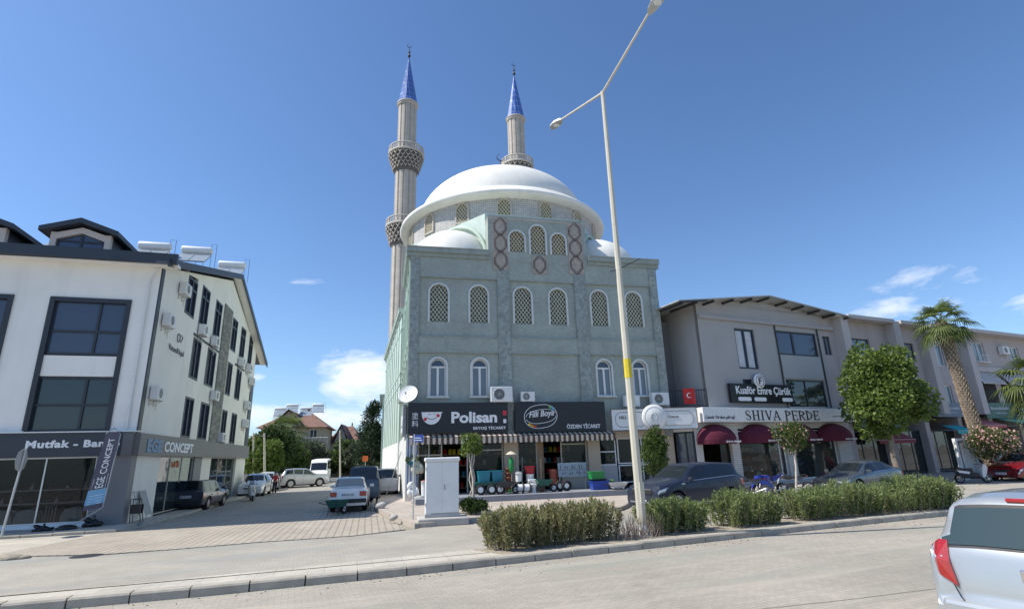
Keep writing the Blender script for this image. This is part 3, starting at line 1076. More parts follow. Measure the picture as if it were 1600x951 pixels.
# octagonal base, corner walls with arches, corner domes
DC = FM.P(7.55, -10.0, 0)
oc = MB()
OCT = [(4.45, -0.9), (0.15, -6.9), (0.15, -13.1), (4.45, -19.1), (10.6, -19.1), (14.9, -13.1), (14.9, -6.9), (10.6, -0.9)]
pts = [FM.P(a, b, 0) for a, b in OCT]
oc.slab([(p.x, p.y) for p in pts], 13.3, 16.6)
oc.obj('octagon_base', M['tile_side'], mq)
for (c1, c2) in (((4.45, -0.9), (0.15, -6.9)), ((14.9, -6.9), (10.6, -0.9))):
    A, B = FM.P(*c1, 0), FM.P(*c2, 0)
    f = Fr(A.x, A.y, math.degrees(math.atan2(B.y - A.y, B.x - A.x)))
    L = (B - A).length
    if f.v.dot(A - DC) < 0:
        f.v = -f.v
    LM = L * (0.38 if c1[0] < 7 else 0.62)
    mid = f.P(LM, 0.12, 13.35)
    o = MB().lathe(mid, [(2.85 * math.cos(t), 2.7 * math.sin(t)) for t in [k * math.pi / 2 / 10 for k in range(11)]], 40).obj('corner_dome', M['dome_white'], mq)
    rb = MB()
    n = 18
    arc = [f.P(LM + 3.05 * math.cos(math.pi * k / n), 0.12, 13.4 + 2.95 * math.sin(math.pi * k / n)) for k in range(n + 1)]
    rb.tube(arc, 0.13, 6)
    rb.obj('arch_rib', M['mint'], mq)

# drum with windows, flared rim, dome
dr = MB()
dr.lathe(DC, [(7.35, 16.0), (7.35, 19.0)], 72, smooth=True)
dr.obj('drum', M['drum_tile'], mq)
for k in range(16):
    a = 2 * math.pi * (k + 0.5) / 16 + R_(13.4) + R_(90) 
    n = Vector((math.cos(a), math.sin(a), 0))
    if n.dot(-FM.v) > 0.55: continue
    p = DC + n * 7.33
    f = Fr(p.x, p.y, 0)
    f.v = n
    f.u = Vector((-n.y, n.x, 0))
    b = (-0.4, 0.4, 17.3, 18.6)
    mb = MB()
    band(mb, f, b, 0.12, -0.05, 0.1, True, True)
    o = mb.obj('drum_window', M['stone_beige'], mq)
    lattice(MB(), f, b, 0.06, p=0.22).obj('lattice', M['lattice'], o)
    MB().prism(f, arch_pts(*b), -0.02, 0.03).obj('pane', M['gold_glass'], o)
prof = [(7.3, 18.72), (7.62, 18.72), (7.7, 18.78), (7.95, 18.8), (8.05, 19.0), (8.0, 19.15), (7.72, 19.22), (7.68, 19.42), (7.4, 19.5), (7.3, 19.75), (6.95, 19.86), (6.5, 19.98)]
MB().lathe(DC, prof, 96).obj('dome_rim', M['dome_white'], mq)
MB().lathe(DC, [(6.62 * math.cos(t), 19.85 + 4.25 * math.sin(t)) for t in [k * math.pi / 2 / 20 for k in range(21)]], 96).obj('dome', M['dome_white'], mq)


def finial(parent, base, s=1.0):
    mb = MB()
    P = [(0.06, 0), (0.05, 0.25), (0.16, 0.38), (0.2, 0.5), (0.14, 0.62), (0.05, 0.72), (0.05, 0.85), (0.12, 0.95), (0.15, 1.03), (0.1, 1.12), (0.03, 1.2), (0.03, 1.35), (0.08, 1.42), (0.03, 1.5), (0.02, 1.7)]
    mb.lathe(base, [(a * s, b * s) for a, b in P], 10)
    c = Vector(base) + Vector((0, 0, 1.98 * s))
    n = 14
    ring = []
    for k in range(n + 1):
        a = math.radians(-60) + math.radians(300) * k / n - math.radians(0) + math.radians(90 - 90)
        ring.append(c + FM.u * (0.26 * s * math.cos(a + math.radians(150))) + Vector((0, 0, 0.26 * s * math.sin(a + math.radians(150)))))
    mb.tube(ring, [0.008 + 0.03 * s * math.sin(math.pi * k / n) for k in range(n + 1)], 5)
    return mb.obj('finial', M['dark_metal'], parent)


finial(mq, (DC + Vector((0, 0, 24.0))), 1.15)

# minarets


def minaret(label, x, y, dz, scale=1.0):
    t = thing('minaret', label, 'minaret', (x, y, dz))
    def L(name, mat, mb, par=None): return mb.obj(name, mat, par or t, local=True)
    def shaft(r, z0, z1, n=12):
        mb = MB()
        seg = n * 6
        vs, fs = [], []
        for z in (z0, z1):
            for k in range(seg):
                ph = k % 6
                rr = r * (1.0 if ph in (1, 2, 3, 4, 5) else 0.90)
                a = 2 * math.pi * k / seg
                vs.append((rr * math.cos(a), rr * math.sin(a), z))
        for k in range(seg):
            fs.append((k, (k + 1) % seg, seg + (k + 1) % seg, seg + k))
        mb.add(vs, fs)
        return mb
    L('shaft', M['stone_beige'], shaft(1.06, 0, 21.2))
    L('shaft', M['stone_beige'], shaft(0.98, 22.5, 29))
    L('shaft', M['stone_beige'], shaft(0.88, 30.0, 35.2))
    rg = MB()
    for z, r in ((35.2, 0.98), (35.4, 1.04)): rg.lathe((0, 0, 0), [(r - 0.1, z), (r, z + 0.05), (r, z + 0.18), (r - 0.12, z + 0.22)], 24)
    L('collar', M['stone_beige'], rg)
    for zt, r0 in ((28.15, 1.0), (20.7, 1.08)):
        bl = MB()
        bl.lathe((0, 0, 0), [(r0, zt - 0.2), (r0 * 1.05, zt), (1.28, zt + 1.2), (1.45, zt + 1.5), (1.45, zt + 1.66)], 36)
        b = L('balcony', M['niche_shade'], bl)
        st = MB()
        for row in range(5):
            z = zt + 0.02 + row * 0.3
            rr = r0 * 1.03 + (1.46 - r0) * (row / 4.6)
            n = 20
            for k in range(n):
                a = 2 * math.pi * (k + 0.5 * (row % 2)) / n
                da = math.pi / n
                c = [(math.cos(a + q * da), math.sin(a + q * da)) for q in (-1, -0.28, 0.28, 1)]
                # a little pointed arch: two side ribs meeting over the core, coloured dark as niche shade
                ro = rr + 0.16
                for (p1, p2, z_a, z_b) in ((0, 1, z - 0.02, z + 0.30), (3, 2, z - 0.02, z + 0.30)):
                    A = (c[p1][0] * ro, c[p1][1] * ro)
                    B = (c[p2][0] * ro, c[p2][1] * ro)
                    mb_w = 0.05
                    st.tube([(A[0], A[1], z_a), (A[0], A[1], z + 0.12), (B[0] * 1.01, B[1] * 1.01, z_b)], [0.06, 0.06, 0.055], 5)
        L('muqarnas', M['stone_beige'], st, b)
        pr = MB()
        pr.lathe((0, 0, 0), [(1.62, zt + 1.6), (1.7, zt + 1.66), (1.7, zt + 1.78), (1.2, zt + 1.8)], 36)
        pr.lathe((0, 0, 0), [(1.56, zt + 2.3), (1.66, zt + 2.3), (1.66, zt + 2.4), (1.56, zt + 2.4)], 36)
        for k in range(32):
            a = 2 * math.pi * k / 32
            pr.tube([(1.61 * math.cos(a), 1.61 * math.sin(a), zt + 1.75), (1.61 * math.cos(a), 1.61 * math.sin(a), zt + 2.3)], 0.045 if k % 4 else 0.075, 4)
        for zz in (1.95, 2.12): pr.lathe((0, 0, 0), [(1.585, zt + zz - 0.025), (1.63, zt + zz - 0.025), (1.63, zt + zz + 0.025), (1.585, zt + zz + 0.025)], 36)
        L('parapet', M['parapet'], pr, b)
    cn_ = MB().lathe((0, 0, 0), [(1.05, 35.5), (0.98, 35.65), (0.90, 35.9), (0.05, 41.0)], 12, smooth=False)
    L('cone', M['cone_blue'], cn_)
    f = finial(t, Vector((x, y, dz)) + Vector((0, 0, 40.9)), 0.85)
    return t


MT = minaret('stone minaret with blue cone and two balconies, left of the dome', -12.62, 59.0, -0.65)
MT.scale = (1.311,) * 3
minaret('stone minaret with blue cone rising from behind the dome', 0.98, 49.0, 0.75)

# ---- shops at the foot of the mosque
M['tan'] = pmat('tan', (0.50, 0.40, 0.30), 0.75, 0.08, 1.0, streak=0.2)
M['shop_frame'] = pmat('shop_frame', (0.55, 0.50, 0.42), 0.5, 0.05, 2)
M['sign_black'] = pmat('sign_black', (0.010, 0.011, 0.016), 0.35, 0.05, 2)
M['letter_white'] = pmat('letter_white', (0.82, 0.82, 0.82), 0.5, 0)
M['letter_red'] = pmat('letter_red', (0.6, 0.03, 0.05), 0.5, 0)
M['letter_black'] = pmat('letter_black', (0.015, 0.015, 0.018), 0.5, 0)
M['awn_cream'] = pmat('awn_cream', (0.62, 0.53, 0.42), 0.85, 0.06, 3)
M['awn_brown'] = pmat('awn_brown', (0.10, 0.065, 0.05), 0.85, 0.06, 3)
M['step'] = pmat('step', (0.24, 0.25, 0.27), 0.8, 0.15, 1.5, bump=0.2)

st = MB().box(FM, 0.35, 11.8, -0.3, 2.9, 0.12, 0.38)
st.struct('shop_platform', M['step'])
MB().box(FM, 12.0, 17.5, -0.3, 1.6, 0.12, 0.30).struct('shop_step', M['step'])
# shop room: floor, walls and ceiling behind the glass
rm = MB()
rm.box(FM, 0.3, 14.6, -7.5, -7.3, 0.3, 3.3)
rm.box(FM, 5.3, 5.5, -7.3, -0.7, 0.3, 3.3)
rm.box(FM, 0.3, 14.6, -7.5, -0.3, 3.1, 3.3)
rm.box(FM, 0.3, 14.6, -7.5, -0.3, 0.12, 0.36)
rm.box(FM, 10.7, 10.9, -7.3, -0.7, 0.3, 3.3)
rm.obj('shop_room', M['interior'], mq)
MB().box(FM, 0.3, MW, -0.35, 0.0, 2.95, 3.4).obj('lintel', M['tan'], mq)
for (a, b) in ((0.28, 0.6), (5.12, 5.85), (9.85, 10.55), (14.55, MW)):
    MB().box(FM, a, b, -0.5, 0.02, 0.36, 2.96).obj('pier', M['tan'], mq)


def shopwin(a, b, z0, z1, mull=(), trans=(), v=-0.25, mat='shop_frame', par=None):
    return window(par or mq, FM, (a, b, z0, z1), v, M[mat], M['glass_see'], 0.06, mull, trans, name='shop_window')


shopwin(0.6, 1.85, 0.4, 2.95, (0.45,), (0.75,))
shopwin(3.15, 5.1, 0.4, 2.95, (), (0.82,))
shopwin(5.9, 7.0, 0.4, 2.95, (), ())
shopwin(8.35, 9.85, 1.25, 2.95, (), (0.85,))
MB().box(FM, 8.35, 9.85, -0.4, -0.22, 0.38, 1.25).obj('stall_riser', M['shop_frame'], mq)
MB().box(FM, 7.0, 7.35, -0.45, -0.2, 0.38, 2.95).obj('door_post', M['wood'], mq)
# third shop, grey panels and a wide dark opening
shopwin(10.6, 11.6, 1.5, 2.95, (), (0.5,), mat='white_paint')
MB().box(FM, 10.55, 11.6, -0.35, -0.2, 0.3, 1.5).obj('stall_riser', M['panel_grey'], mq)
shopwin(11.7, 14.4, 1.55, 2.95, (0.55,), mat='white_paint')
shopwin(11.7, 14.4, 0.55, 1.5, (0.55,), mat='white_paint')

# awning strips under the signs
for (a, b, lab) in ((0.12, 5.4, 'striped awning valance under the left black shop sign'), (5.5, 11.2, 'striped awning valance under the right black shop sign')):
    t = thing('awning', lab, 'awning', FM.P((a + b) / 2, 0.5, 2.85), 0, 'striped shop awnings')
    c1, c2 = MB(), MB()
    n = int((b - a) / 0.14)
    w = (b - a) / n
    for k in range(n):
        mb = (c1, c2)[k % 2]
        x0, x1 = a + k * w, a + (k + 1) * w
        ph = 0.025 * math.sin(k * 0.9)
        mb.quad(FM.P(x0, 0.15, 3.36), FM.P(x1, 0.15, 3.36), FM.P(x1, 0.78, 3.18), FM.P(x0, 0.78, 3.18))
        mb.quad(FM.P(x0, 0.78, 3.18), FM.P(x1, 0.78, 3.18), FM.P(x1, 0.79 + ph, 2.86), FM.P(x0, 0.79 + ph, 2.86))
        mb.add([FM.P(x0 + w * q / 4, 0.79 + ph, 2.86 - 0.05 * math.sin(math.pi * q / 4)) for q in range(5)], [(0, 1, 2, 3, 4)])
    c1.obj('cream_stripes', M['awn_cream'], t)
    c2.obj('brown_stripes', M['awn_brown'], t)
    MB().tube([FM.P(a, 0.77, 3.17), FM.P(b, 0.77, 3.17)], 0.02, 6).obj('rail', M['dark_metal'], t)

# black signs
sg = thing('shop_sign', 'black shop sign reading Polisan with smiling half-round logo', 'sign', FM.P(2.65, 0.3, 3.4), 0, 'black shop signs over the striped awnings')
bevel(MB().box(FM, 0.03, 5.28, 0.12, 0.42, 3.38, 4.94).obj('board', M['sign_black'], sg), 0.015)
lettering(sg, FM, 'Polisan', 2.25, 4.68, 3.88, 4.46, 0.42, M['letter_white'], bold=0.035)
lettering(sg, FM, 'ERTOŞ TİCARET', 3.4, 5.15, 3.50, 3.72, 0.42, M['letter_white'], bold=0.02)
lettering(sg, FM, '塗', 0.22, 0.55, 4.12, 4.45, 0.42, M['letter_white'], bold=0.0)
lettering(sg, FM, '料', 0.22, 0.55, 3.72, 4.05, 0.42, M['letter_white'], bold=0.0)
half = [(1.15 + 0.5 * math.cos(a) * 1.0 + 0.07, 4.38 + 0.48 * math.sin(a) * 1.15) for a in [math.pi + math.pi * k / 16 for k in range(17)]]
lg = MB().prism(FM, [(half[0][0] - 0.03, 4.46)] + half + [(half[-1][0] + 0.08, 4.46)], 0.42, 0.445).obj('logo', M['letter_white'], sg)
for (x, z) in ((0.90, 4.1), (1.56, 4.28)):
    MB().lathe(FM.P(x, 0.446, z), [(0.001, 0.0), (0.09, 0.0)], 16, axis=(FM.u, Vector((0, 0, 1)), FM.v)).obj('logo_dot', M['letter_red'], lg)
MB().tube([FM.P(1.22 + 0.26 * math.cos(a), 0.45, 4.26 + 0.17 * math.sin(a)) for a in [math.radians(200 + 14 * k) for k in range(11)]], 0.014, 4).obj('logo_smile', M['letter_black'], lg)
MB().tube([FM.P(1.05, 0.45, 4.33), FM.P(1.12, 0.45, 4.36), FM.P(1.19, 0.45, 4.33)], 0.01, 4).obj('logo_eye', M['letter_black'], lg)
MB().tube([FM.P(1.3, 0.45, 4.35), FM.P(1.37, 0.45, 4.38), FM.P(1.44, 0.45, 4.35)], 0.01, 4).obj('logo_eye', M['letter_black'], lg)
# small posters on the right end
MB().box(FM, 5.0, 5.2, 0.42, 0.435, 4.25, 4.5).obj('emblem', M['letter_red'], sg)
MB().box(FM, 5.02, 5.18, 0.42, 0.435, 3.85, 4.05).obj('emblem', M['letter_white'], sg)

sg = thing('shop_sign', 'black shop sign reading Filli Boya with an oval rainbow logo', 'sign', FM.P(8.2, 0.3, 3.35), 0, 'black shop signs over the striped awnings')
bevel(MB().box(FM, 5.68, 10.85, 0.12, 0.42, 3.33, 4.94).obj('board', M['sign_black'], sg), 0.015)
lettering(sg, FM, 'ÖZDEN TİCARET', 8.55, 10.5, 3.5, 3.78, 0.42, M['letter_white'], bold=0.02)


def filli(a, b, vv):
    return FM.P(6.45 + a * 1.4, vv, 4.0 + b * 0.42 + a * 0.12)


lettering(sg, FM, 'Filli Boya', 0, 1, 0, 1, 0.43, M['letter_white'], bold=0.015, shear=0.2, mapf=filli)


def oval(cx, cz, rx, rz, tilt, a0, a1, r, mat, name):
    P = []
    for k in range(25):
        a = math.radians(a0 + (a1 - a0) * k / 24)
        x, z = rx * math.copysign(abs(math.cos(a)) ** 0.8, math.cos(a)), rz * math.sin(a)
        P.append(FM.P(cx + x * math.cos(tilt) - z * math.sin(tilt), 0.44, cz + x * math.sin(tilt) + z * math.cos(tilt)))
    MB().tube(P, r, 5).obj(name, mat, sg)


oval(7.1, 4.17, 0.93, 0.62, 0.12, 0, 360, 0.018, M['letter_white'], 'logo_ring')
oval(7.12, 4.17, 0.86, 0.36, 0.12, 10, 170, 0.016, M['letter_white'], 'logo_ring')
oval(7.12, 4.17, 0.86, 0.36, 0.12, 190, 350, 0.016, M['letter_white'], 'logo_ring')
for k, (c, a0) in enumerate((((0.10, 0.35, 0.75), 48), ((0.05, 0.5, 0.55), 58), ((0.25, 0.6, 0.1), 68))):
    oval(7.1, 4.17, 0.88, 0.52, 0.12, a0 - 20, a0 - 9, 0.045, pmat('ink', c, 0.5, 0), 'logo_stripe')
for k, (c, a0) in enumerate((((0.85, 0.65, 0.05), 215), ((0.85, 0.35, 0.03), 228), ((0.75, 0.1, 0.04), 241))):
    oval(7.1, 4.17, 0.88, 0.52, 0.12, a0, a0 + 12, 0.05, pmat('ink', c, 0.5, 0), 'logo_stripe')

# sign round the left corner of the building
sg = thing('shop_sign', 'white and grey corner sign on the side wall of the paint shop', 'sign', FL.P(-1.2, 0.1, 3.0))
bevel(MB().box(FL, -2.6, -0.02, 0.05, 0.22, 3.35, 4.92).obj('board', pmat('sign_grey', (0.30, 0.31, 0.33), 0.5, 0.05, 2), sg), 0.015)
MB().box(FL, -2.4, -0.15, 0.05, 0.24, 3.5, 3.75).obj('stripe', M['letter_white'], sg)
lettering(sg, FL, 'Polisan', -2.3, -0.2, 3.85, 4.45, 0.22, M['letter_white'], bold=0.05)

# white sign with a round emblem, to the right
FW = Fr(5.62, 30.5, 1.5)
sg = thing('shop_sign', 'white framed shop sign with a round emblem board at its middle', 'sign', FW.P(2.4, 0, 3.4))
WU0, WU1, WZ0, WZ1 = FW.uz(955, 654)[0], FW.uz(1090, 654)[0], FW.uz(1022, 671)[1], FW.uz(1022, 637)[1]
bevel(MB().box(FW, WU0, WU1, -0.15, 0.0, WZ0, WZ1).obj('board', M['white_plastic'], sg), 0.01)
bd = MB()
band(bd, FW, (WU0 + 0.03, WU1 - 0.03, WZ0 + 0.03, WZ1 - 0.03), 0.035, -0.05, 0.025, False, True)
bd.obj('border', M['panel_dark'], sg)
WM = FW.uz(1022, 654)[0]
for (a, b) in ((WU0 + 0.25, WM - 0.5), (WM + 0.5, WU1 - 0.25)):
    z0, z1, e = WZ0 + 0.2, WZ1 - 0.2, 0.2
    pp = [(a + e, z0), (b - e, z0), (b, z0 + e), (b, z1 - e), (b - e, z1), (a + e, z1), (a, z1 - e), (a, z0 + e), (a + e, z0)]
    MB().tube([FW.P(x, 0.006, z) for x, z in pp], 0.013, 4).obj('ornament_line', M['panel_dark'], sg)
lettering(sg, FW, 'HILL K', WU0 + 0.45, WU0 + 1.1, 3.95, 4.12, 0.0, M['panel_dark'])
lettering(sg, FW, 'Tasarım', WM + 0.8, WM + 1.4, 3.96, 4.08, 0.0, M['panel_dark'])
eb = thing('round_sign', 'round pale emblem sign mounted in front of the white shop sign', 'sign', FW.P(WM, 0.1, 3.4))
ax = (FW.u, Vector((0, 0, 1)), FW.v)
MB().lathe(FW.P(WM, 0.01, 4.0), [(0.001, 0.0), (0.66, 0.0), (0.7, 0.03), (0.7, 0.12), (0.66, 0.16), (0.001, 0.16)], 40, axis=ax).obj('disc', M['white_plastic'], eb)
MB().lathe(FW.P(WM, 0.01, 4.0), [(0.54, 0.161), (0.545, 0.17), (0.555, 0.17), (0.56, 0.161)], 40, axis=ax).obj('ring', M['panel_grey'], eb)
em = MB()
for s_ in (-1, 1):
    for r0 in (0.12, 0.2):
        em.tube([FW.P(WM + s_ * (0.04 + r0 * math.sin(t) * 0.9), 0.18, 3.78 + 0.45 * t / 3.1) for t in [k * 3.1 / 10 for k in range(11)]], 0.012, 4)
em.obj('emblem', M['panel_grey'], eb)
MB().box(FW, WM - 0.22, WM + 0.22, 0.16, 0.178, 3.5, 3.57).obj('lettering_strip', M['letter_black'], eb)
# ------------------------------------------------------------------ white corner building on the left
wb = thing('apartment_building', 'white corner building with dark framed windows, roof dormers and a glazed ground floor shop', 'building', (-15.1, 21.7, 0))
M['dark_frame'] = pmat('dark_frame', (0.03, 0.035, 0.045), 0.45, 0.1, 2)
M['grey_clad'] = pmat('grey_clad', (0.22, 0.215, 0.22), 0.6, 0.06, 1)
M['stone_stripe'] = brickmat('stone_stripe', (0.30, 0.29, 0.25), (0.17, 0.17, 0.15), (0.10, 0.10, 0.09), 0.5, 0.12, 105, mortar=0.012, var=0.25, vscale=2, bump=0.8)
M['jamb'] = pmat('jamb', (0.62, 0.54, 0.48), 0.8, 0.05, 1)
M['roof_sheet'] = pmat('roof_sheet', (0.10, 0.105, 0.12), 0.5, 0.1, 1)
BAY = 4.05
holes = []
for k in range(6):
    o = -k * BAY
    holes += [(o - 3.72, o - 0.92, 6.5, 8.9), (o - 3.72, o - 0.92, 3.55, 5.68)]
mb = MB()
wall_holes(mb, FA, -24.5, 0, 3.46, 10.5, holes, depth=0.3)
mb.obj('front_wall', M['white_wall'], wb)
for k in range(6):
    o = -k * BAY
    b = MB()
    band(b, FA, (o - 3.72 + 0.16, o - 0.92 - 0.16, 3.6, 8.72), 0.18, -0.1, 0.06, False, False)
    f = b.obj('window_surround', M['dark_frame'], wb)
    window(f, FA, (o - 3.70, o - 0.94, 6.54, 8.84), -0.05, M['dark_frame'], M['glass_blue'], 0.09, (0.62,), (0.42,), pane_v=-0.06)
    w = window(f, FA, (o - 3.70, o - 0.94, 3.55, 5.66), -0.05, M['dark_frame'], M['glass'], 0.09, (0.62,), (0.48,), pane_v=-0.06)
b = MB()
b.box(FA, -24.5, -0.35, -0.6, 0.18, 2.6, 3.5)
b.obj('fascia', M['anthracite'], wb)
b = MB().box(FS, -0.0, 20.95, -0.6, 0.2, 2.6, 3.46)
b.box(FA, -0.35, 0.0, -0.6, 0.18, 2.6, 3.46)
b.obj('fascia', M['band_grey'], wb)
MB().box(FA, -24.5, 0.16, 0.0, 0.24, 3.5, 3.54).obj('ledge', M['white_paint'], wb)
# ground floor: grey clad pier, glass with posts
MB().box(FA, -1.15, 0.02, -0.5, 0.04, 0.0, 2.6).obj('clad_pier', M['grey_clad'], wb)
for k in range(7):
    u1 = -1.17 - k * 3.3
    window(wb, FA, (u1 - 3.3, u1, 0.22, 2.6), -0.1, M['metal'], M['glass_see'], 0.05, (0.5,), name='shop_window')
MB().box(FA, -24.5, -1.16, -0.4, 0.06, 0.0, 0.22).obj('sill', M['white_paint'], wb)
# side wall with gable
SH = []
for (a, b_) in ((3.45, 4.9), (5.75, 7.2), (8.5, 9.9), (12.7, 14.1), (15.25, 16.7), (18.06, 19.35)): SH.append((a, b_, 9.35, 11.5))
for (a, b_) in ((5.35, 6.8), (8.05, 9.8), (12.7, 13.95), (15.2, 16.7)): SH += [(a, b_, 6.45, 8.55), (a, b_, 3.5, 5.52)]
mb = MB()
# gable: step the wall up in vertical strips under the sloping verge
def top(u): return 10.45 + min(u * 0.275, 3.19 - (u - 11.6) * 0.31)
us = sorted({0.0, 20.9, 11.6, *[h[0] for h in SH], *[h[1] for h in SH]})
wall_holes(mb, FS, 0, 20.9, 3.46, 9.35, [h for h in SH if h[3] < 9], depth=0.28)
g = [h for h in SH if h[2] > 9]
wall_holes(mb, FS, 0, 3.4, 9.35, 10.45, [], depth=0.28)
cur = 0.0
for h in g + [(20.9, 20.9, 0, 0)]:
    a, b_ = cur, h[0]
    P = [(a, 9.35), (b_, 9.35), (b_, top(b_))] + ([(11.6, top(11.6))] if a < 11.6 < b_ else []) + [(a, top(a))]
    if a == 0.0: P = [(0, 10.45), (3.4, 10.45), (3.4, 9.35), (3.45, 9.35), (3.45, top(3.45)), (0, top(0) + 0.002)]
    mb.add([FS.P(x, 0, z) for x, z in P], [tuple(range(len(P)))])
    if h[1] > h[0]:
        P = [(h[0], 11.5), (h[1], 11.5), (h[1], top(h[1])), (h[0], top(h[0]))]
        if top(h[0]) < 11.5: P = [(h[0], min(11.5, top(h[0]) - 0.12)), (h[1], min(11.5, top(h[1]) - 0.12)), (h[1], top(h[1])), (h[0], top(h[0]))]
        mb.add([FS.P(x, 0, z) for x, z in P], [(0, 1, 2, 3)])
        mb.quad(FS.P(h[0], 0, 9.35), FS.P(h[1], 0, 9.35), FS.P(h[1], -0.28, 9.35), FS.P(h[0], -0.28, 9.35))
        for x in h[:2]: mb.quad(FS.P(x, 0, 9.35), FS.P(x, 0, 11.5), FS.P(x, -0.28, 11.5), FS.P(x, -0.28, 9.35))
    cur = h[1]
mb.obj('side_wall', M['cream_wall'], wb)
for h in SH:
    z1 = h[3]
    if h[2] > 9: z1 = min(z1, top(h[0]) - 0.14)
    b = MB()
    fr_o = window(wb, FS, (h[0], h[1], h[2], z1), 0.02, M['dark_frame'], M['glass_blue'], 0.11, (0.5,), (0.72,) if h[2] > 9 else (), pane_v=-0.10, fd=0.2)
    if h[2] > 5 and h[2] < 9:
        bb = MB().box(FS, h[0] + 0.1, h[0] + (h[1] - h[0]) * 0.48, -0.09, -0.08, h[2] + 0.1, h[3] - 0.1)
        bb.obj('curtain', M['curtain'], fr_o)
# dark string lines joining windows
for (a, b_, z) in ((3.45, 9.9, 8.62), (12.7, 17.0, 8.62)): MB().box(FS, a + 1.8, b_ + 0.3, 0.0, 0.04, z, z + 0.12).obj('string_course', M['dark_frame'], wb)
MB().box(FS, 10.35, 12.3, -0.1, 0.07, 3.46, 11.75).obj('stone_stripe', M['stone_stripe'], wb)
MB().box(FS, 0.0, 0.32, -0.05, 0.05, 3.46, 10.42).obj('corner_strip', M['dark_frame'], wb)
MB().box(FS, 19.95, 20.95, -0.1, 0.06, 3.5, 8.3).obj('corner_strip', M['dark_frame'], wb)
# side, ground floor
mb = MB()
mb.box(FS, 0.03, 3.1, -0.4, 0.0, 0.0, 2.6)
mb.obj('side_pier', M['cream_wall'], wb)
MB().box(FS, 9.6, 11.45, -0.4, 0.0, 0.0, 2.6).obj('side_pier', M['cream_wall'], wb)
MB().box(FS, 17.9, 20.9, -0.4, 0.0, 0.0, 2.6).obj('side_pier', M['cream_wall'], wb)
MB().box(FS, 8.3, 9.6, -0.4, -0.02, 0.0, 2.6).obj('clad_pier', M['grey_clad'], wb)
window(wb, FS, (3.1, 8.3, 0.12, 2.6), -0.1, M['shop_frame'], M['glass'], 0.05, (0.33, 0.66), name='shop_window')
window(wb, FS, (11.45, 17.9, 0.12, 2.6), -0.1, M['shop_frame'], M['glass'], 0.05, (0.33, 0.66), name='shop_window')
# back parts and room
mb = MB()
mb.box(FA, -24.5, -0.4, -20.9, -20.7, 0, 10.4)
mb.box(FS, 20.7, 20.9, -24, -0.0, 3.4, 10.4)
mb.obj('rear_wall', M['cream_wall'], wb)
mb = MB()
mb.box(FA, -24.5, -0.45, -5.2, -5.0, 0.0, 2.6)
mb.box(FA, -24.5, -0.45, -5.2, -0.2, 2.59, 3.4)
mb.box(FA, -24.5, -0.45, -5.2, -0.2, 0.0, 0.2)
mb.box(FA, -0.55, -0.4, -5.2, -0.3, 0.0, 2.6)
mb.box(FA, -24.5, -0.55, -5.0, -4.9, 6.0, 6.1)
mb.box(FS, 3.1, 18, -1.6, -1.5, 0, 2.6)
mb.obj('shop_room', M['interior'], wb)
mb = MB().box(FA, -24.4, -0.5, -20.0, -0.35, 3.42, 3.5)
mb.box(FA, -24.4, -0.5, -3.2, -3.1, 3.5, 10.3)
mb.box(FS, 0.4, 20.5, -3.2, -3.1, 3.5, 10.3)
mb.obj('inner_wall', M['interior'], wb)
# roof planes with fascia; gable verge over the side
rf = MB()
Q = lambda a, b_, z: FS.P(a, b_, z)
RW = -26.0
for (a, za, b_, zb) in ((-0.75, 10.35, 11.6, 13.86), (11.6, 13.86, 22.9, 10.05)):
    rf.add([Q(a, 0.5, za), Q(b_, 0.5, zb), Q(b_, RW, zb), Q(a, RW, za), Q(a, 0.5, za + 0.12), Q(b_, 0.5, zb + 0.12), Q(b_, RW, zb + 0.12), Q(a, RW, za + 0.12)],
           [(0, 1, 2, 3), (7, 6, 5, 4), (0, 4, 5, 1), (1, 5, 6, 2), (2, 6, 7, 3), (3, 7, 4, 0)])
rf.obj('roof', M['roof_sheet'], wb)
vg = MB()
for (a, za, b_, zb) in ((-0.85, 10.2, 11.6, 13.78), (11.6, 13.78, 23.0, 9.85)):
    vg.prism(FS, [(a, za), (b_, zb), (b_, zb + 0.34), (a, za + 0.34)], 0.5, 0.56)
vg.obj('verge_board', M['anthracite'], wb)
sf = MB()
for (a, za, b_, zb) in ((-0.8, 10.33, 11.6, 13.83), (11.6, 13.83, 22.9, 10.02)):
    sf.add([Q(a, 0.499, za), Q(b_, 0.499, zb), Q(b_, 0.0, zb), Q(a, 0.0, za)], [(0, 1, 2, 3)])
sf.obj('soffit', M['cream_wall'], wb)
FE = Fr(FA.P(0, 0.75, 0).x, FA.P(0, 0.75, 0).y, 17)
MB().box(FE, -26, 0.75, -0.2, 0.0, 10.38, 10.82).obj('eaves_fascia', M['anthracite'], wb)
MB().box(FE, -26, 0.7, -0.8, -0.21, 10.38, 10.5).obj('soffit', M['white_wall'], wb)
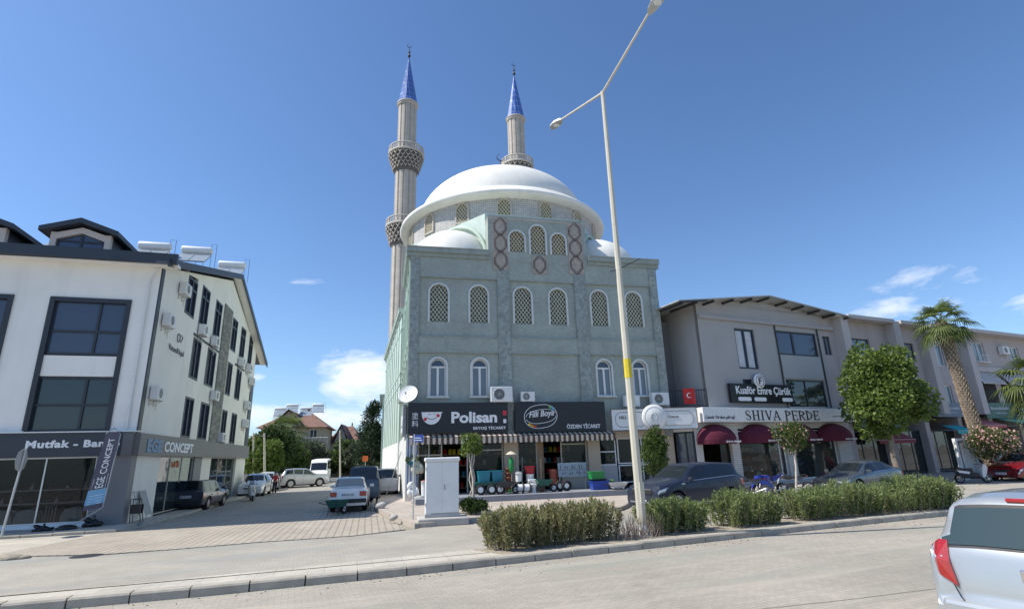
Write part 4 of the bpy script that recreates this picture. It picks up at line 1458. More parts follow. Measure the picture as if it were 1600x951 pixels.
# dormers
for i, cu in enumerate((-3.25, -6.95, -11.0, -15.05)):
    f = FA
    o = MB()
    v0 = -0.25
    for s_ in (-1, 1): o.box(f, cu + s_ * 0.98 - 0.11, cu + s_ * 0.98 + 0.11, v0 - 0.2, v0, 10.6, 11.8)
    o.prism(f, [(cu - 1.08, 11.72), (cu, 12.08), (cu + 1.08, 11.72), (cu + 1.08, 11.45), (cu + 0.87, 11.5), (cu, 11.82), (cu - 0.87, 11.5), (cu - 1.08, 11.45)], v0 - 0.2, v0 + 0.01)
    dm = o.obj('dormer', M['jamb'], wb)
    c = MB()
    for s_ in (-1, 1):
        P = [(v0 - 0.15, 10.6), (v0 - 0.15, 11.75), (v0 - 4.2, 11.75)]
        x0, x1 = cu + s_ * 1.0, cu + s_ * 1.08
        vs = [f.P(x0, a, z) for a, z in P] + [f.P(x1, a, z) for a, z in P]
        c.add(vs, [(0, 1, 2), (5, 4, 3), (0, 3, 4, 1), (1, 4, 5, 2), (2, 5, 3, 0)])
    c.obj('dormer_cheek', M['anthracite'], dm)
    r = MB()
    r.prism(f, [(cu - 1.42, 11.72), (cu, 12.2), (cu + 1.42, 11.72), (cu + 1.42, 11.92), (cu, 12.42), (cu - 1.42, 11.92)], v0 - 4.6, v0 + 0.3)
    r.obj('dormer_roof', M['anthracite'], dm)
    P = [(cu - 0.86, 10.75), (cu + 0.86, 10.75), (cu + 0.86, 11.5), (cu, 11.8), (cu - 0.86, 11.5)]
    w = MB().prism(f, P, v0 - 0.16, v0 - 0.12).obj('pane', M['glass_blue'], dm)
    b = MB()
    b.box(f, cu - 0.05, cu + 0.05, v0 - 0.13, v0 - 0.08, 10.75, 11.75)
    b.box(f, cu - 0.86, cu + 0.86, v0 - 0.13, v0 - 0.085, 11.42, 11.5)
    b.box(f, cu - 0.87, cu - 0.79, v0 - 0.13, v0 - 0.082, 10.75, 11.5)
    b.box(f, cu + 0.79, cu + 0.87, v0 - 0.13, v0 - 0.082, 10.75, 11.5)
    b.obj('frame', M['dark_frame'], dm)
# drainpipe on the front
dp = MB().tube([FA.P(-0.1, 0.2, 10.35), FA.P(-0.35, 0.08, 9.8), FA.P(-0.33, 0.06, 3.6)], 0.045, 8)
dp.obj('drainpipe', M['white_plastic'], wb)
# lettering
sgn = thing('shop_lettering', 'white raised letters Mutfak - Banyo on the dark front band', 'sign', FA.P(-2.3, 0.18, 3.0))
lettering(sgn, FA, 'Mutfak - Banyo', -3.45, -0.42, 2.86, 3.22, 0.185, M['letter_white'], bold=0.04, space=1.1, name='letters')
lettering(sgn, FA, 'e', -4.72, -4.42, 2.92, 3.16, 0.185, M['letter_white'], bold=0.04, name='letters')
sgn = thing('shop_lettering', 'raised EGE CONCEPT letters on the grey band of the street side', 'sign', FS.P(4, 0.2, 3.0))
lettering(sgn, FS, 'CONCEPT', 2.75, 6.9, 2.76, 3.22, 0.205, M['letter_white'], bold=0.03, name='letters')
lettering(sgn, FS, 'EGE', 0.75, 2.45, 2.72, 3.26, 0.205, pmat('letter_blue', (0.12, 0.24, 0.38), 0.5, 0), bold=0.05, name='letters')
sgn = thing('wall_lettering', 'small grey raised letters and emblem high on the side wall', 'sign', FS.P(3.2, 0.01, 8.2))
lettering(sgn, FS, 'VatandHojol', 2.05, 4.15, 7.18, 7.52, 0.012, M['band_grey'], bold=0.0, name='letters')
MB().lathe(FS.P(3.15, 0.02, 8.0), [(0.17, 0), (0.17, 0.03), (0.21, 0.03), (0.21, 0)], 16, axis=(FS.u, Vector((0, 0, 1)), FS.v)).obj('emblem', M['band_grey'], sgn)
MB().tube([FS.P(3.5, 0.03, 7.85), FS.P(3.7, 0.03, 8.1), FS.P(3.5, 0.03, 8.2)], 0.02, 5).obj('emblem', M['band_grey'], sgn)

# wall units
GA = 'outdoor air conditioning units on the white building'
for (u, z, lab) in ((2.2, 9.95, 'air conditioner high on the side wall, left of the first top floor window'), (0.75, 8.05, 'air conditioner beside the dark corner strip, above the small lettering'),
                    (5.75, 8.78, 'air conditioner under the second top floor window of the side wall'), (8.2, 8.68, 'air conditioner under the third top floor window, next to the stone stripe'),
                    (15.1, 8.7, 'air conditioner under the fifth top floor window of the side wall'), (17.7, 8.7, 'air conditioner under the last top floor window of the side wall'),
                    (19.0, 7.9, 'highest air conditioner in the column near the far end of the side wall'), (18.3, 6.05, 'middle air conditioner in the column near the far end of the side wall'),
                    (18.3, 4.75, 'lowest air conditioner in the column near the far end of the side wall'), (0.65, 4.85, 'air conditioner low beside the dark corner strip, above the grey band'),
                    (9.45, 5.75, 'air conditioner between the middle and lower windows, left of the stone stripe'), (12.1, 3.5, 'air conditioner standing on the grey band under the stone stripe')):
    split_unit(lab, FS, u, z, 0.0, 1.0, GA)
# solar heaters and dishes on the roof
GS = 'solar water heaters on the white building'
for (px, py, Y, lab, s) in ((232, 404, 29.5, 'solar water heater between the dormer and the satellite dish', 1), (300, 410, 31.0, 'solar water heater right of the satellite dish', 1),
                            (357, 431, 35.0, 'solar water heater near the ridge end, rightmost on the roof', 1), (92, 394, 29.0, 'solar water heater seen between two dormers', 1)):
    p = at_depth(px, py, Y)
    solar(lab, (p.x, p.y, p.z - 0.45), R_(16), GS, s).scale = (0.88,) * 3
p = at_depth(252, 400, 31.5)
dish('white satellite dish among the solar heaters on the roof', (p.x, p.y, p.z - 0.4), 0.5, (0.2, -0.9, 0.35), mast=0.3)

# ------------------------------------------------------------------ grey shop building, right of the mosque
FB = Fr(10.1, 31.0, 24.3)
gb = thing('shop_building', 'grey two-storey building with sheet roof over the curtain shop', 'building', (10.1, 31.0, 0))
mb = MB()
wall_holes(mb, FB, 1.2, 12.0, 4.45, 10.9, [(4.08, 5.77, 6.9, 9.45), (7.7, 11.5, 7.95, 9.55), (7.9, 11.5, 4.6, 6.35), (4.2, 5.0, 5.9, 6.25)], depth=0.25)
mb.box(FB, 1.2, 1.45, -8, -0.26, 4.45, 10.9)
mb.prism(FB, [(1.2, 10.9), (12.0, 10.9), (12.0, 10.85), (6.6, 11.35), (1.2, 10.95)], -0.2, 0.0)
mb.obj('front_wall', M['grey_wall'], gb)
MB().box(FB, 1.2, 13.2, 0.0, 0.18, 9.86, 10.06).obj('string_course', M['grey_wall'], gb)
mb = MB()
mb.box(FB, -2.6, 1.19, -8.2, -2.6, 0, 10.2)
MC = FM.P(MW + 0.05, 0.0, 0)
pp = [FB.P(1.19, 0, 0), FB.P(-0.1, 0, 0), MC, FB.P(-0.5, -2.59, 0), FB.P(1.19, -2.59, 0)]
mb.slab([(p.x, p.y) for p in pp], 4.3, 4.48)
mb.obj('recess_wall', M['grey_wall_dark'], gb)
mb = MB()
for s_, P in enumerate(([(-0.9, 10.5), (6.6, 11.5), (6.6, 11.56), (-0.9, 10.56)], [(6.6, 11.5), (14.3, 10.7), (14.3, 10.76), (6.6, 11.56)])): mb.prism(FB, P, -8.5, 0.95)
mb.obj('roof', M['galv'], gb)
mb = MB()
for u in (-0.6, 0.5, 1.8, 3.4, 5.0, 6.5, 8.1, 9.6, 11.1, 12.6, 13.9):
    z = 10.3 + (u + 2) * 1.15 / 8.6 if u < 6.6 else 11.45 - (u - 6.6) * 0.8 / 7.7
    MB().box(FB, u - 0.05, u + 0.05, -1.5, 0.93, z - 0.13, z).obj('rafter', M['dark_metal'], gb)
MB().prism(FB, [(-0.9, 10.4), (1.3, 10.69), (1.3, 10.77), (-0.9, 10.48)], 0.85, 0.94).obj('eaves_beam', M['dark_metal'], gb)
w = window(gb, FB, (4.1, 5.75, 6.92, 9.43), -0.08, M['dark_frame'], M['glass_blue'], 0.09, (0.5,), pane_v=-0.05)
for x in (4.25, 5.05): MB().box(FB, x, x + 0.5, -0.128, -0.12, 7.0, 9.3).obj('curtain', M['curtain'], w)
window(gb, FB, (7.72, 11.48, 7.97, 9.53), -0.06, M['dark_frame'], M['glass_blue'], 0.09, (0.4, 0.42), pane_v=-0.05)
MB().box(FB, 7.75, 11.5, 0.0, 0.05, 6.42, 7.9).obj('infill_panel', M['panel_grey'], gb)
window(gb, FB, (7.92, 11.48, 4.62, 6.33), -0.06, M['dark_frame'], M['glass'], 0.07, (0.5,), pane_v=-0.05)
MB().box(FB, 4.2, 5.0, -0.2, -0.1, 5.9, 6.25).obj('vent_window', M['glass'], gb)
for u in (7.62, 11.62): MB().tube([FB.P(u, 0.06, 10.0), FB.P(u + 0.02, 0.06, 4.6)], 0.045, 6).obj('drainpipe', M['dark_metal'], gb)
# balcony, its railing runs from the mosque corner to the front wall
RA, RB = MC + Vector((0.02, -0.05, 0)), FB.P(1.18, 0.03, 0)
def RP(t, z): return RA.lerp(RB, t) + Vector((0, 0, z))
mb = MB()
mb.tube([RP(0, 5.55), RP(1, 5.55)], 0.03, 5)
mb.tube([RP(0, 4.6), RP(1, 4.6)], 0.02, 5)
for k in range(15): mb.tube([RP(k / 14, 4.5), RP(k / 14, 5.55)], 0.012, 4)
mb.obj('balcony_railing', M['dark_metal'], gb)
fl = thing('flag', 'red flag with white crescent and star hanging on the dark balcony railing', 'flag', RP(0.5, 5.0))
FF = Fr(RP(0.5, 0).x, RP(0.5, 0).y, math.degrees(math.atan2(RB.y - RA.y, RB.x - RA.x)))
M['flag_red'] = pmat('flag_red', (0.55, 0.03, 0.03), 0.8, 0.1, 3)
c = MB()
for k in range(6):
    x0, x1 = -0.3 + k * 0.11, -0.3 + (k + 1) * 0.11
    w0, w1 = 0.06 + 0.02 * math.sin(k * 1.6), 0.06 + 0.02 * math.sin((k + 1) * 1.6)
    c.add([FF.P(x0, w0, 4.75), FF.P(x1, w1, 4.75), FF.P(x1, w1, 5.66), FF.P(x0, w0, 5.66)], [(0, 1, 2, 3)], True)
c.obj('cloth', M['flag_red'], fl)
m_ = MB()
n = 16
P1 = [(0.15 * math.cos(math.radians(40 + 280 * k / n)), 0.15 * math.sin(math.radians(40 + 280 * k / n))) for k in range(n + 1)]
P2 = [(0.03 + 0.12 * math.cos(math.radians(35 + 290 * k / n)), 0.12 * math.sin(math.radians(35 + 290 * k / n))) for k in range(n + 1)]
vs = [FF.P(0.03 + a, 0.10, 5.25 + b) for a, b in P1] + [FF.P(0.03 + a, 0.10, 5.25 + b) for a, b in P2]
m_.add(vs, [(i, i + 1, n + 2 + i, n + 1 + i) for i in range(n)])
m_.obj('crescent', M['letter_white'], fl)

# ground floor in white brick
M['white_brick'] = brickmat('white_brick', (0.62, 0.60, 0.57), (0.56, 0.54, 0.51), (0.36, 0.35, 0.33), 0.3, 0.11, 24.3, mortar=0.012, var=0.06, vscale=1, bump=0.6)
mb = MB()
OP = [(0.42, 2.6, 0.15, 3.3, True), (3.2, 7.05, 0.3, 3.3, False), (7.7, 11.7, 0.3, 3.3, False)]
wall_holes(mb, FB, -0.1, 13.0, 0.1, 3.75, OP, depth=0.35)
mb.obj('brick_front', M['white_brick'], gb)
mb = MB()
mb.box(FB, -0.1, 13, -6.2, -6.0, 0, 4.4)
mb.box(FB, -0.1, 13, -6.2, -0.36, 3.7, 4.4)
mb.box(FB, -0.1, 0, -6.2, -0.36, 0.0, 4.4)
mb.box(FB, 12.9, 13.0, -6.2, -0.36, 0.0, 4.4)
mb.box(FB, 0, 13, -6.0, -0.36, 0.1, 0.16)
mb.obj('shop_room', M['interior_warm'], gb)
window(gb, FB, (3.2, 7.05, 0.3, 3.2), -0.2, M['white_paint'], M['glass_see'], 0.07, (0.88,), name='shop_window')
window(gb, FB, (7.7, 11.7, 0.3, 3.2), -0.2, M['white_paint'], M['glass_see'], 0.07, (), name='shop_window')
window(gb, FB, (1.9, 2.6, 0.16, 2.6), -0.2, M['dark_frame'], M['glass_see'], 0.08, (), name='door')
bevel(MB().box(FB, 0.22, 12.98, 0.05, 0.55, 3.66, 4.48).obj('sign_fascia', M['white_plastic'], gb), 0.02)
# shop contents
rr = random.Random(11)
cols = [pmat('goods_a', (0.45, 0.12, 0.08), 0.7, 0.1), pmat('goods_b', (0.50, 0.42, 0.30), 0.7, 0.1), pmat('goods_c', (0.12, 0.16, 0.28), 0.7, 0.1), pmat('goods_d', (0.55, 0.52, 0.48), 0.7, 0.1)]
for s_, (a, b_) in enumerate(((3.4, 6.6), (7.9, 11.3))):
    sh = thing('display_shelf', ('shelves of folded fabrics behind the middle curtain shop window' if s_ == 0 else 'red shelves of fabrics behind the right curtain shop window'), 'shelf', FB.P((a + b_) / 2, -1.2, 0.2))
    f = MB()
    for z in (0.3, 0.85, 1.4, 1.95): f.box(FB, a, b_, -1.5, -0.9, z, z + 0.04)
    for x in (a, (a + b_) / 2, b_): f.box(FB, x - 0.02, x + 0.02, -1.5, -0.9, 0.2, 2.3)
    f.obj('shelf_frame', M['wood'] if s_ == 0 else M['letter_red'], sh)
    for z in (0.34, 0.89, 1.44, 1.99):
        g2 = [MB() for _ in cols]
        x = a + 0.1
        while x < b_ - 0.4:
            w_ = rr.uniform(0.2, 0.5)
            g2[rr.randrange(4)].box(FB, x, x + w_, -1.4, -0.95, z, z + rr.uniform(0.12, 0.38))
            x += w_ + 0.05
        for q, c in zip(g2, cols):
            if q.V: q.obj('folded_fabric', c, sh)
ax = (FB.u, Vector((0, 0, 1)), FB.v)
# burgundy awnings
M['burgundy'] = pmat('burgundy', (0.10, 0.008, 0.025), 0.85, 0.1, 3)
GAW = 'burgundy dome awnings of the curtain shop'
for i, (a, b_) in enumerate(((0.03, 2.72), (3.2, 6.0), (6.65, 9.45), (9.8, 12.72))):
    lab = ('burgundy awning over the curtain shop door, leftmost', 'burgundy awning, second from the left, over the middle window', 'burgundy awning partly hidden by the small flowering tree', 'burgundy awning at the right end of the white brick front')[i]
    t = thing('dome_awning', lab, 'awning', FB.P((a + b_) / 2, 0.3, 2.7), 0, GAW)
    cu, r = (a + b_) / 2, (b_ - a) / 2
    n1, n2 = 14, 8
    vs = []
    for j in range(n2 + 1):
        e = math.pi / 2 * j / n2
        for k in range(n1 + 1):
            th = math.pi * k / n1
            sc = 1.0 + 0.015 * math.cos(th * 14)
            vs.append(FB.P(cu + r * math.cos(th) * math.cos(e) * sc, 0.02 + 0.95 * math.sin(th) * math.cos(e), 2.66 + 0.92 * math.sin(e)))
    fs = [(j * (n1 + 1) + k, j * (n1 + 1) + k + 1, (j + 1) * (n1 + 1) + k + 1, (j + 1) * (n1 + 1) + k) for j in range(n2) for k in range(n1)]
    MB().add(vs, fs, True).obj('canopy', M['burgundy'], t)
    vl = MB()
    for k in range(n1):
        A = [cu + r * math.cos(math.pi * q / n1) for q in (k, k + 1)]
        B = [0.02 + 0.95 * math.sin(math.pi * q / n1) for q in (k, k + 1)]
        vl.quad(FB.P(A[0], B[0], 2.66), FB.P(A[1], B[1], 2.66), FB.P(A[1], B[1], 2.46), FB.P(A[0], B[0], 2.46))
    vl.obj('valance', M['burgundy'], t)
    lettering(t, FB, 'SHIVA PERDE', cu - 0.15, cu + 0.95, 2.52, 2.62, 0.99, M['letter_white'], bold=0.02, name='letters', th=0.01)


# serifed letters drawn as thick and thin strokes
def serif_word(parent, fr, word, u0, u1, z0, z1, v, mat):
    H = z1 - z0
    G = {'S': 0.72, 'H': 0.95, 'I': 0.45, 'V': 0.9, 'A': 0.92, ' ': 0.42, 'P': 0.76, 'E': 0.8, 'R': 0.88, 'D': 0.92}
    tot = sum(G[c] for c in word) + 0.1 * (len(word) - 1)
    k = (u1 - u0) / tot
    x = u0
    for c in word:
        w = G[c] * k
        if c != ' ':
            mb = MB()
            T, t = 0.17 * H * 0.9, 0.055 * H
            def bar(a, b, c_, d, T=T):   # slanted bar from (a,b) to (c_,d) in unit box
                mb.prism(fr, [(x + a * w - T / 2, z0 + b * H), (x + a * w + T / 2, z0 + b * H), (x + c_ * w + T / 2, z0 + d * H), (x + c_ * w - T / 2, z0 + d * H)], v, v + 0.03)
            def hz(a, b, zz, th=t):
                mb.box(fr, x + a * w, x + b * w, v, v + 0.0301, z0 + zz * H - th / 2, z0 + zz * H + th / 2)
            def curve(P, rs):
                mb.tube([fr.P(x + a * w, v + 0.012, z0 + b * H) for a, b in P], [r_ * H for r_ in rs], 6)
            sf = lambda cx, zz, e=0.2: hz(cx - e, cx + e, zz)
            if c == 'H':
                for cx in (0.2, 0.8):
                    bar(cx, 0, cx, 1); sf(cx, 0.02); sf(cx, 0.98)
                hz(0.2, 0.8, 0.5)
            elif c == 'I':
                bar(0.5, 0, 0.5, 1); sf(0.5, 0.02, 0.4); sf(0.5, 0.98, 0.4)
            elif c in 'VA':
                s = (0, 1) if c == 'A' else (1, 0)
                bar(0.1 if c == 'A' else 0.14, s[0], 0.5, s[1], T if c == 'V' else t * 1.2)
                bar(0.88 if c == 'A' else 0.9, s[0], 0.5, s[1], T if c == 'A' else t * 1.2)
                zz = 0.02 if c == 'A' else 0.98
                sf(0.12, zz, 0.17); sf(0.88, zz, 0.17)
                if c == 'A': hz(0.28, 0.72, 0.33)
            elif c in 'PRED':
                bar(0.2, 0, 0.2, 1); sf(0.2, 0.02); sf(0.2, 0.98)
                if c == 'E':
                    hz(0.2, 0.92, 0.97, t * 1.3); hz(0.2, 0.75, 0.5); hz(0.2, 0.95, 0.03, t * 1.3)
                    bar(0.9, 0.78, 0.9, 0.98, t); bar(0.93, 0.03, 0.93, 0.24, t); bar(0.74, 0.4, 0.74, 0.6, t)
                else:
                    bot = 0.0 if c == 'D' else 0.45
                    n = 12
                    P = [(0.2 + 0.68 * math.sin(math.pi * q / n) ** 0.7 if 0 < q < n else 0.2, 0.97 - (0.97 - bot - 0.03) * q / n) for q in range(n + 1)]
                    curve(P, [0.03 + 0.05 * math.sin(math.pi * q / n) for q in range(n + 1)])
                    if c == 'R': bar(0.9, 0, 0.45, 0.48, T); sf(0.92, 0.02, 0.14)
            elif c == 'S':
                P = [(0.85, 0.75), (0.75, 0.93), (0.5, 0.98), (0.25, 0.92), (0.15, 0.75), (0.25, 0.6), (0.5, 0.5), (0.75, 0.4), (0.87, 0.24), (0.75, 0.07), (0.5, 0.02), (0.22, 0.08), (0.12, 0.27)]
                curve(P, [0.03, 0.035, 0.03, 0.04, 0.06, 0.075, 0.085, 0.08, 0.06, 0.04, 0.03, 0.035, 0.03])
            mb.obj('letter', mat, parent)
        x += w + 0.1 * k


sgn = thing('shop_lettering', 'black serif SHIVA PERDE letters on the white band', 'sign', FB.P(6.5, 0.55, 3.7))
serif_word(sgn, FB, 'SHIVA PERDE', 3.38, 9.65, 3.76, 4.32, 0.55, M['letter_black'])
lettering(sgn, FB, "Camda Tül dans gibi tığ", 0.35, 2.55, 3.8, 4.02, 0.55, M['letter_black'], bold=0.0, shear=0.4, name='letters')
MB().box(FB, 10.9, 12.8, 0.55, 0.56, 3.97, 4.01).obj('small_print', M['letter_black'], sgn)

hs = thing('shop_sign', 'black hairdresser sign reading Kuaför Emre Çürük with a round emblem on top', 'sign', FB.P(5.3, 0.2, 4.8))
bevel(MB().box(FB, 2.8, 7.95, 0.08, 0.3, 4.8, 5.93).obj('board', M['sign_black'], hs), 0.015)
lettering(hs, FB, 'Kuaför Emre Çürük', 3.2, 7.8, 5.2, 5.78, 0.3, M['letter_white'], bold=0.02, name='letters')
for a, b_ in ((3.3, 4.35), (4.6, 5.6), (6.95, 7.85)):
    MB().prism(FB, [(a, 4.98), (a + 0.06, 4.9), (b_ - 0.06, 4.9), (b_, 4.98), (b_, 5.05), (b_ - 0.06, 5.13), (a + 0.06, 5.13), (a, 5.05)], 0.3, 0.315).obj('pill_label', M['letter_white'], hs)
MB().lathe(FB.P(5.25, 0.2, 6.12), [(0.001, 0.0), (0.40, 0.0), (0.43, 0.03), (0.43, 0.12), (0.40, 0.14), (0.001, 0.14)], 32, axis=ax).obj('emblem', M['letter_white'], hs)
MB().lathe(FB.P(5.25, 0.2, 6.12), [(0.30, 0.141), (0.30, 0.15), (0.34, 0.15), (0.34, 0.141)], 32, axis=ax).obj('emblem_ring', M['panel_dark'], hs)
lettering(hs, FB, 'F', 5.13, 5.38, 5.92, 6.33, 0.342, M['panel_dark'], bold=0.03, name='letters')

# entrance bay between the mosque and the brick front
EA, EB = MC + Vector((0.0, -0.02, 0)), FB.P(-0.12, -0.1, 0)
FD = Fr(EA.x, EA.y, math.degrees(math.atan2(EB.y - EA.y, EB.x - EA.x)))
EL = (EB - EA).length
MB().box(FD, 0, EL, -0.4, 0.02, 3.2, 4.3).obj('entrance_frame', M['white_wall'], gb)
window(gb, FD, (0.05, EL, 0.15, 3.2), -0.1, M['dark_frame'], M['glass_blue'], 0.1, (0.55,), name='door')

# ------------------------------------------------------------------ long pinkish block to the right
M['pink_wall'] = pmat('pink_wall', (0.44, 0.385, 0.37), 0.85, 0.07, 0.7, streak=0.25)
M['pink_pale'] = pmat('pink_pale', (0.50, 0.46, 0.44), 0.85, 0.07, 0.7, streak=0.25)
pb = thing('terrace_block', 'long mauve-grey terrace block with projecting fins, awnings and shops below', 'building', FB.P(30, 0, 0))
mb = MB()
mh = [(14.95, 17.15, 8.3, 9.5), (20.4, 22.3, 8.3, 9.5), (24.5, 26.0, 7.9, 9.6), (24.1, 25.9, 5.0, 6.4), (30.4, 31.95, 8.5, 10.1), (35.8, 37.3, 8.4, 10.0), (41, 42.5, 8.5, 10.0), (46, 47.5, 8.5, 10), (12.2, 12.95, 8.15, 9.45)]
wall_holes(mb, FB, 12.0, 62, 4.2, 10.85, mh, v=-0.05, depth=0.25)
mb.box(FB, 12.0, 62, -9, -0.3, 10.75, 10.84)
mb.obj('front_wall', M['pink_wall'], pb)
for h in mh: window(pb, FB, (h[0], h[1], h[2], h[3]), -0.15, M['white_paint'] if h[0] > 24 else M['dark_frame'], M['curtain_glass'], 0.07, (0.5,), pane_v=-0.05)
for u in (13.5, 19.3, 23.0, 28.2):
    MB().prism(FB, [(u, 4.2), (u + 0.75, 4.2), (u + 0.75, 10.9), (u, 10.9)], -0.05, 0.6).obj('fin', M['pink_pale'], pb)
for a, b_ in ((12.7, 13.5), (14.25, 19.3), (20.05, 23.0), (23.75, 28.2), (28.95, 62)): MB().box(FB, a, b_, -0.6, 0.75, 10.72, 10.98).obj('roof_edge', M['pink_pale'], pb)
MB().box(FB, 28.95, 62, -0.05, 0.12, 7.62, 8.02).obj('string_course', M['pink_pale'], pb)
for i, (a, b_) in enumerate(((28.95, 32.3), (32.9, 36.6), (37.2, 41), (41.6, 45.5))):
    MB().add([FB.P(a, 0.0, 7.6), FB.P(b_, 0.0, 7.6), FB.P(b_, 0.7, 6.62), FB.P(a, 0.7, 6.62), FB.P(a, 0.0, 7.55), FB.P(b_, 0.0, 7.55), FB.P(b_, 0.68, 6.55), FB.P(a, 0.68, 6.55)], [(0, 1, 2, 3), (4, 5, 6, 7), (3, 2, 6, 7)]).obj('shade', M['pink_pale'], pb)
    MB().box(FB, a + 0.1, b_ - 0.1, -0.3, -0.04, 4.25, 6.9).obj('loggia_shade', M['interior'], pb)  # flat dark panel on the wall, painted shade of an unbuilt recess
for x in (15.7, 17.4, 20.4, 22): MB().box(FB, x, x + 0.55, -3.0, -2.3, 10.84, 11.75).obj('chimney', M['white_wall'], pb)
MB().tube([FB.P(23.9, 0.1, 10.8), FB.P(23.95, 0.1, 4.5)], 0.07, 6).obj('drainpipe', M['dark_metal'], pb)
mb = MB()
mb.box(FB, 13.0, 62, -4.2, -4.0, 0, 4.3)
mb.box(FB, 13.0, 62, -4.2, -0.3, 4.0, 4.3)
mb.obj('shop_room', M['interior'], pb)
for u in (13.0, 17.2, 21.4, 25.6, 29.8, 34.0, 38.2, 42.4): MB().box(FB, u, u + 0.5, -4.0, 0.0, 0, 4.2).obj('pier', M['pink_wall'], pb)
for u in (13.5, 17.7, 21.9, 26.1, 30.3, 34.5, 38.7): window(pb, FB, (u, u + 3.7, 0.2, 3.1), -0.5, M['dark_frame'], M['glass_see'], 0.08, (0.35, 0.68), name='shop_window')
mb = MB().box(FB, 30.5, 31.9, -0.02, 0.25, 8.4, 8.45)
for k in range(9): mb.tube([FB.P(30.5 + k * 0.175, 0.22, 8.4), FB.P(30.5 + k * 0.175, 0.22, 9.0)], 0.015, 4)
mb.tube([FB.P(30.5, 0.22, 9.0), FB.P(31.9, 0.22, 9.0)], 0.02, 4)
mb.obj('window_rail', M['white_paint'], pb)
split_unit('air conditioner beside a top floor window of the mauve block', FB, 34.0, 9.2, -0.05, 1.2)
# shop signs and canopies of the block
def board(lab, name, cat, a, b_, z0, z1, v, mat, txt=None, tm=None, zt=None):
    t = thing(name, lab, cat, FB.P((a + b_) / 2, v, z0))
    MB().box(FB, a, b_, v - 0.12, v, z0, z1).obj('board', mat, t)
    if txt:      # lettering too small to read in the photograph: rows of short strokes
        for r, (q0, q1, h) in enumerate(((0.18, 0.82, 0.16), (0.3, 0.7, 0.08))):
            x, e = a + (b_ - a) * q0, a + (b_ - a) * q1
            zz = z0 + (z1 - z0) * (0.55 - 0.25 * r)
            while x < e:
                w_ = random.uniform(0.05, 0.14)
                MB().box(FB, x, x + w_, v, v + 0.01, zz, zz + (z1 - z0) * h * random.uniform(0.7, 1.2)).obj('stroke', M['curtain'], t)
                x += w_ + 0.05
    return t
board('dark green sign board above the shops left of the round tree', 'shop_sign', 'sign', 13.4, 18.6, 3.3, 4.1, 0.4, pmat('sg1', (0.03, 0.09, 0.08), 0.5, 0.05), 'Sera', None)
board('grey-blue sign board between the round tree and the palm', 'shop_sign', 'sign', 22.4, 26.2, 4.0, 5.0, 0.3, pmat('sg2', (0.12, 0.16, 0.22), 0.5, 0.05), 'GAYRİMENKUL')
board('green sign board right of the palm trunk', 'shop_sign', 'sign', 28.8, 33.0, 3.9, 5.1, 0.4, pmat('sg3', (0.03, 0.11, 0.08), 0.5, 0.05), 'MARKET')
board('pale blue banner beside the green sign board', 'banner', 'banner', 33.2, 34.6, 3.6, 4.8, 0.8, pmat('sg4', (0.30, 0.42, 0.65), 0.6, 0.1), None)
board('magenta and red poster stand at the right edge', 'poster', 'poster', 37.6, 38.9, 0.6, 4.2, 1.2, pmat('sg5', (0.50, 0.04, 0.16), 0.6, 0.3, 0.8), None)
def canopy(lab, a, b_, z0, z1, v, mat):
    t = thing('shop_canopy', lab, 'awning', FB.P((a + b_) / 2, v, z0))
    n = 12
    mb = MB()
    mb.add([FB.P(a, 0.05, z1), FB.P(b_, 0.05, z1), FB.P(b_, v, z0 + 0.25), FB.P(a, v, z0 + 0.25)], [(0, 1, 2, 3)])
    mb.add([FB.P(a, 0.05, z1 - 0.03), FB.P(b_, 0.05, z1 - 0.03), FB.P(b_, v - 0.02, z0 + 0.22), FB.P(a, v - 0.02, z0 + 0.22)], [(0, 1, 2, 3)])
    mb.obj('cover', mat, t)
    mb = MB()
    for k in range(n):
        x0, x1 = a + (b_ - a) * k / n, a + (b_ - a) * (k + 1) / n
        xm = (x0 + x1) / 2
        mb.add([FB.P(x0, v, z0 + 0.25), FB.P(x0, v + 0.01, z0 + 0.05), FB.P(xm, v + 0.02, z0), FB.P(x1, v + 0.01, z0 + 0.05), FB.P(x1, v, z0 + 0.25)], [(0, 1, 2, 3, 4)])
    mb.obj('valance', mat, t)
    MB().tube([FB.P(a, 0.1, z0 + 0.3), FB.P(a, v, z0 + 0.25), FB.P(b_, v, z0 + 0.25), FB.P(b_, 0.1, z0 + 0.3)], 0.02, 5).obj('frame', M['galv'], t)
canopy('turquoise awning with white edge behind the parked scooter', 23.3, 25.4, 2.75, 3.4, 1.0, pmat('teal', (0.03, 0.42, 0.45), 0.7, 0.1, 3))
canopy('faded red awning left of the palm trunk', 26.0, 29.2, 3.1, 3.8, 1.3, pmat('faded_red', (0.48, 0.12, 0.12), 0.8, 0.1, 3))
canopy('pale green canopy behind the pink flowering bush', 30.2, 36.5, 3.0, 3.9, 2.6, pmat('pale_green', (0.22, 0.50, 0.33), 0.8, 0.1, 3))
canopy('dark red awning behind the trunk of the round tree', 14.0, 17.8, 2.2, 3.1, 1.2, pmat('dull_red', (0.25, 0.04, 0.05), 0.8, 0.2, 3))

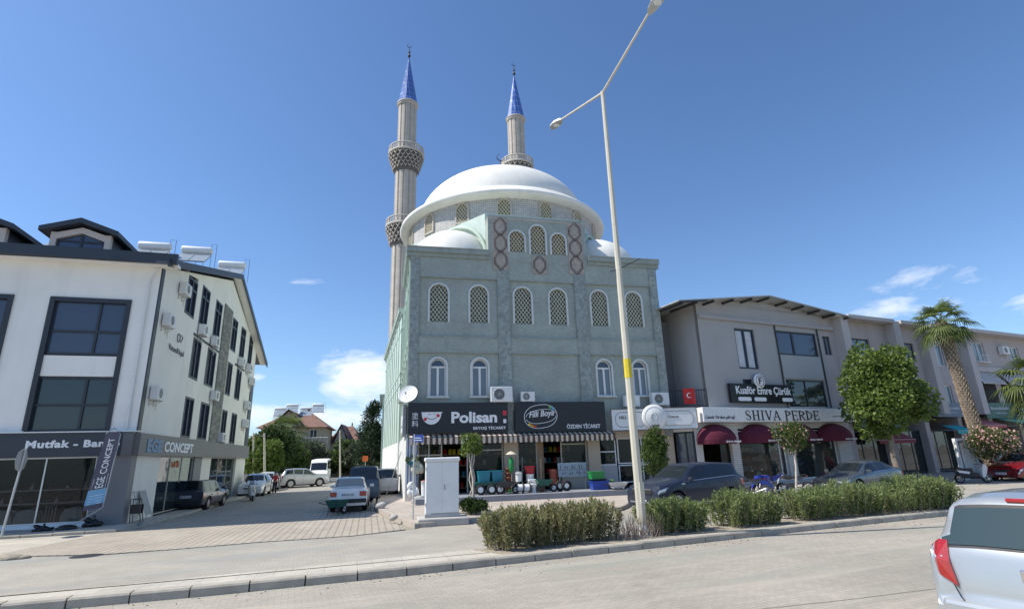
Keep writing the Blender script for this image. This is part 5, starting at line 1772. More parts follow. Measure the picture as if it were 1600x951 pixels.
# wall units on the mosque front
GM = 'outdoor air conditioning units above the paint shop signs'
split_unit('large air conditioner on the mosque front above the gap between the two black signs', FM, 4.35, 4.95, 0.1, 1.45, GM)
split_unit('smaller air conditioner on the mosque front above the oval logo sign', FM, 6.05, 4.98, 0.05, 0.95, GM)
split_unit('air conditioner above the white sign, right of the street lamp pole', FM, 13.75, 4.7, 0.1, 1.3, GM)
split_unit('air conditioner mostly behind the street lamp pole above the white sign', FM, 12.1, 4.65, 0.1, 1.1, GM)
split_unit('air conditioner on the green side wall of the mosque', FL, -6.5, 5.6, 0.0, 1.0)
d_ = FM.P(0.0, 0.45, 4.75)
dish('large satellite dish at the corner of the mosque above the black sign', (d_.x, d_.y, 4.75), 0.5, (-0.15, -0.85, 0.45), mast=0.15)
# ------------------------------------------------------------------ foliage
NR = np.random.default_rng(5)


def leaf_quads(pos, direc, L, Wd):
    """pos Nx3, direc Nx3 unit; returns verts, faces of pointed leaves"""
    n = len(pos)
    rnd = NR.normal(size=(n, 3))
    side = np.cross(direc, rnd)
    side /= np.linalg.norm(side, axis=1, keepdims=True) + 1e-9
    L = np.broadcast_to(L, n)[:, None] * NR.uniform(0.7, 1.25, (n, 1))
    Wd = np.broadcast_to(Wd, n)[:, None] * NR.uniform(0.8, 1.2, (n, 1))
    a = pos
    b = pos + direc * L * 0.45 + side * Wd
    c = pos + direc * L
    d = pos + direc * L * 0.45 - side * Wd
    V = np.stack([a, b, c, d], 1).reshape(-1, 3)
    return V, n


def leaf_obj(name, parts, mat, parent, label=None):
    V = np.concatenate([p[0] for p in parts])
    n = sum(p[1] for p in parts)
    me = bpy.data.meshes.new(name)
    if parent is not None: V = V - np.array(root_of(parent).location)
    me.vertices.add(len(V))
    me.vertices.foreach_set('co', V.astype(np.float32).ravel())
    me.loops.add(n * 4)
    me.loops.foreach_set('vertex_index', np.arange(n * 4, dtype=np.int32))
    me.polygons.add(n)
    me.polygons.foreach_set('loop_start', np.arange(0, n * 4, 4, dtype=np.int32))
    me.polygons.foreach_set('loop_total', np.full(n, 4, dtype=np.int32))
    me.materials.append(mat)
    me.update()
    me.validate()
    o = bpy.data.objects.new(name, me)
    COL.objects.link(o)
    if parent is not None: o.parent = parent
    return o


def unit(v): return v / (np.linalg.norm(v, axis=1, keepdims=True) + 1e-9)


M['olean'] = leafmat('olean', (0.095, 0.14, 0.045), (0.29, 0.345, 0.125), ((0.40, 0.38, 0.21), 0.45), 9, 0.35)
M['olean_red'] = leafmat('olean_red', (0.14, 0.155, 0.065), (0.36, 0.35, 0.165), ((0.46, 0.30, 0.19), 0.6), 8, 0.35)
M['leaf_maple'] = leafmat('leaf_maple', (0.05, 0.10, 0.02), (0.19, 0.26, 0.055), ((0.30, 0.34, 0.10), 0.5), 4, 0.4)
M['leaf_dark'] = leafmat('leaf_dark', (0.02, 0.045, 0.012), (0.07, 0.115, 0.03), None, 2, 0.3)
M['leaf_mid'] = leafmat('leaf_mid', (0.035, 0.075, 0.016), (0.12, 0.17, 0.04), ((0.2, 0.2, 0.06), 0.3), 2, 0.35)
M['leaf_grey'] = leafmat('leaf_grey', (0.05, 0.07, 0.04), (0.13, 0.15, 0.09), None, 2, 0.3)
M['conifer'] = leafmat('conifer', (0.012, 0.028, 0.012), (0.05, 0.075, 0.03), None, 2, 0.15)
M['palm_leaf'] = leafmat('palm_leaf', (0.06, 0.10, 0.025), (0.18, 0.22, 0.07), ((0.25, 0.22, 0.09), 0.3), 3, 0.3)
M['bark'] = pmat('bark', (0.20, 0.17, 0.14), 0.9, 0.3, 8, bump=0.6, bscale=18)
M['bark_pale'] = pmat('bark_pale', (0.48, 0.43, 0.37), 0.9, 0.2, 8, bump=0.4, bscale=18)
M['twig'] = pmat('twig', (0.30, 0.24, 0.20), 0.9, 0.3, 8)
M['pink_flower'] = leafmat('pink_flower', (0.66, 0.30, 0.32), (0.82, 0.55, 0.50), None, 8, 0.3)
M['boot'] = pmat('boot', (0.33, 0.26, 0.19), 0.9, 0.35, 6)


def hedge(label, A, B, depth, h, n, mat, group, hvar=0.1, end_taper=0.0, leaf=(0.10, 0.013)):
    """dense shrub row: upright shoots with narrow leaves; A,B = front base line"""
    A, B = Vector((A[0], A[1], 0.14)), Vector((B[0], B[1], 0.14))
    t = thing('oleander_hedge', label, 'hedge', (A + B) / 2, 0, group)
    d = B - A
    Lh = d.length
    ux, uy = d.x / Lh, d.y / Lh
    vx, vy = -uy, ux
    m = int(Lh * depth * 80)
    s = NR.uniform(0, 1, m)
    w = NR.uniform(0, 1, m)
    ph = NR.uniform(0, 6, 4)
    def bound(s_):
        x = s_ * Lh
        return h * (1 + hvar * np.sin(x * 2.3 + ph[0]) + hvar * 0.6 * np.sin(x * 5.1 + ph[1])) * (1 - end_taper * np.abs(2 * s_ - 1) ** 4)
    edge = 1 - 0.22 * np.abs(2 * w - 1) ** 3 - 0.12 * np.abs(2 * s - 1) ** 8
    H = bound(s) * edge * NR.uniform(0.82, 1.08, m)
    # shoots start inside and lean outwards
    lean_w = (2 * w - 1) * 0.20 * depth + NR.normal(0, 0.04, m)
    lean_s = NR.normal(0, 0.09, m) + (2 * s - 1) ** 5 * 0.16
    bx = (0.03 + 0.94 * s) * Lh
    bw = (0.1 + 0.8 * w) * depth
    per = max(6, n // m)
    parts = []
    for k in range(per):
        f = NR.uniform(0.04, 1.0, m) ** 0.85
        px = bx + lean_s * f
        pw = bw + lean_w * f
        pz = H * f
        pos = np.stack([A.x + ux * px + vx * pw, A.y + uy * px + vy * pw, A.z + pz], 1)
        pos += NR.normal(0, 0.022, pos.shape)
        dr = np.stack([ux * lean_s + vx * lean_w, uy * lean_s + vy * lean_w, np.full(m, 0.55)], 1) + NR.normal(0, 0.38, (m, 3))
        parts.append(leaf_quads(pos, unit(dr), leaf[0], leaf[1]))
    leaf_obj('foliage', parts, mat, t)
    st = MB()
    for i in range(min(m, 160)):
        st.tube([(A.x + ux * bx[i] + vx * bw[i], A.y + uy * bx[i] + vy * bw[i], 0.12), (A.x + ux * (bx[i] + lean_s[i]) + vx * (bw[i] + lean_w[i]), A.y + uy * (bx[i] + lean_s[i]) + vy * (bw[i] + lean_w[i]), A.z + H[i] * 0.9)], [0.012, 0.005], 3, caps=False)
    st.obj('stems', M['twig'], t)
    return t


GH = 'oleander hedges on the median'
g_ = lambda x, y: gnd(x, y, 0.14)
a, b = g_(777, 864), g_(974, 842)
hedge('longest low hedge at the left, with reddish brown young tips', a, b, 1.0, 0.83, 26000, M['olean_red'], GH, 0.05)
a, b = g_(1030, 837), g_(1112, 829)
hedge('hedge clump right beside the street lamp pole', a, b, 0.95, 0.80, 12000, M['olean'], GH, 0.07, 0.2)
a, b = g_(1150, 826), g_(1228, 818)
hedge('separate rounded hedge clump between the lamp and the long right hedge', a, b, 1.05, 0.86, 13000, M['olean'], GH, 0.08, 0.35)
a, b = g_(1252, 815), g_(1395, 803)
hedge('hedge at the right with a dense flat top, in front of the grey saloon', a, b, 1.1, 0.85, 20000, M['olean'], GH, 0.08)
a, b = g_(1400, 803), g_(1515, 793)
hedge('farthest hedge at the right, next to the silver hatchback', a, b, 1.15, 0.93, 20000, M['olean'], GH, 0.10, 0.1)

# dry twigs round the lamp foot
t = thing('dry_shrub', 'leafless grey brown shrub round the foot of the street lamp', 'shrub', g_(1003, 842))
mb = MB()
c = g_(1003, 842) + Vector((0, 0.35, 0))
for k in range(260):
    x, y = random.gauss(0, 0.33), random.gauss(0, 0.2)
    z = random.uniform(0.25, 0.62)
    q = c + Vector((x, y + x * 0.4, -0.02))
    e = q + Vector((random.gauss(0, 0.09), random.gauss(0, 0.09), z))
    mb.tube([q, q.lerp(e, 0.5) + Vector((random.gauss(0, 0.02), random.gauss(0, 0.02), 0)), e], [0.007, 0.005, 0.002], 3, caps=False)
mb.obj('twigs', M['twig'], t)


def limb(mb, a, b, r0, r1, wob=0.08, n=5, seg=7):
    a, b = Vector(a), Vector(b)
    L = (b - a).length
    P = [a.lerp(b, k / n) + (Vector((random.gauss(0, 1), random.gauss(0, 1), 0)) * wob * L * 0.3 if 0 < k < n else Vector((0, 0, 0))) for k in range(n + 1)]
    mb.tube(P, [r0 + (r1 - r0) * k / n for k in range(n + 1)], seg)
    return P


def tree(name, label, base, cc, rad, nclump, nleaf, leaf, mat, bark, tr=0.16, group=None, clump=0.3, flowers=None, limbs=9, fork=0.75, up=0.1, lumpy=0.10):
    """base: foot; cc: crown centre; rad: crown radii (x,y,z)"""
    base, cc = Vector(base), Vector(cc)
    t = thing(name, label, 'tree', base, 0, group)
    mb = MB()
    fk = base.lerp(Vector((cc.x, cc.y, cc.z - rad[2] * fork)), 1.0)
    limb(mb, base - Vector((0, 0, 0.1)), fk, tr, tr * 0.7, 0.05)
    C = []
    for i in range(nclump):
        v = unit(NR.normal(size=(1, 3)))[0]
        q = NR.uniform(0.25, 1.0) ** 0.45
        lump = 1 + lumpy * math.sin(v[0] * 5 + base.x) + lumpy * math.sin(v[1] * 4 + v[2] * 6)
        p = np.array(cc) + v * np.array(rad) * (q * (1 - clump * 0.55)) * lump
        C.append((p, q))
    for i in range(limbs):
        p = C[int(NR.integers(len(C)))][0]
        limb(mb, fk, fk.lerp(Vector(p), 0.85), tr * 0.42, tr * 0.08, 0.12, 4, 5)
    mb.obj('trunk', bark, t)
    parts, fl = [], []
    per = nleaf // nclump
    R = np.array(rad)
    for p, q in C:
        cr = R * clump * NR.uniform(0.7, 1.25)
        d = unit(NR.normal(size=(per, 3)))
        rr = NR.uniform(0.35, 1.0, (per, 1)) ** 0.5
        pos = p + d * cr * rr
        dr = unit(d * 0.8 + NR.normal(0, 0.6, d.shape) + np.array([0, 0, up]))
        parts.append(leaf_quads(pos, dr, leaf[0], leaf[1]))
        if flowers and q > 0.6:
            m = flowers[1]
            d = unit(NR.normal(size=(m, 3)) + np.array([0, -0.3, 0.5]))
            fl.append(leaf_quads(p + d * cr * 1.02, unit(NR.normal(size=(m, 3))), leaf[0] * 0.8, leaf[1] * 1.6))
    leaf_obj('crown', parts, mat, t)
    if fl: leaf_obj('flowers', fl, flowers[0], t)
    return t


def onray(px, py, Y): return at_depth(px, py, Y)


def ground_under(p, z=0.13): return Vector((p.x, p.y, z))


# the round street tree
cc = onray(1375, 611, 31.5)
tree('round_tree', 'leafy round bright green tree in front of the mauve block', Vector((21.4, 31.6, 0.13)), cc, (2.35, 2.35, 2.6), 64, 14500, (0.22, 0.085), M['leaf_maple'], M['bark'], 0.2, clump=0.27, lumpy=0.2, limbs=14)
# small trees
b_ = gnd(738, 803, 0.13)
cc = onray(738, 694, b_.y)
t = tree('young_tree', 'young tree with a small pale green crown in front of the paint shop', b_, cc, (0.5, 0.45, 0.38), 16, 1500, (0.10, 0.03), M['leaf_maple'], M['bark_pale'], 0.05, clump=0.4, limbs=6, fork=0.9)
mb = MB()
for s_ in (-1, 1):
    mb.tube([b_ + Vector((0.10 * s_ * math.sin(k * 0.9), 0.04 * math.cos(k), 0.1 + k * 0.22)) for k in range(11)], [0.035 - 0.0015 * k for k in range(11)], 6)
mb.obj('twisted_stem', M['bark_pale'], t)
cc = b_ + Vector((0.05, 0, 0.28))
tree('low_shrub', 'dark green leafy shrub round the foot of the young tree', b_ + Vector((0.12, -0.1, 0)), cc, (0.5, 0.4, 0.28), 14, 2200, (0.13, 0.03), M['leaf_dark'], M['twig'], 0.03, clump=0.4, limbs=5, up=0.6)
bevel(MB().slab([(b_.x - 0.75, b_.y - 0.35), (b_.x + 0.75, b_.y - 0.05), (b_.x + 0.6, b_.y + 0.6), (b_.x - 0.85, b_.y + 0.3)], 0.1, 0.24).struct('tree_bed_kerb', M['kerb']), 0.02)
b2 = Vector((9.6 * 0.0 + 11.9, 26.2, 0.13))
cc = onray(1240, 681, 26.2)
b2 = Vector((gnd(1242, 760, 0).x / gnd(1242, 760, 0).y * 26.2, 26.2, 0.13))
tree('flowering_tree', 'small oleander tree with orange pink flowers in front of the curtain shop', b2, cc, (0.85, 0.8, 0.75), 26, 3600, (0.12, 0.026), M['leaf_mid'], M['bark_pale'], 0.055, clump=0.36, flowers=(M['pink_flower'], 9), limbs=8, up=0.5)
p_ = onray(1022, 705, 27.5)
tree('shrub_tree', 'slender green and yellow shrub tree behind the street lamp pole', ground_under(p_), p_, (0.75, 0.7, 1.15), 34, 4200, (0.14, 0.035), M['leaf_mid'], M['bark'], 0.05, clump=0.33, limbs=8)
p_ = onray(1551, 693, 32.5)
tree('flowering_bush', 'large oleander bush full of pink flowers behind the red car', ground_under(p_), p_, (1.35, 1.2, 0.95), 44, 6000, (0.13, 0.03), M['leaf_mid'], M['bark'], 0.06, clump=0.34, flowers=(M['pink_flower'], 26), limbs=10, up=0.4)


def palm(label, base, top, nf, R, droop, sz=1.0, trunk_r=0.26, boots=True):
    base, top = Vector(base), Vector(top)
    t = thing('fan_palm', label, 'palm', base)
    mb = MB()
    H = (top - base).length
    mb.tube([base.lerp(top, k / 8) for k in range(9)], [trunk_r * (1.15 - 0.25 * k / 8) for k in range(9)], 12)
    tk = mb.obj('trunk', M['bark'], t)
    if boots:
        b = MB()
        rows = int(H / 0.17)
        for r in range(rows):
            z = r / rows
            c = base.lerp(top, z)
            for k in range(9):
                a = 2 * math.pi * (k + 0.5 * (r % 2)) / 9 + r * 0.13
                d = Vector((math.cos(a), math.sin(a), 0))
                s_ = Vector((-math.sin(a), math.cos(a), 0))
                rr = trunk_r * (1.1 - 0.22 * z)
                L = random.uniform(0.14, 0.24)
                p = c + d * rr
                q = p + d * 0.10 + Vector((0, 0, L))
                w = 0.075
                b.add([p - s_ * w, p + s_ * w, q + s_ * w * 0.5, q - s_ * w * 0.5, p - s_ * w + d * 0.05 - Vector((0, 0, .03)), p + s_ * w + d * 0.05 - Vector((0, 0, .03)), q + s_ * w * 0.5 + d * 0.03, q - s_ * w * 0.5 + d * 0.03],
                      [(4, 5, 6, 7), (0, 4, 7, 3), (5, 1, 2, 6), (3, 7, 6, 2)])
        b.obj('leaf_bases', M['boot'], tk)
    V, F = [], []
    st = MB()
    for i in range(nf):
        a = 2.399 * i
        e = math.radians(78 - 128 * (i / nf) ** 0.9) + random.gauss(0, 0.06)
        d = Vector((math.cos(a) * math.cos(e), math.sin(a) * math.cos(e), math.sin(e)))
        pl = R * random.uniform(0.45, 0.6)
        P = [top + d * (pl * q / 4) - Vector((0, 0, droop * (q / 4) ** 2 * pl * 0.25)) for q in range(5)]
        st.tube(P, [0.03, 0.025, 0.02, 0.018, 0.015], 4, caps=False)
        hub = P[-1]
        ax_ = (P[-1] - P[-2]).normalized()
        side = ax_.cross(Vector((0, 0, 1)))
        if side.length < 0.1: side = Vector((1, 0, 0))
        side.normalize()
        nrm = side.cross(ax_)
        nb = 22
        for k in range(nb):
            th = math.radians(-105 + 210 * k / (nb - 1))
            L = R * 0.55 * (1 - 0.25 * abs(th) / 1.9) * random.uniform(0.9, 1.08)
            dd = ax_ * math.cos(th) + side * math.sin(th)
            w = 0.035 * sz
            sd = (side * math.cos(th) - ax_ * math.sin(th)) * w
            p0, p1 = hub, hub + dd * L * 0.5 + nrm * 0.03
            p2 = hub + dd * L - Vector((0, 0, droop * L * 0.38 * random.uniform(0.6, 1.3)))
            n = len(V)
            V += [p0 - sd * 0.3, p0 + sd * 0.3, p1 + sd, p2, p1 - sd]
            F += [(n, n + 1, n + 2, n + 4), (n + 4, n + 2, n + 3)]
    st.obj('leaf_stalks', M['palm_leaf'], t)
    m = MB()
    m.add(V, F)
    m.obj('crown', M['palm_leaf'], t)
    return t


base = Vector((29.5, 35.2, 0.13))
palm('tall fan palm with a rough trunk in front of the mauve block', base, onray(1470, 503, 35.3), 32, 2.15, 0.9, 1.05, 0.28)
tp = onray(1624, 592, 33.0)
palm('fan palm whose fronds enter at the right edge of the view', (tp.x + 0.2, 33.0, 0.13), tp, 26, 2.7, 1.0, 1.3, 0.3)
# ------------------------------------------------------------------ vehicles


def paint(name, c, rough=0.28, metal=0.3):
    return pmat(name, c, rough, 0.03, 2.0, metal=metal, obj=True, spec=0.5, coat=0.7)


M['tyre'] = pmat('tyre', (0.018, 0.018, 0.018), 0.85, 0.2, 15, obj=True)
M['rim'] = pmat('rim', (0.42, 0.43, 0.45), 0.35, 0.1, 10, metal=0.8, obj=True)
M['car_glass'] = glassmat('car_glass', (0.012, 0.016, 0.018), 0.04)
M['car_glass2'] = glassmat('car_glass2', (0.04, 0.055, 0.055), 0.02, see=0.85, spec=0.5, tc=0.72)
M['car_black'] = pmat('car_black', (0.02, 0.02, 0.022), 0.55, 0.1, 10, obj=True)
M['lamp_clear'] = pmat('lamp_clear', (0.65, 0.67, 0.68), 0.12, 0.1, 20, metal=0.5, obj=True, coat=1.0)
M['lamp_red'] = pmat('lamp_red', (0.32, 0.008, 0.008), 0.15, 0.15, 20, obj=True, coat=1.0)
M['lamp_amber'] = pmat('lamp_amber', (0.6, 0.2, 0.02), 0.2, 0.1, 20, obj=True, coat=1.0)
M['chrome'] = pmat('chrome', (0.7, 0.7, 0.7), 0.15, 0, metal=1.0)
M['plate'] = pmat('plate', (0.72, 0.72, 0.70), 0.4, 0.02)
M['plate_blue'] = pmat('plate_blue', (0.02, 0.08, 0.45), 0.4, 0.02)


def lerp_tab(tab, x):
    if x <= tab[0][0]: return tab[0][1]
    for (a, fa), (b, fb) in zip(tab[:-1], tab[1:]):
        if x <= b:
            t = (x - a) / (b - a) if b > a else 0
            return fa + (fb - fa) * t
    return tab[-1][1]


def wheel(parent, x, y, r, w, side, rim_r=0.62, spokes=5):
    """side=+1 left, -1 right"""
    ax = (Vector((1, 0, 0)), Vector((0, 0, 1)), Vector((0, side, 0)))
    c = (x, y, r)
    P = [(r * rim_r, -w / 2), (r * 0.93, -w / 2), (r, -w * 0.36), (r, w * 0.36), (r * 0.93, w / 2), (r * rim_r, w / 2), (r * rim_r * 0.96, w * 0.3)]
    wh = MB().lathe(c, P, 28, axis=ax).obj('wheel', M['tyre'], parent, local=True)
    rm = MB()
    rm.lathe(c, [(r * rim_r, w * 0.46), (r * rim_r * 0.93, w * 0.5), (r * rim_r * 0.88, w * 0.2)], 28, axis=ax)
    rm.lathe(c, [(r * 0.13, w * 0.42), (r * 0.001, w * 0.44)], 12, axis=ax)
    for k in range(spokes):
        a = 2 * math.pi * k / spokes + 0.3
        d = Vector((math.cos(a), 0, math.sin(a)))
        s_ = Vector((-math.sin(a), 0, math.cos(a)))
        cc = Vector(c) + Vector((0, side * w * 0.38, 0))
        p0, p1 = cc, cc + d * r * rim_r * 0.92
        q = r * 0.085
        o = Vector((0, side * 0.03, 0))
        rm.add([p0 - s_ * q, p0 + s_ * q, p1 + s_ * q * 1.3, p1 - s_ * q * 1.3, p0 - s_ * q + o, p0 + s_ * q + o, p1 + s_ * q * 1.3 + o, p1 - s_ * q * 1.3 + o],
               [(4, 5, 6, 7), (0, 4, 7, 3), (1, 2, 6, 5), (0, 1, 5, 4)])
    rm.obj('rim', M['rim'], wh, local=True)
    MB().lathe(c, [(r * rim_r * 0.9, w * 0.12), (0.001, w * 0.1)], 20, axis=ax).obj('brake_disc', M['car_black'], wh, local=True)
    return wh


class Car:
    def __init__(self, label, cat, name, x, y, heading, S, mat, group=None):
        self.S = S
        self.t = thing(name, label, cat, (x, y, S.get('z', 0.0)), R_(heading), group)
        self.mat = mat
        L, W = S['L'], S['W']
        self.xs = sorted({round(-L / 2 + L * k / 84, 4) for k in range(85)} | {round(p[0], 4) for p in S['top']})
        body = MB()
        rows = [self.section(x) for x in self.xs]
        n = len(rows[0])
        vs = []
        for r in rows: vs += [(x_, y_, z_) for x_, y_, z_ in r] + [(x_, -y_, z_) for x_, y_, z_ in r[1:-1]][::-1]
        m = 2 * n - 2
        fs = []
        for i in range(len(rows) - 1):
            for k in range(m):
                k2 = (k + 1) % m
                fs.append((i * m + k, i * m + k2, (i + 1) * m + k2, (i + 1) * m + k))
        body.add(vs, fs, True)
        body.add(vs[:m], [tuple(range(m))], False)
        body.add(vs[-m:], [tuple(range(m - 1, -1, -1))], False)
        o = body.obj('body', mat, self.t, local=True, merge=True)
        e = o.modifiers.new('es', 'EDGE_SPLIT')
        e.split_angle = R_(38)
        self.body = o
        xf, xr = S['wx']
        r = S['wr']
        ub = MB()
        ub.bx((xf + xr) / 2, 0, 0.17, L * 0.9, W - 0.52, 0.4)
        ub.obj('underbody', M['car_black'], self.t, local=True)
        for x_ in (xf, xr):
            for s_ in (1, -1): wheel(self.t, x_, s_ * (W / 2 - 0.115), r, 0.205, s_, S.get('rim', 0.62), S.get('spokes', 5))

    def section(self, x):
        S = self.S
        L, W = S['L'], S['W']
        zt = lerp_tab(S['top'], x)
        wt = lerp_tab(S['wtop'], x)
        zb = min(lerp_tab(S['belt'], x), zt - 0.03)
        e = abs(x) / (L / 2)
        tp = 1 - S.get('plan', 0.10) * max(0, (e - 0.62) / 0.38) ** 2.4
        wb = W / 2 * tp
        wt = min(wt, wb * 0.97)
        if zt - zb < 0.12: wt = wb * 0.93
        zs = lerp_tab(S.get('sill', [(-9, 0.22), (9, 0.22)]), x)
        cr = S.get('crown', 0.03)
        pts = [(0, zt + cr), (wt * 0.5, zt + cr * 0.8), (wt * 0.86, zt + cr * 0.2), (wt, zt - 0.035), (wb * 0.975, zb + 0.012), (wb * 0.995, zb - 0.035), (wb * 1.0, (zb + zs) * 0.52), (wb * 0.985, zs + 0.13), (wb * 0.955, zs), (0, zs)]
        pts = [[a, min(b, zt + cr)] for a, b in pts]
        for xw in S['wx']:
            R = S['wr'] + 0.075
            d = x - xw
            if abs(d) < R:
                az = S['wr'] * 0.95 + math.sqrt(R * R - d * d)
                for k in (6, 7, 8, 9):
                    if pts[k][1] < az: pts[k][1] = az
                if pts[5][1] < az: pts[5][1] = az
        return [(x, a, b) for a, b in pts]

    def surf(self, x, c, side, off=0.0):
        sec = self.section(x)
        i = min(int(c), len(sec) - 2)
        f = c - i
        p = Vector(sec[i]).lerp(Vector(sec[i + 1]), f)
        q = Vector(sec[i + 1]) - Vector(sec[i])
        s2 = self.section(x + 0.02)
        p2 = Vector(s2[i]).lerp(Vector(s2[i + 1]), f)
        n = (p2 - p).cross(q)
        if n.length > 1e-9: n.normalize()
        if n.y < 0 and i > 1: n = -n
        if i <= 1 and n.z < 0: n = -n
        p = p + n * off
        return Vector((p.x, p.y * side, p.z))

    def patch(self, name, x0, x1, c0, c1, side, mat, off=0.006, nx=8, nc=5, parent=None, x0b=None, x1b=None, mb=None):
        """surface patch; x0,x1 at c0 and x0b,x1b at c1"""
        x0b = x0 if x0b is None else x0b
        x1b = x1 if x1b is None else x1b
        own = mb is None
        mb = mb or MB()
        vs = []
        for j in range(nc + 1):
            t = j / nc
            for i in range(nx + 1):
                s_ = i / nx
                x = (x0 + (x0b - x0) * t) * (1 - s_) + (x1 + (x1b - x1) * t) * s_
                vs.append(self.surf(x, c0 + (c1 - c0) * t, side, off))
        mb.add(vs, [(j * (nx + 1) + i, j * (nx + 1) + i + 1, (j + 1) * (nx + 1) + i + 1, (j + 1) * (nx + 1) + i) for j in range(nc) for i in range(nx)], True)
        if own: return mb.obj(name, mat, parent or self.t, local=True)

    def screen(self, name, x0, x1, mat, inset=0.06, off=0.006):
        """windscreen or rear window: full-width patch over the top"""
        vs = []
        nx, ny = 10, 12
        for i in range(nx + 1):
            x = x0 + (x1 - x0) * i / nx
            for j in range(ny + 1):
                c = abs(j / ny * 2 - 1) * (2.82 - inset)
                vs.append(self.surf(x, c, 1 if j >= ny / 2 else -1, off))
        m = ny + 1
        return MB().add(vs, [(i * m + j, i * m + j + 1, (i + 1) * m + j + 1, (i + 1) * m + j) for i in range(nx) for j in range(ny)], True).obj(name, mat, self.t, local=True)

    def box(self, name, cx, cy, z0, sx, sy, sz, mat, bev=0.01, parent=None):
        o = MB().bx(cx, cy, z0, sx, sy, sz).obj(name, mat, parent or self.t, local=True)
        if bev: bevel(o, bev)
        return o

    def plate(self, x, z, s, txt):
        f = Fr(x, 0, 0)
        f.u, f.v = Vector((0, s, 0)), Vector((s, 0, 0))
        o = MB().box(f, -0.26, 0.26, 0.0, 0.012, z, z + 0.115).obj('number_plate', M['plate'], self.t, local=True)
        MB().box(f, -0.255, -0.215, 0.012, 0.014, z + 0.005, z + 0.11).obj('plate_band', M['plate_blue'], o, local=True)
        vs, fs = text_mesh(txt, 0.02, 0.0, 1.0)
        x0, x1 = min(q.x for q in vs), max(q.x for q in vs)
        y0, y1 = min(q.y for q in vs), max(q.y for q in vs)
        MB().add([f.P(-0.2 + 0.43 * (q.x - x0) / (x1 - x0), 0.0145, z + 0.02 + 0.075 * (q.y - y0) / (y1 - y0)) for q in vs], fs).obj('plate_text', M['letter_black'], o, local=True)

    def mirrors(self, x, z, mat=None):
        for s_ in (1, -1):
            y = self.S['W'] / 2
            o = MB().bx(x, s_ * (y + 0.10), z, 0.12, 0.20, 0.14).obj('mirror', mat or self.mat, self.t, local=True)
            bevel(o, 0.04, 3)

    def seams(self, xs, c0=4.3, c1=8.0):
        mb = MB()
        for x in xs:
            for s_ in (1, -1): self.patch('', x - 0.006, x + 0.006, c0, c1, s_, None, off=0.0025, nx=1, nc=8, mb=mb)
        mb.obj('door_gap', M['car_black'], self.body, local=True)

    def handles(self, xs, z):
        for x in xs:
            for s_ in (1, -1):
                p = self.surf(x, 5.35, s_, 0.02)
                o = MB().bx(p.x, p.y, p.z - 0.015, 0.19, 0.03, 0.03).obj('door_handle', self.mat, self.t, local=True)
                bevel(o, 0.01)

    def windows(self, W, mat=None, c0=3.12, c1=3.93):
        for (b0, b1, t0, t1) in W:
            for s_ in (1, -1): self.patch('side_window', t0, t1, c0, c1, s_, mat or M['car_glass'], x0b=b0, x1b=b1)


def T(L, *P): return sorted([(x, z) for x, z in P])


SAL = dict(L=4.78, W=1.83, wx=(1.42, -1.38), wr=0.33, top=T(0, (2.39, 0.50), (2.34, 0.62), (2.2, 0.70), (1.9, 0.78), (1.05, 0.97), (0.35, 1.33), (0.1, 1.42), (-0.5, 1.46), (-1.0, 1.42), (-1.75, 1.13), (-2.2, 1.05), (-2.33, 1.0), (-2.39, 0.75)),
           wtop=T(0, (1.1, 0.72), (0.3, 0.60), (-0.6, 0.58), (-1.2, 0.62), (-1.8, 0.74)), belt=T(0, (2.39, 0.58), (1.5, 0.8), (0, 0.93), (-1.6, 1.0), (-2.39, 0.92)), plan=0.14)
SUV = dict(L=4.37, W=1.90, wx=(1.33, -1.33), wr=0.37, rim=0.68, spokes=10, top=T(0, (2.18, 0.60), (2.14, 0.84), (2.0, 0.97), (1.2, 1.12), (0.95, 1.17), (0.32, 1.57), (0.1, 1.64), (-0.9, 1.67), (-1.8, 1.62), (-2.03, 1.25), (-2.12, 1.12), (-2.18, 0.7)),
           wtop=T(0, (1.2, 0.82), (0.2, 0.70), (-1.0, 0.68), (-1.9, 0.70)), belt=T(0, (2.18, 0.8), (1.2, 1.03), (-1.6, 1.17), (-2.18, 1.05)), sill=[(-9, 0.27), (9, 0.27)], plan=0.11)
HAT = dict(L=4.05, W=1.74, wx=(1.22, -1.28), wr=0.31, top=T(0, (2.02, 0.50), (1.97, 0.68), (1.75, 0.78), (1.15, 0.95), (0.85, 1.02), (0.25, 1.38), (0.0, 1.45), (-0.8, 1.48), (-1.6, 1.42), (-1.86, 1.02), (-1.97, 0.95), (-2.02, 0.60)),
           wtop=T(0, (1.0, 0.68), (0.2, 0.57), (-1.0, 0.56), (-1.8, 0.62)), belt=T(0, (2.02, 0.6), (1.0, 0.86), (-1.2, 0.97), (-2.02, 0.92)), plan=0.16)
BOXY = dict(L=4.15, W=1.62, wx=(1.25, -1.2), wr=0.31, rim=0.58, spokes=8, top=T(0, (2.07, 0.45), (2.04, 0.78), (1.95, 0.84), (0.85, 0.95), (0.35, 1.34), (0.2, 1.40), (-0.85, 1.42), (-1.0, 1.38), (-1.38, 1.02), (-1.45, 1.0), (-2.0, 0.97), (-2.05, 0.9), (-2.07, 0.5)),
            wtop=T(0, (0.9, 0.66), (0.2, 0.58), (-1.0, 0.58), (-1.5, 0.66)), belt=T(0, (2.07, 0.75), (-2.07, 0.86)), sill=[(-9, 0.28), (9, 0.28)], plan=0.03, crown=0.02)
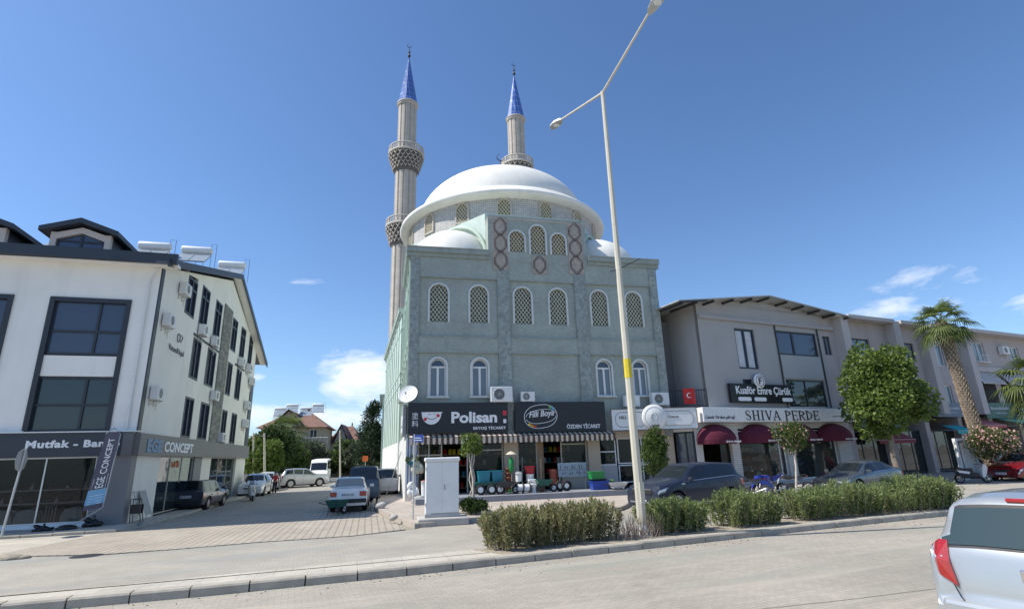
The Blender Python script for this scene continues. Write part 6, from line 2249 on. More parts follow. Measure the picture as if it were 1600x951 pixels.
ESTATE = dict(BOXY, top=T(0, (2.07, 0.45), (2.04, 0.78), (1.95, 0.84), (0.85, 0.95), (0.35, 1.34), (0.2, 1.40), (-0.85, 1.43), (-1.75, 1.41), (-1.98, 0.95), (-2.05, 0.9), (-2.07, 0.5)), wtop=T(0, (0.9, 0.66), (0.2, 0.58), (-1.7, 0.58), (-2.0, 0.68)))
VAN = dict(L=4.5, W=1.83, wx=(1.45, -1.3), wr=0.33, top=T(0, (2.25, 0.5), (2.2, 0.85), (2.0, 1.0), (1.35, 1.15), (0.75, 1.68), (0.5, 1.78), (-1.0, 1.83), (-2.0, 1.80), (-2.18, 1.1), (-2.25, 0.9), (-2.25, 0.5)),
           wtop=T(0, (1.3, 0.72), (0.6, 0.68), (-2.1, 0.70)), belt=T(0, (2.25, 0.8), (1.2, 1.05), (-2.25, 1.08)), plan=0.06)
BUS = dict(L=6.4, W=2.0, wx=(2.1, -1.9), wr=0.36, top=T(0, (3.2, 0.5), (3.15, 0.95), (2.9, 1.1), (2.5, 1.25), (1.8, 2.15), (1.5, 2.45), (-3.0, 2.55), (-3.15, 2.4), (-3.2, 0.6)),
           wtop=T(0, (2.4, 0.85), (1.5, 0.85), (-3.1, 0.88)), belt=T(0, (3.2, 0.9), (2.4, 1.25), (-3.2, 1.3)), plan=0.05)


def lamps(c, kind, zf=(4.6, 6.0), xr=0.42, amber=False):
    L = c.S['L'] / 2
    for s_ in (1, -1):
        h = c.patch('headlight', L - xr - 0.05, L - 0.035, zf[0], zf[1] - 0.25, s_, M['lamp_clear'], off=0.008, x0b=L - xr + 0.12)
        c.patch('tail_light', -L + 0.03, -L + xr * 0.8, zf[0], zf[1], s_, M['lamp_red'], off=0.008, x1b=-L + xr * 0.6)


# silver hatchback, close on the right
CL = dict(HAT, L=4.0, W=1.72, crown=0.035, plan=0.11,
          top=T(0, (2.0, 0.50), (1.95, 0.68), (1.75, 0.78), (1.15, 0.95), (0.85, 1.02), (0.25, 1.38), (0.0, 1.45), (-0.8, 1.48), (-1.45, 1.465), (-1.64, 1.43), (-1.70, 1.38), (-1.90, 1.00), (-1.93, 0.93), (-1.955, 0.62), (-2.0, 0.56)),
          wtop=T(0, (1.0, 0.68), (0.2, 0.57), (-1.0, 0.60), (-1.6, 0.61), (-1.95, 0.70)), belt=T(0, (2.0, 0.6), (1.0, 0.88), (-1.2, 0.99), (-1.9, 0.97), (-2.0, 0.9)))
silver = paint('silver_paint', (0.42, 0.44, 0.45), 0.32, 0.5)
REAR_L = Vector((4.31, 6.03))
HD = 24.0
hx, hy = math.cos(R_(HD)), math.sin(R_(HD))
cx, cy = REAR_L.x + hx * 2.0 + hy * 0.80, REAR_L.y + hy * 2.0 - hx * 0.80
c = Car('silver hatchback seen from behind, cut off by the right edge of the view', 'car', 'parked_car', cx, cy, HD, CL, silver)
c.t.scale = (1.08,) * 3
c.screen('window_border', -1.895, -1.705, M['car_black'], 0.42, 0.004)
c.screen('rear_window', -1.885, -1.72, glassmat('rear_glass', (0.035, 0.055, 0.055), 0.05), 0.56, 0.012)
c.screen('windscreen', 0.27, 0.86, M['car_glass2'])
c.windows([(-0.05, 0.78, -0.05, 0.2), (-1.0, -0.12, -0.95, -0.12), (-1.55, -1.08, -1.4, -1.05)], M['car_glass2'])
for s_ in (1, -1):
    P = [(0.62, 1.08), (0.70, 1.08), (0.785, 1.02), (0.815, 0.94), (0.80, 0.86), (0.70, 0.78), (0.56, 0.71), (0.60, 0.90)]
    def xr_(y, z, o): return lerp_tab([(0.6, -1.965), (0.93, -1.94), (1.02, -1.90), (1.1, -1.85)], z) - o + max(0, y - 0.66) ** 2 * 5.0
    n = len(P)
    def lens(Q, o, mat, nm, par):
        n = len(Q)
        cy_, cz_ = sum(q[0] for q in Q) / n, sum(q[1] for q in Q) / n
        vs = [(xr_(y, z, o), s_ * y, z) for y, z in Q] + [(xr_(y, z, -0.14), s_ * (y + 0.01), z) for y, z in Q] + [(xr_(cy_, cz_, o + 0.02), s_ * cy_, cz_)]
        return MB().add(vs, [(i, (i + 1) % n, n + (i + 1) % n, n + i) for i in range(n)] + [(i, (i + 1) % n, 2 * n) for i in range(n)], False).obj(nm, mat, par, local=True)
    tl = lens(P, 0.02, M['lamp_red'], 'tail_light', c.t)
    lens([(0.65, 0.95), (0.77, 0.97), (0.78, 0.92), (0.66, 0.90)], 0.022, M['lamp_clear'], 'reverse_lamp', tl)
    c.patch('bumper_strip', -1.995, -1.35, 6.35, 6.75, s_, M['car_black'], off=0.015)
c.box('bumper_strip', -2.0, 0, 0.41, 0.05, 1.2, 0.09, M['car_black'], 0.02)
c.box('bumper', -1.985, 0, 0.24, 0.08, 1.42, 0.36, silver, 0.04)
MB().tube([(-1.965, 0.60, 0.72), (-1.985, 0.55, 0.62), (-1.99, 0.46, 0.535), (-2.0, 0.0, 0.52), (-1.99, -0.46, 0.535), (-1.965, -0.60, 0.72)], 0.006, 4).obj('tailgate_gap', M['car_black'], c.t, local=True)
bevel(MB().bx(-1.28, 0, 0.93, 0.6, 1.2, 0.03).obj('parcel_shelf', M['car_black'], c.t, local=True), 0.005)
MB().bx(-0.2, 0, 0.5, 3.2, 1.3, 0.06).obj('cabin_floor', M['car_black'], c.t, local=True)
c.box('badge', -1.985, 0, 0.82, 0.02, 0.12, 0.1, M['chrome'], 0.02)
c.plate(-2.035, 0.44, -1, '48 AB 210')
c.box('brake_light', -1.68, 0, 1.425, 0.05, 0.34, 0.035, M['lamp_red'], 0.01)
MB().tube([(-1.93, -0.05, 1.03), (-1.90, -0.15, 1.06), (-1.85, -0.5, 1.14)], 0.012, 6).obj('wiper', M['car_black'], c.t, local=True)
c.seams((-0.08, -1.06, 0.85))
c.mirrors(0.62, 0.93)
lampsf = [c.patch('headlight', 1.5, 1.95, 4.3, 5.8, s_, M['lamp_clear'], off=0.008) for s_ in (1, -1)]
# seats seen through the glass
for y in (-0.35, 0.35):
    for x in (0.0, -0.95): c.box('seat', x, y, 0.5, 0.16, 0.46, 0.75, M['car_black'], 0.06)


def std(c, ws, ww, rear, seams, handles, mirror, plate_f=None, plate_r=None, zf=(4.6, 6.0), grille=None, glass=None):
    c.screen('windscreen', *ww, glass or M['car_glass'])
    c.screen('rear_window', *rear, glass or M['car_glass'])
    c.windows(ws, glass)
    lamps(c, 0, zf)
    c.seams(seams)
    c.handles(handles, 0.8)
    c.mirrors(*mirror)
    L = c.S['L'] / 2
    if plate_f: c.plate(L + 0.012, 0.36, 1, plate_f)
    if plate_r: c.plate(-L - 0.012, plate_r[1], -1, plate_r[0])
    if grille: c.box('grille', L - 0.02, 0, grille[0], 0.06, grille[2], grille[1], M['car_black'], 0.015)
    c.box('lower_grille', L - 0.03, 0, 0.24, 0.06, c.S['W'] * 0.6, 0.1, M['car_black'], 0.015)


# dark suv
c = Car('dark navy SUV parked at the kerb behind the street lamp', 'suv', 'parked_car', 6.45, 21.6, 180 + 27, SUV, pmat('navy_paint', (0.018, 0.024, 0.042), 0.35, 0.03, 2.0, obj=True, spec=0.4, coat=0.25))
std(c, [(-0.2, 0.98, -0.15, 0.35), (-1.05, -0.27, -1.05, -0.22), (-1.92, -1.13, -1.78, -1.13)], (0.34, 0.94), (-2.02, -1.82), (-0.23, -1.09, 0.9), (-0.05, -0.95), (0.75, 1.08), '48 LD 902', None, (4.4, 5.6), (0.66, 0.14, 1.1))
c.box('bumper_trim', 2.17, 0, 0.36, 0.05, 1.4, 0.06, M['rim'], 0.02)
for s_ in (1, -1):
    c.patch('side_sill', -0.95, 0.95, 7.3, 8.0, s_, M['rim'], off=0.01)
    c.patch('air_vent', 0.95, 1.12, 4.9, 5.15, s_, M['chrome'], off=0.01)
    c.box('fog_lamp', 2.1, s_ * 0.72, 0.5, 0.1, 0.16, 0.09, M['lamp_clear'], 0.02)
for s_ in (1, -1): c.patch('window_trim', -1.9, 0.98, 3.95, 4.03, s_, M['rim'], off=0.012)
c.box('badge_bar', 2.17, 0, 0.82, 0.03, 1.0, 0.03, M['chrome'], 0.005)

# grey saloon
c = Car('grey saloon parked between the hedge and the burgundy awnings', 'car', 'parked_car', 16.3, 27.0, 180 + 27, SAL, paint('grey_paint', (0.10, 0.115, 0.13), 0.25, 0.5))
std(c, [(-0.25, 0.95, -0.2, 0.4), (-1.1, -0.32, -1.0, -0.28), (-1.45, -1.17, -1.25, -1.1)], (0.37, 1.03), (-1.72, -1.03), (-0.27, -1.12, 0.85), (-0.1, -1.0), (0.75, 0.93), '48 KP 418', None, (4.4, 5.6), (0.52, 0.12, 0.8))
for s_ in (1, -1): c.patch('window_trim', -1.5, 0.98, 3.95, 4.05, s_, M['chrome'], off=0.012)
# red hatchback at the far right
c = Car('dark red hatchback facing left at the right edge, behind the silver car', 'car', 'parked_car', 28.9, 32.3, 180 + 24, dict(HAT, L=4.3, W=1.8), paint('red_paint', (0.20, 0.006, 0.012), 0.25, 0.2))
std(c, [(-0.15, 0.8, -0.1, 0.3), (-1.05, -0.22, -1.0, -0.18)], (0.27, 0.86), (-1.85, -1.62), (-0.18, -1.1, 0.8), (-0.05, -0.95), (0.65, 0.92), '48 YN 077', None, (4.4, 5.6), (0.5, 0.1, 0.8))

# side street
ST = 105.0
c = Car('white boxy saloon parked at the right kerb of the side street, seen from behind', 'car', 'parked_car', -7.85, 26.6, 103, BOXY, paint('old_white', (0.76, 0.75, 0.71), 0.4, 0.0))
std(c, [(-0.05, 0.78, -0.02, 0.3), (-0.95, -0.13, -0.9, -0.1)], (0.36, 0.84), (-1.37, -1.02), (-0.08, -1.0, 0.8), (0.05, -0.85), (0.6, 0.92), '48 DA 351', None, (9.1, 9.2), (0.55, 0.2, 1.2), M['car_glass2'])
for y in (-0.62, 0.62): c.box('tail_light', -2.07, y, 0.66, 0.04, 0.28, 0.2, M['lamp_red'], 0.01)
c.box('bumper', -2.1, 0, 0.4, 0.12, 1.56, 0.16, M['car_black'], 0.03)
c.plate(-2.1, 0.68, -1, '48 DF 638')
for y in (-0.35, 0.35): c.box('seat', 0.1, y, 0.5, 0.14, 0.44, 0.72, M['car_black'], 0.06)
c = Car('dark blue van parked in front of the white boxy saloon', 'van', 'parked_van', -8.9, 32.8, 103, VAN, paint('van_blue', (0.04, 0.06, 0.09), 0.35, 0.2))
std(c, [(-0.1, 1.2, 0.0, 0.7), (-1.9, -0.2, -1.85, -0.1)], (0.77, 1.33), (-2.17, -2.02), (-0.15,), (0.05,), (1.1, 1.1), None, ('48 BK 20', 0.6), (4.4, 5.6))
c = Car('dark navy old estate car parked by the white building, seen from behind', 'car', 'parked_car', -16.75, 29.8, 101, ESTATE, paint('estate_blue', (0.015, 0.022, 0.042), 0.35, 0.1))
std(c, [(-0.05, 0.78, -0.02, 0.3), (-0.95, -0.13, -0.9, -0.1), (-1.8, -1.03, -1.7, -0.98)], (0.36, 0.84), (-1.96, -1.77), (-0.08, -1.0, 0.8), (0.05, -0.85), (0.6, 0.92), None, ('48 RE 154', 0.62), (5.0, 6.3))
c.box('bumper', -2.1, 0, 0.36, 0.1, 1.56, 0.14, M['car_black'], 0.03)
c = Car('small white hatchback facing the camera on the left of the side street', 'car', 'parked_car', -18.9, 40.5, 285, HAT, paint('white_car', (0.66, 0.67, 0.67), 0.3, 0.0))
std(c, [(-0.15, 0.8, -0.1, 0.3), (-1.05, -0.22, -1.0, -0.18)], (0.27, 0.86), (-1.85, -1.62), (-0.18, -1.1, 0.8), (-0.05, -0.95), (0.65, 0.92), '48 VC 560', None, (4.4, 5.6), (0.5, 0.1, 0.8))
c = Car('silver SUV parked across the far end of the shadow in the side street', 'suv', 'parked_car', -20.0, 52.0, 42, dict(SUV, L=4.6), silver)
std(c, [(-0.2, 0.98, -0.15, 0.35), (-1.05, -0.27, -1.05, -0.22), (-1.85, -1.13, -1.65, -1.13)], (0.27, 0.96), (-2.0, -1.74), (-0.23, -1.09, 0.9), (-0.05, -0.95), (0.75, 1.08), None, ('48 SN 36', 0.7), (4.4, 5.6), (0.66, 0.14, 1.1))
c = Car('white minibus behind the silver SUV', 'minibus', 'parked_van', -22.4, 63.5, 285, BUS, M['white_paint'])
std(c, [(1.0, 2.2, 1.1, 1.7), (-0.8, 0.9, -0.8, 0.95), (-2.9, -0.95, -2.85, -0.95)], (1.85, 2.45), (-3.18, -3.1), (0.95,), (0.8,), (2.2, 1.3), '48 M 2041', None, (4.6, 5.6))
c = Car('white hatchback far along the side street, right of the minibus', 'car', 'parked_car', -19.9, 75.0, 285, HAT, paint('white_car_far', (0.6, 0.6, 0.6), 0.3, 0.0))
std(c, [(-0.15, 0.8, -0.1, 0.3), (-1.05, -0.22, -1.0, -0.18)], (0.27, 0.86), (-1.85, -1.62), (-0.18, -1.1, 0.8), (-0.05, -0.95), (0.65, 0.92), None, None)
c = Car('grey saloon farthest along the side street', 'car', 'parked_car', -18.6, 84.0, 285, SAL, paint('grey_car_far', (0.25, 0.26, 0.27), 0.3, 0.3))
std(c, [(-0.25, 0.95, -0.2, 0.4), (-1.1, -0.32, -1.0, -0.28)], (0.37, 1.03), (-1.72, -1.03), (-0.27, -1.12, 0.85), (-0.1, -1.0), (0.75, 0.93), None, None)
c = Car('white car half hidden behind the small white hatchback in the side street', 'car', 'parked_car', -21.0, 46.8, 285, HAT, paint('white_car_mid', (0.60, 0.61, 0.62), 0.3, 0.0))
std(c, [(-0.15, 0.8, -0.1, 0.3), (-1.05, -0.22, -1.0, -0.18)], (0.27, 0.86), (-1.85, -1.62), (-0.18, -1.1, 0.8), (-0.05, -0.95), (0.65, 0.92), None, None)
c = Car('small white van parked on the pavement against the mosque side wall', 'van', 'parked_van', -8.35, 35.9, 103, dict(VAN, L=3.6, W=1.45, wx=(1.1, -1.1), wr=0.27, top=T(0, (1.8, 0.5), (1.75, 0.9), (1.4, 1.0), (1.0, 1.45), (-1.6, 1.5), (-1.75, 0.9), (-1.8, 0.5)), wtop=T(0, (1.2, 0.6), (-1.7, 0.58)), z=0.13), paint('white_van', (0.62, 0.62, 0.62), 0.4, 0.0))
std(c, [(0.3, 1.1, 0.3, 0.9), (-1.5, 0.2, -1.5, 0.2)], (1.02, 1.36), (-1.74, -1.62), (0.25,), (0.1,), (0.9, 0.95), None, None, (4.4, 5.6))


# two-wheelers


def blob(mb, c, r, rot=0.0, seg=14):
    """ellipsoid tilted in the x-z plane"""
    n = 9
    vs = []
    ca, sa = math.cos(rot), math.sin(rot)
    for i in range(n + 1):
        ph = math.pi * i / n
        for k in range(seg):
            a = 2 * math.pi * k / seg
            x, y, z = r[0] * math.cos(ph), r[1] * math.sin(ph) * math.cos(a), r[2] * math.sin(ph) * math.sin(a)
            vs.append((c[0] + x * ca - z * sa, c[1] + y, c[2] + x * sa + z * ca))
    mb.add(vs, [(i * seg + k, i * seg + (k + 1) % seg, (i + 1) * seg + (k + 1) % seg, (i + 1) * seg + k) for i in range(n) for k in range(seg)], True)
    return mb


def sheet(mb, prof, w0, w1=None):
    """faceted fairing: side outline (x,z) with half widths per point, mirrored"""
    n = len(prof)
    L_ = [(x, w, z) for x, z, w in prof]
    R2 = [(x, -w, z) for x, z, w in prof]
    mb.add(L_ + R2, [tuple(range(n)), tuple(range(2 * n - 1, n - 1, -1))] + [(i, (i + 1) % n, n + (i + 1) % n, n + i) for i in range(n)])
    return mb


def bike(label, x, y, heading, style, col, z=0.0, lean=6):
    t = thing('motorcycle' if style != 'scooter' else 'scooter', label, 'motorcycle' if style != 'scooter' else 'scooter', (x, y, z), R_(heading))
    t.rotation_euler = (R_(lean), 0, R_(heading))
    L = lambda name, mat, mb, p=None: mb.obj(name, mat, p or t, local=True)
    r = 0.30 if style != 'scooter' else 0.25
    wb = 0.70 if style != 'scooter' else 0.66
    ax = (Vector((1, 0, 0)), Vector((0, 0, 1)), Vector((0, 1, 0)))
    for s_ in (1, -1):
        c = (s_ * wb, 0, r)
        w = MB().lathe(c, [(r * 0.72, -0.05), (r * 0.95, -0.055), (r, 0), (r * 0.95, 0.055), (r * 0.72, 0.05)], 26, axis=ax)
        wo = L('wheel', M['tyre'], w)
        m = MB().lathe(c, [(r * 0.72, -0.05), (r * 0.64, -0.03), (r * 0.64, 0.03), (r * 0.72, 0.05)], 24, axis=ax)
        for k in range(6):
            a = math.pi * k / 3
            m.tube([c, (c[0] + r * 0.66 * math.cos(a), 0, r + r * 0.66 * math.sin(a))], 0.018, 4)
        m.lathe(c, [(0.001, -0.05), (0.05, -0.05), (0.05, 0.05), (0.001, 0.05)], 12, axis=ax)
        L('rim', M['rim'], m, wo)
    fk = MB()
    for y_ in (-0.09, 0.09): fk.tube([(wb, y_, r), (wb - 0.22, y_, 0.82)], 0.025, 6)
    L('fork', M['metal'], fk)
    hb = MB().tube([(wb - 0.32, -0.36, 0.92), (wb - 0.24, -0.15, 0.96), (wb - 0.24, 0.15, 0.96), (wb - 0.32, 0.36, 0.92)], 0.018, 6)
    L('handlebar', M['dark_metal'], hb)
    for y_ in (-0.3, 0.3):
        mm = MB()
        mm.tube([(wb - 0.24, y_ * 0.8, 0.96), (wb - 0.2, y_, 1.15)], 0.008, 4)
        blob(mm, (wb - 0.2, y_, 1.18), (0.02, 0.07, 0.045))
        L('mirror', M['dark_metal'], mm)
    if style == 'sport':
        L('fairing', col, sheet(MB(), [(0.72, 0.78, 0.10), (0.62, 0.95, 0.12), (0.42, 0.98, 0.16), (0.30, 0.80, 0.22), (0.10, 0.72, 0.20), (-0.10, 0.40, 0.17), (0.20, 0.20, 0.14), (0.42, 0.26, 0.16), (0.55, 0.55, 0.19)], 0))
        L('windshield', M['car_glass2'], sheet(MB(), [(0.62, 0.96, 0.10), (0.45, 1.16, 0.08), (0.40, 1.14, 0.08), (0.44, 0.99, 0.14)], 0))
        L('tank', col, blob(MB(), (0.12, 0, 0.85), (0.30, 0.17, 0.13), 0.1))
        L('tail', col, sheet(MB(), [(-0.15, 0.80, 0.12), (-0.85, 1.0, 0.06), (-0.92, 0.95, 0.06), (-0.5, 0.76, 0.12), (-0.2, 0.66, 0.14)], 0))
        L('seat', M['car_black'], sheet(MB(), [(-0.08, 0.84, 0.12), (-0.45, 0.84, 0.14), (-0.75, 1.0, 0.08), (-0.5, 0.82, 0.12), (-0.1, 0.78, 0.12)], 0))
    elif style == 'scooter':
        L('front_shield', col, sheet(MB(), [(0.62, 0.95, 0.12), (0.50, 1.02, 0.14), (0.38, 0.62, 0.20), (0.36, 0.30, 0.2), (0.46, 0.30, 0.2), (0.62, 0.52, 0.15), (0.72, 0.80, 0.10)], 0))
        L('windshield', M['car_glass2'], sheet(MB(), [(0.60, 0.97, 0.14), (0.46, 1.25, 0.12), (0.44, 1.24, 0.12), (0.54, 0.99, 0.14)], 0))
        L('floorboard', M['car_black'], sheet(MB(), [(0.40, 0.34, 0.2), (-0.1, 0.34, 0.2), (-0.1, 0.24, 0.18), (0.40, 0.24, 0.18)], 0))
        L('rear_body', M['car_black'], sheet(MB(), [(-0.02, 0.34, 0.18), (-0.05, 0.70, 0.17), (-0.80, 0.78, 0.12), (-0.95, 0.72, 0.08), (-0.75, 0.50, 0.16), (-0.4, 0.30, 0.16)], 0))
        L('seat', M['car_black'], sheet(MB(), [(0.0, 0.76, 0.13), (-0.35, 0.76, 0.15), (-0.75, 0.86, 0.12), (-0.8, 0.79, 0.12), (-0.05, 0.70, 0.15)], 0))
        L('side_trim', col, sheet(MB(), [(-0.2, 0.62, 0.185), (-0.82, 0.72, 0.15), (-0.7, 0.58, 0.17), (-0.25, 0.5, 0.19)], 0))
    else:
        L('tank', col, blob(MB(), (0.18, 0, 0.82), (0.27, 0.15, 0.13), 0.15))
        L('seat', M['car_black'], sheet(MB(), [(-0.02, 0.82, 0.12), (-0.65, 0.86, 0.12), (-0.7, 0.80, 0.1), (-0.05, 0.74, 0.12)], 0))
        L('headlight', M['lamp_clear'], blob(MB(), (wb - 0.16, 0, 0.82), (0.09, 0.10, 0.10)))
        L('side_panel', col, sheet(MB(), [(-0.1, 0.74, 0.12), (-0.55, 0.76, 0.10), (-0.35, 0.58, 0.12)], 0))
    fd = MB()
    for k in range(9):
        a0, a1 = math.radians(20 + k * 15), math.radians(35 + k * 15)
        q = [(wb + (r + 0.04) * math.cos(a), s_ * 0.07, r + (r + 0.04) * math.sin(a)) for a in (a0, a1) for s_ in (-1, 1)]
        fd.add(q, [(0, 1, 3, 2)], True)
    L('mudguard', M['white_paint'] if style == 'plain' else col, fd)
    en = MB()
    en.bx(0.08, 0, 0.24, 0.38, 0.26, 0.3)
    bevel(L('engine', M['dark_metal'], en), 0.04)
    L('exhaust', M['metal'], MB().tube([(0.2, 0.14, 0.26), (-0.2, 0.16, 0.24), (-0.75, 0.18, 0.42)], [0.025, 0.03, 0.05], 8))
    L('tail_light', M['lamp_red'], blob(MB(), (-0.92 if style != 'plain' else -0.72, 0, 0.84 if style != 'scooter' else 0.72), (0.04, 0.07, 0.03)))
    L('swing_arm', M['dark_metal'], MB().tube([(-wb, 0.08, r), (-0.1, 0.08, 0.36)], 0.025, 6))
    L('kickstand', M['dark_metal'], MB().tube([(0.0, 0.1, 0.22), (-0.08, 0.24, 0.02)], 0.012, 5))
    return t


bike('blue sport motorcycle parked between the navy SUV and the grey saloon', 11.6, 26.0, 200, 'sport', paint('blue_bike', (0.02, 0.03, 0.28), 0.25, 0.2))
bike('black motorcycle with a white front mudguard, left of the blue one', 10.3, 25.3, 150, 'plain', paint('bike_black', (0.03, 0.03, 0.035), 0.3, 0.2))
bike('dark motorcycle between the blue one and the grey saloon', 12.9, 26.6, 165, 'plain', paint('bike_grey', (0.04, 0.045, 0.05), 0.3, 0.2))
bike('black and white maxi scooter parked beside the framed white door', 24.9, 30.9, 350, 'scooter', paint('scoot_white', (0.62, 0.63, 0.64), 0.3, 0.0))
bike('white and black motorbike parked behind the navy estate car', -16.3, 34.6, 300, 'scooter', paint('scoot_white2', (0.6, 0.6, 0.6), 0.3, 0.0))
# ------------------------------------------------------------------ street furniture
M['lamp_pole'] = pmat('lamp_pole', (0.56, 0.52, 0.42), 0.55, 0.08, 1.2, streak=0.3, dirt=(3, 0.56, 0.35, (0.35, 0.3, 0.22)))
M['yellow'] = pmat('yellow', (0.65, 0.5, 0.03), 0.5, 0.08, 5)
M['turq'] = pmat('turq', (0.01, 0.19, 0.26), 0.35, 0.08, 5)
M['green_plastic'] = pmat('green_plastic', (0.02, 0.25, 0.06), 0.4, 0.08, 5)
M['blue_plastic'] = pmat('blue_plastic', (0.02, 0.06, 0.32), 0.4, 0.08, 5)
M['dark_green'] = pmat('dark_green', (0.01, 0.09, 0.07), 0.45, 0.15, 5)
M['terracotta'] = pmat('terracotta', (0.30, 0.11, 0.06), 0.7, 0.15, 5)
M['red_plastic'] = pmat('red_plastic', (0.45, 0.02, 0.02), 0.4, 0.1, 5)
M['cardboard'] = pmat('cardboard', (0.35, 0.26, 0.17), 0.85, 0.1, 5)

lb = Vector((3.05, 14.2, 0.14))
t = thing('street_lamp', 'tall pale street lamp with two arms rising from the median hedge', 'street lamp', lb)
ZP = 12.85
top_ = lb + Vector((-0.06, -0.1, ZP - 0.14))
mb = MB()
mb.tube([lb.lerp(top_, k / 10) for k in range(11)], [0.118 - 0.062 * k / 10 for k in range(11)], 8, smooth=False)
pole = mb.obj('pole', M['lamp_pole'], t)
MB().tube([lb.lerp(top_, 0.305), lb.lerp(top_, 0.345)], [0.105, 0.103], 8, smooth=False).obj('sticker', M['yellow'], pole)
MB().lathe(lb, [(0.24, 0.0), (0.24, 0.03), (0.16, 0.035), (0.155, 0.25), (0.14, 0.28)], 12).obj('base_plate', M['galv'], pole)
MB().box(Fr(lb.x, lb.y, 20), -0.06, 0.06, 0.1, 0.14, 0.9, 1.4).obj('hatch', M['lamp_pole'], pole)
for s_, (ex, ey) in enumerate(((-1.05, 2.25), (0.93, -2.35))):
    e = top_ + Vector((ex, ey, 0.62))
    MB().tube([top_ - Vector((0, 0, 0.05)), e], [0.04, 0.032], 8).obj('arm', M['lamp_pole'], t)
    d = Vector((ex, ey, 0.3)).normalized()
    sd = Vector((-d.y, d.x, 0)).normalized()
    hd = MB()
    prof = [(0.0, 0.05, 0.05), (0.12, 0.12, 0.07), (0.35, 0.17, 0.10), (0.6, 0.15, 0.09), (0.72, 0.06, 0.04)]
    vs = []
    for (q, w, h) in prof:
        c = e + d * q
        vs += [c + sd * w - Vector((0, 0, 0.02)), c + sd * w * 0.7 + Vector((0, 0, h)), c - sd * w * 0.7 + Vector((0, 0, h)), c - sd * w - Vector((0, 0, 0.02)), c - sd * w * 0.7 - Vector((0, 0, 0.05)), c + sd * w * 0.7 - Vector((0, 0, 0.05))]
    fs = [(i * 6 + k, i * 6 + (k + 1) % 6, (i + 1) * 6 + (k + 1) % 6, (i + 1) * 6 + k) for i in range(4) for k in range(6)] + [(0, 1, 2, 3, 4, 5), (24, 25, 26, 27, 28, 29)]
    h = hd.add(vs, fs).obj('lamp_head', M['galv'], t)
    gl = MB()
    c = e + d * 0.38 - Vector((0, 0, 0.045))
    gl.lathe(c, [(0.001, -0.08), (0.06, -0.07), (0.11, -0.03), (0.125, 0.0)], 14, axis=(d, sd, Vector((0, 0, 1))))
    gl.obj('lens', M['lamp_clear'], h)
br = lb.lerp(top_, 0.545)
MB().tube([br + Vector((-0.25, -0.02, -0.08)), br, br + Vector((0.65, 0.1, 0.32))], 0.012, 5).obj('wire_bracket', M['dark_metal'], pole)

# cabinet
p = at_depth(665, 765, 18.95)
f = Fr(p.x, p.y, 12)
t = thing('utility_cabinet', 'tall white telecom cabinet on a concrete plinth at the street corner', 'cabinet', f.P(0.55, -0.25, 0.13))
W_ = 1.12
bevel(MB().box(f, 0.0, W_, -0.5, 0.0, 0.36, 2.02).obj('body', M['white_plastic'], t), 0.03, 3)
bevel(MB().box(f, -0.04, W_ + 0.04, -0.54, 0.04, 2.02, 2.16).obj('cap', M['white_plastic'], t), 0.045, 3)
bevel(MB().box(f, -0.02, W_ + 0.02, -0.52, 0.02, 0.24, 0.36).obj('base', M['panel_grey'], t), 0.015)
bevel(MB().box(f, -0.25, W_ + 0.3, -0.75, 0.3, 0.0, 0.24).obj('plinth', M['concrete'], t), 0.04, 2)
MB().box(f, W_ / 2 - 0.002, W_ / 2 + 0.002, 0.0, 0.003, 0.42, 1.98).obj('door_gap', M['panel_grey'], t)
bevel(MB().box(f, W_ / 2 + 0.06, W_ / 2 + 0.09, 0.0, 0.03, 1.1, 1.28).obj('handle', M['panel_grey'], t), 0.008)
for z in (0.6, 1.75): MB().box(f, -0.006, 0.006, -0.02, 0.012, z, z + 0.1).obj('hinge', M['panel_grey'], t)

# street name post
b_ = gnd(645, 811, 0.13)
t = thing('street_sign', 'thin grey post with a small blue street name plate at the mosque corner', 'sign', b_)
ztop = at_depth(647, 678, b_.y).z
MB().tube([b_, Vector((b_.x, b_.y, ztop))], 0.028, 8).obj('post', M['galv'], t)
f = Fr(b_.x, b_.y, 0)
MB().box(f, -0.05, 0.33, 0.0, 0.02, ztop - 0.28, ztop - 0.02).obj('name_plate', pmat('plate_blue2', (0.04, 0.09, 0.38), 0.4, 0.05), t)
for k, z in enumerate((0.21, 0.13)): MB().box(f, 0.0, 0.28 - 0.05 * k, 0.02, 0.024, ztop - z - 0.02, ztop - z + 0.015).obj('plate_line', M['letter_white'], t)

# round sign seen from the side, far left
b_ = gnd(2, 838, 0.1)
t = thing('road_sign', 'white octagonal road sign on a leaning grey post at the left edge', 'sign', b_)
tp = at_depth(41, 700, b_.y + 0.1)
MB().tube([b_, tp], 0.035, 8).obj('post', M['galv'], t)
fx = Vector((0.55, -0.83, 0))
nx_ = Vector((0.95, 0.296, 0)).normalized()
sx_ = Vector((-nx_.y, nx_.x, 0))
c = tp.lerp(b_, 0.14)
MB().lathe(c - nx_ * 0.05, [(0.001, 0.0), (0.37, 0.0), (0.385, 0.006), (0.37, 0.012), (0.001, 0.012)], 8, axis=(sx_, Vector((0, 0, 1)), nx_), smooth=False).obj('sign_plate', M['galv'], t)

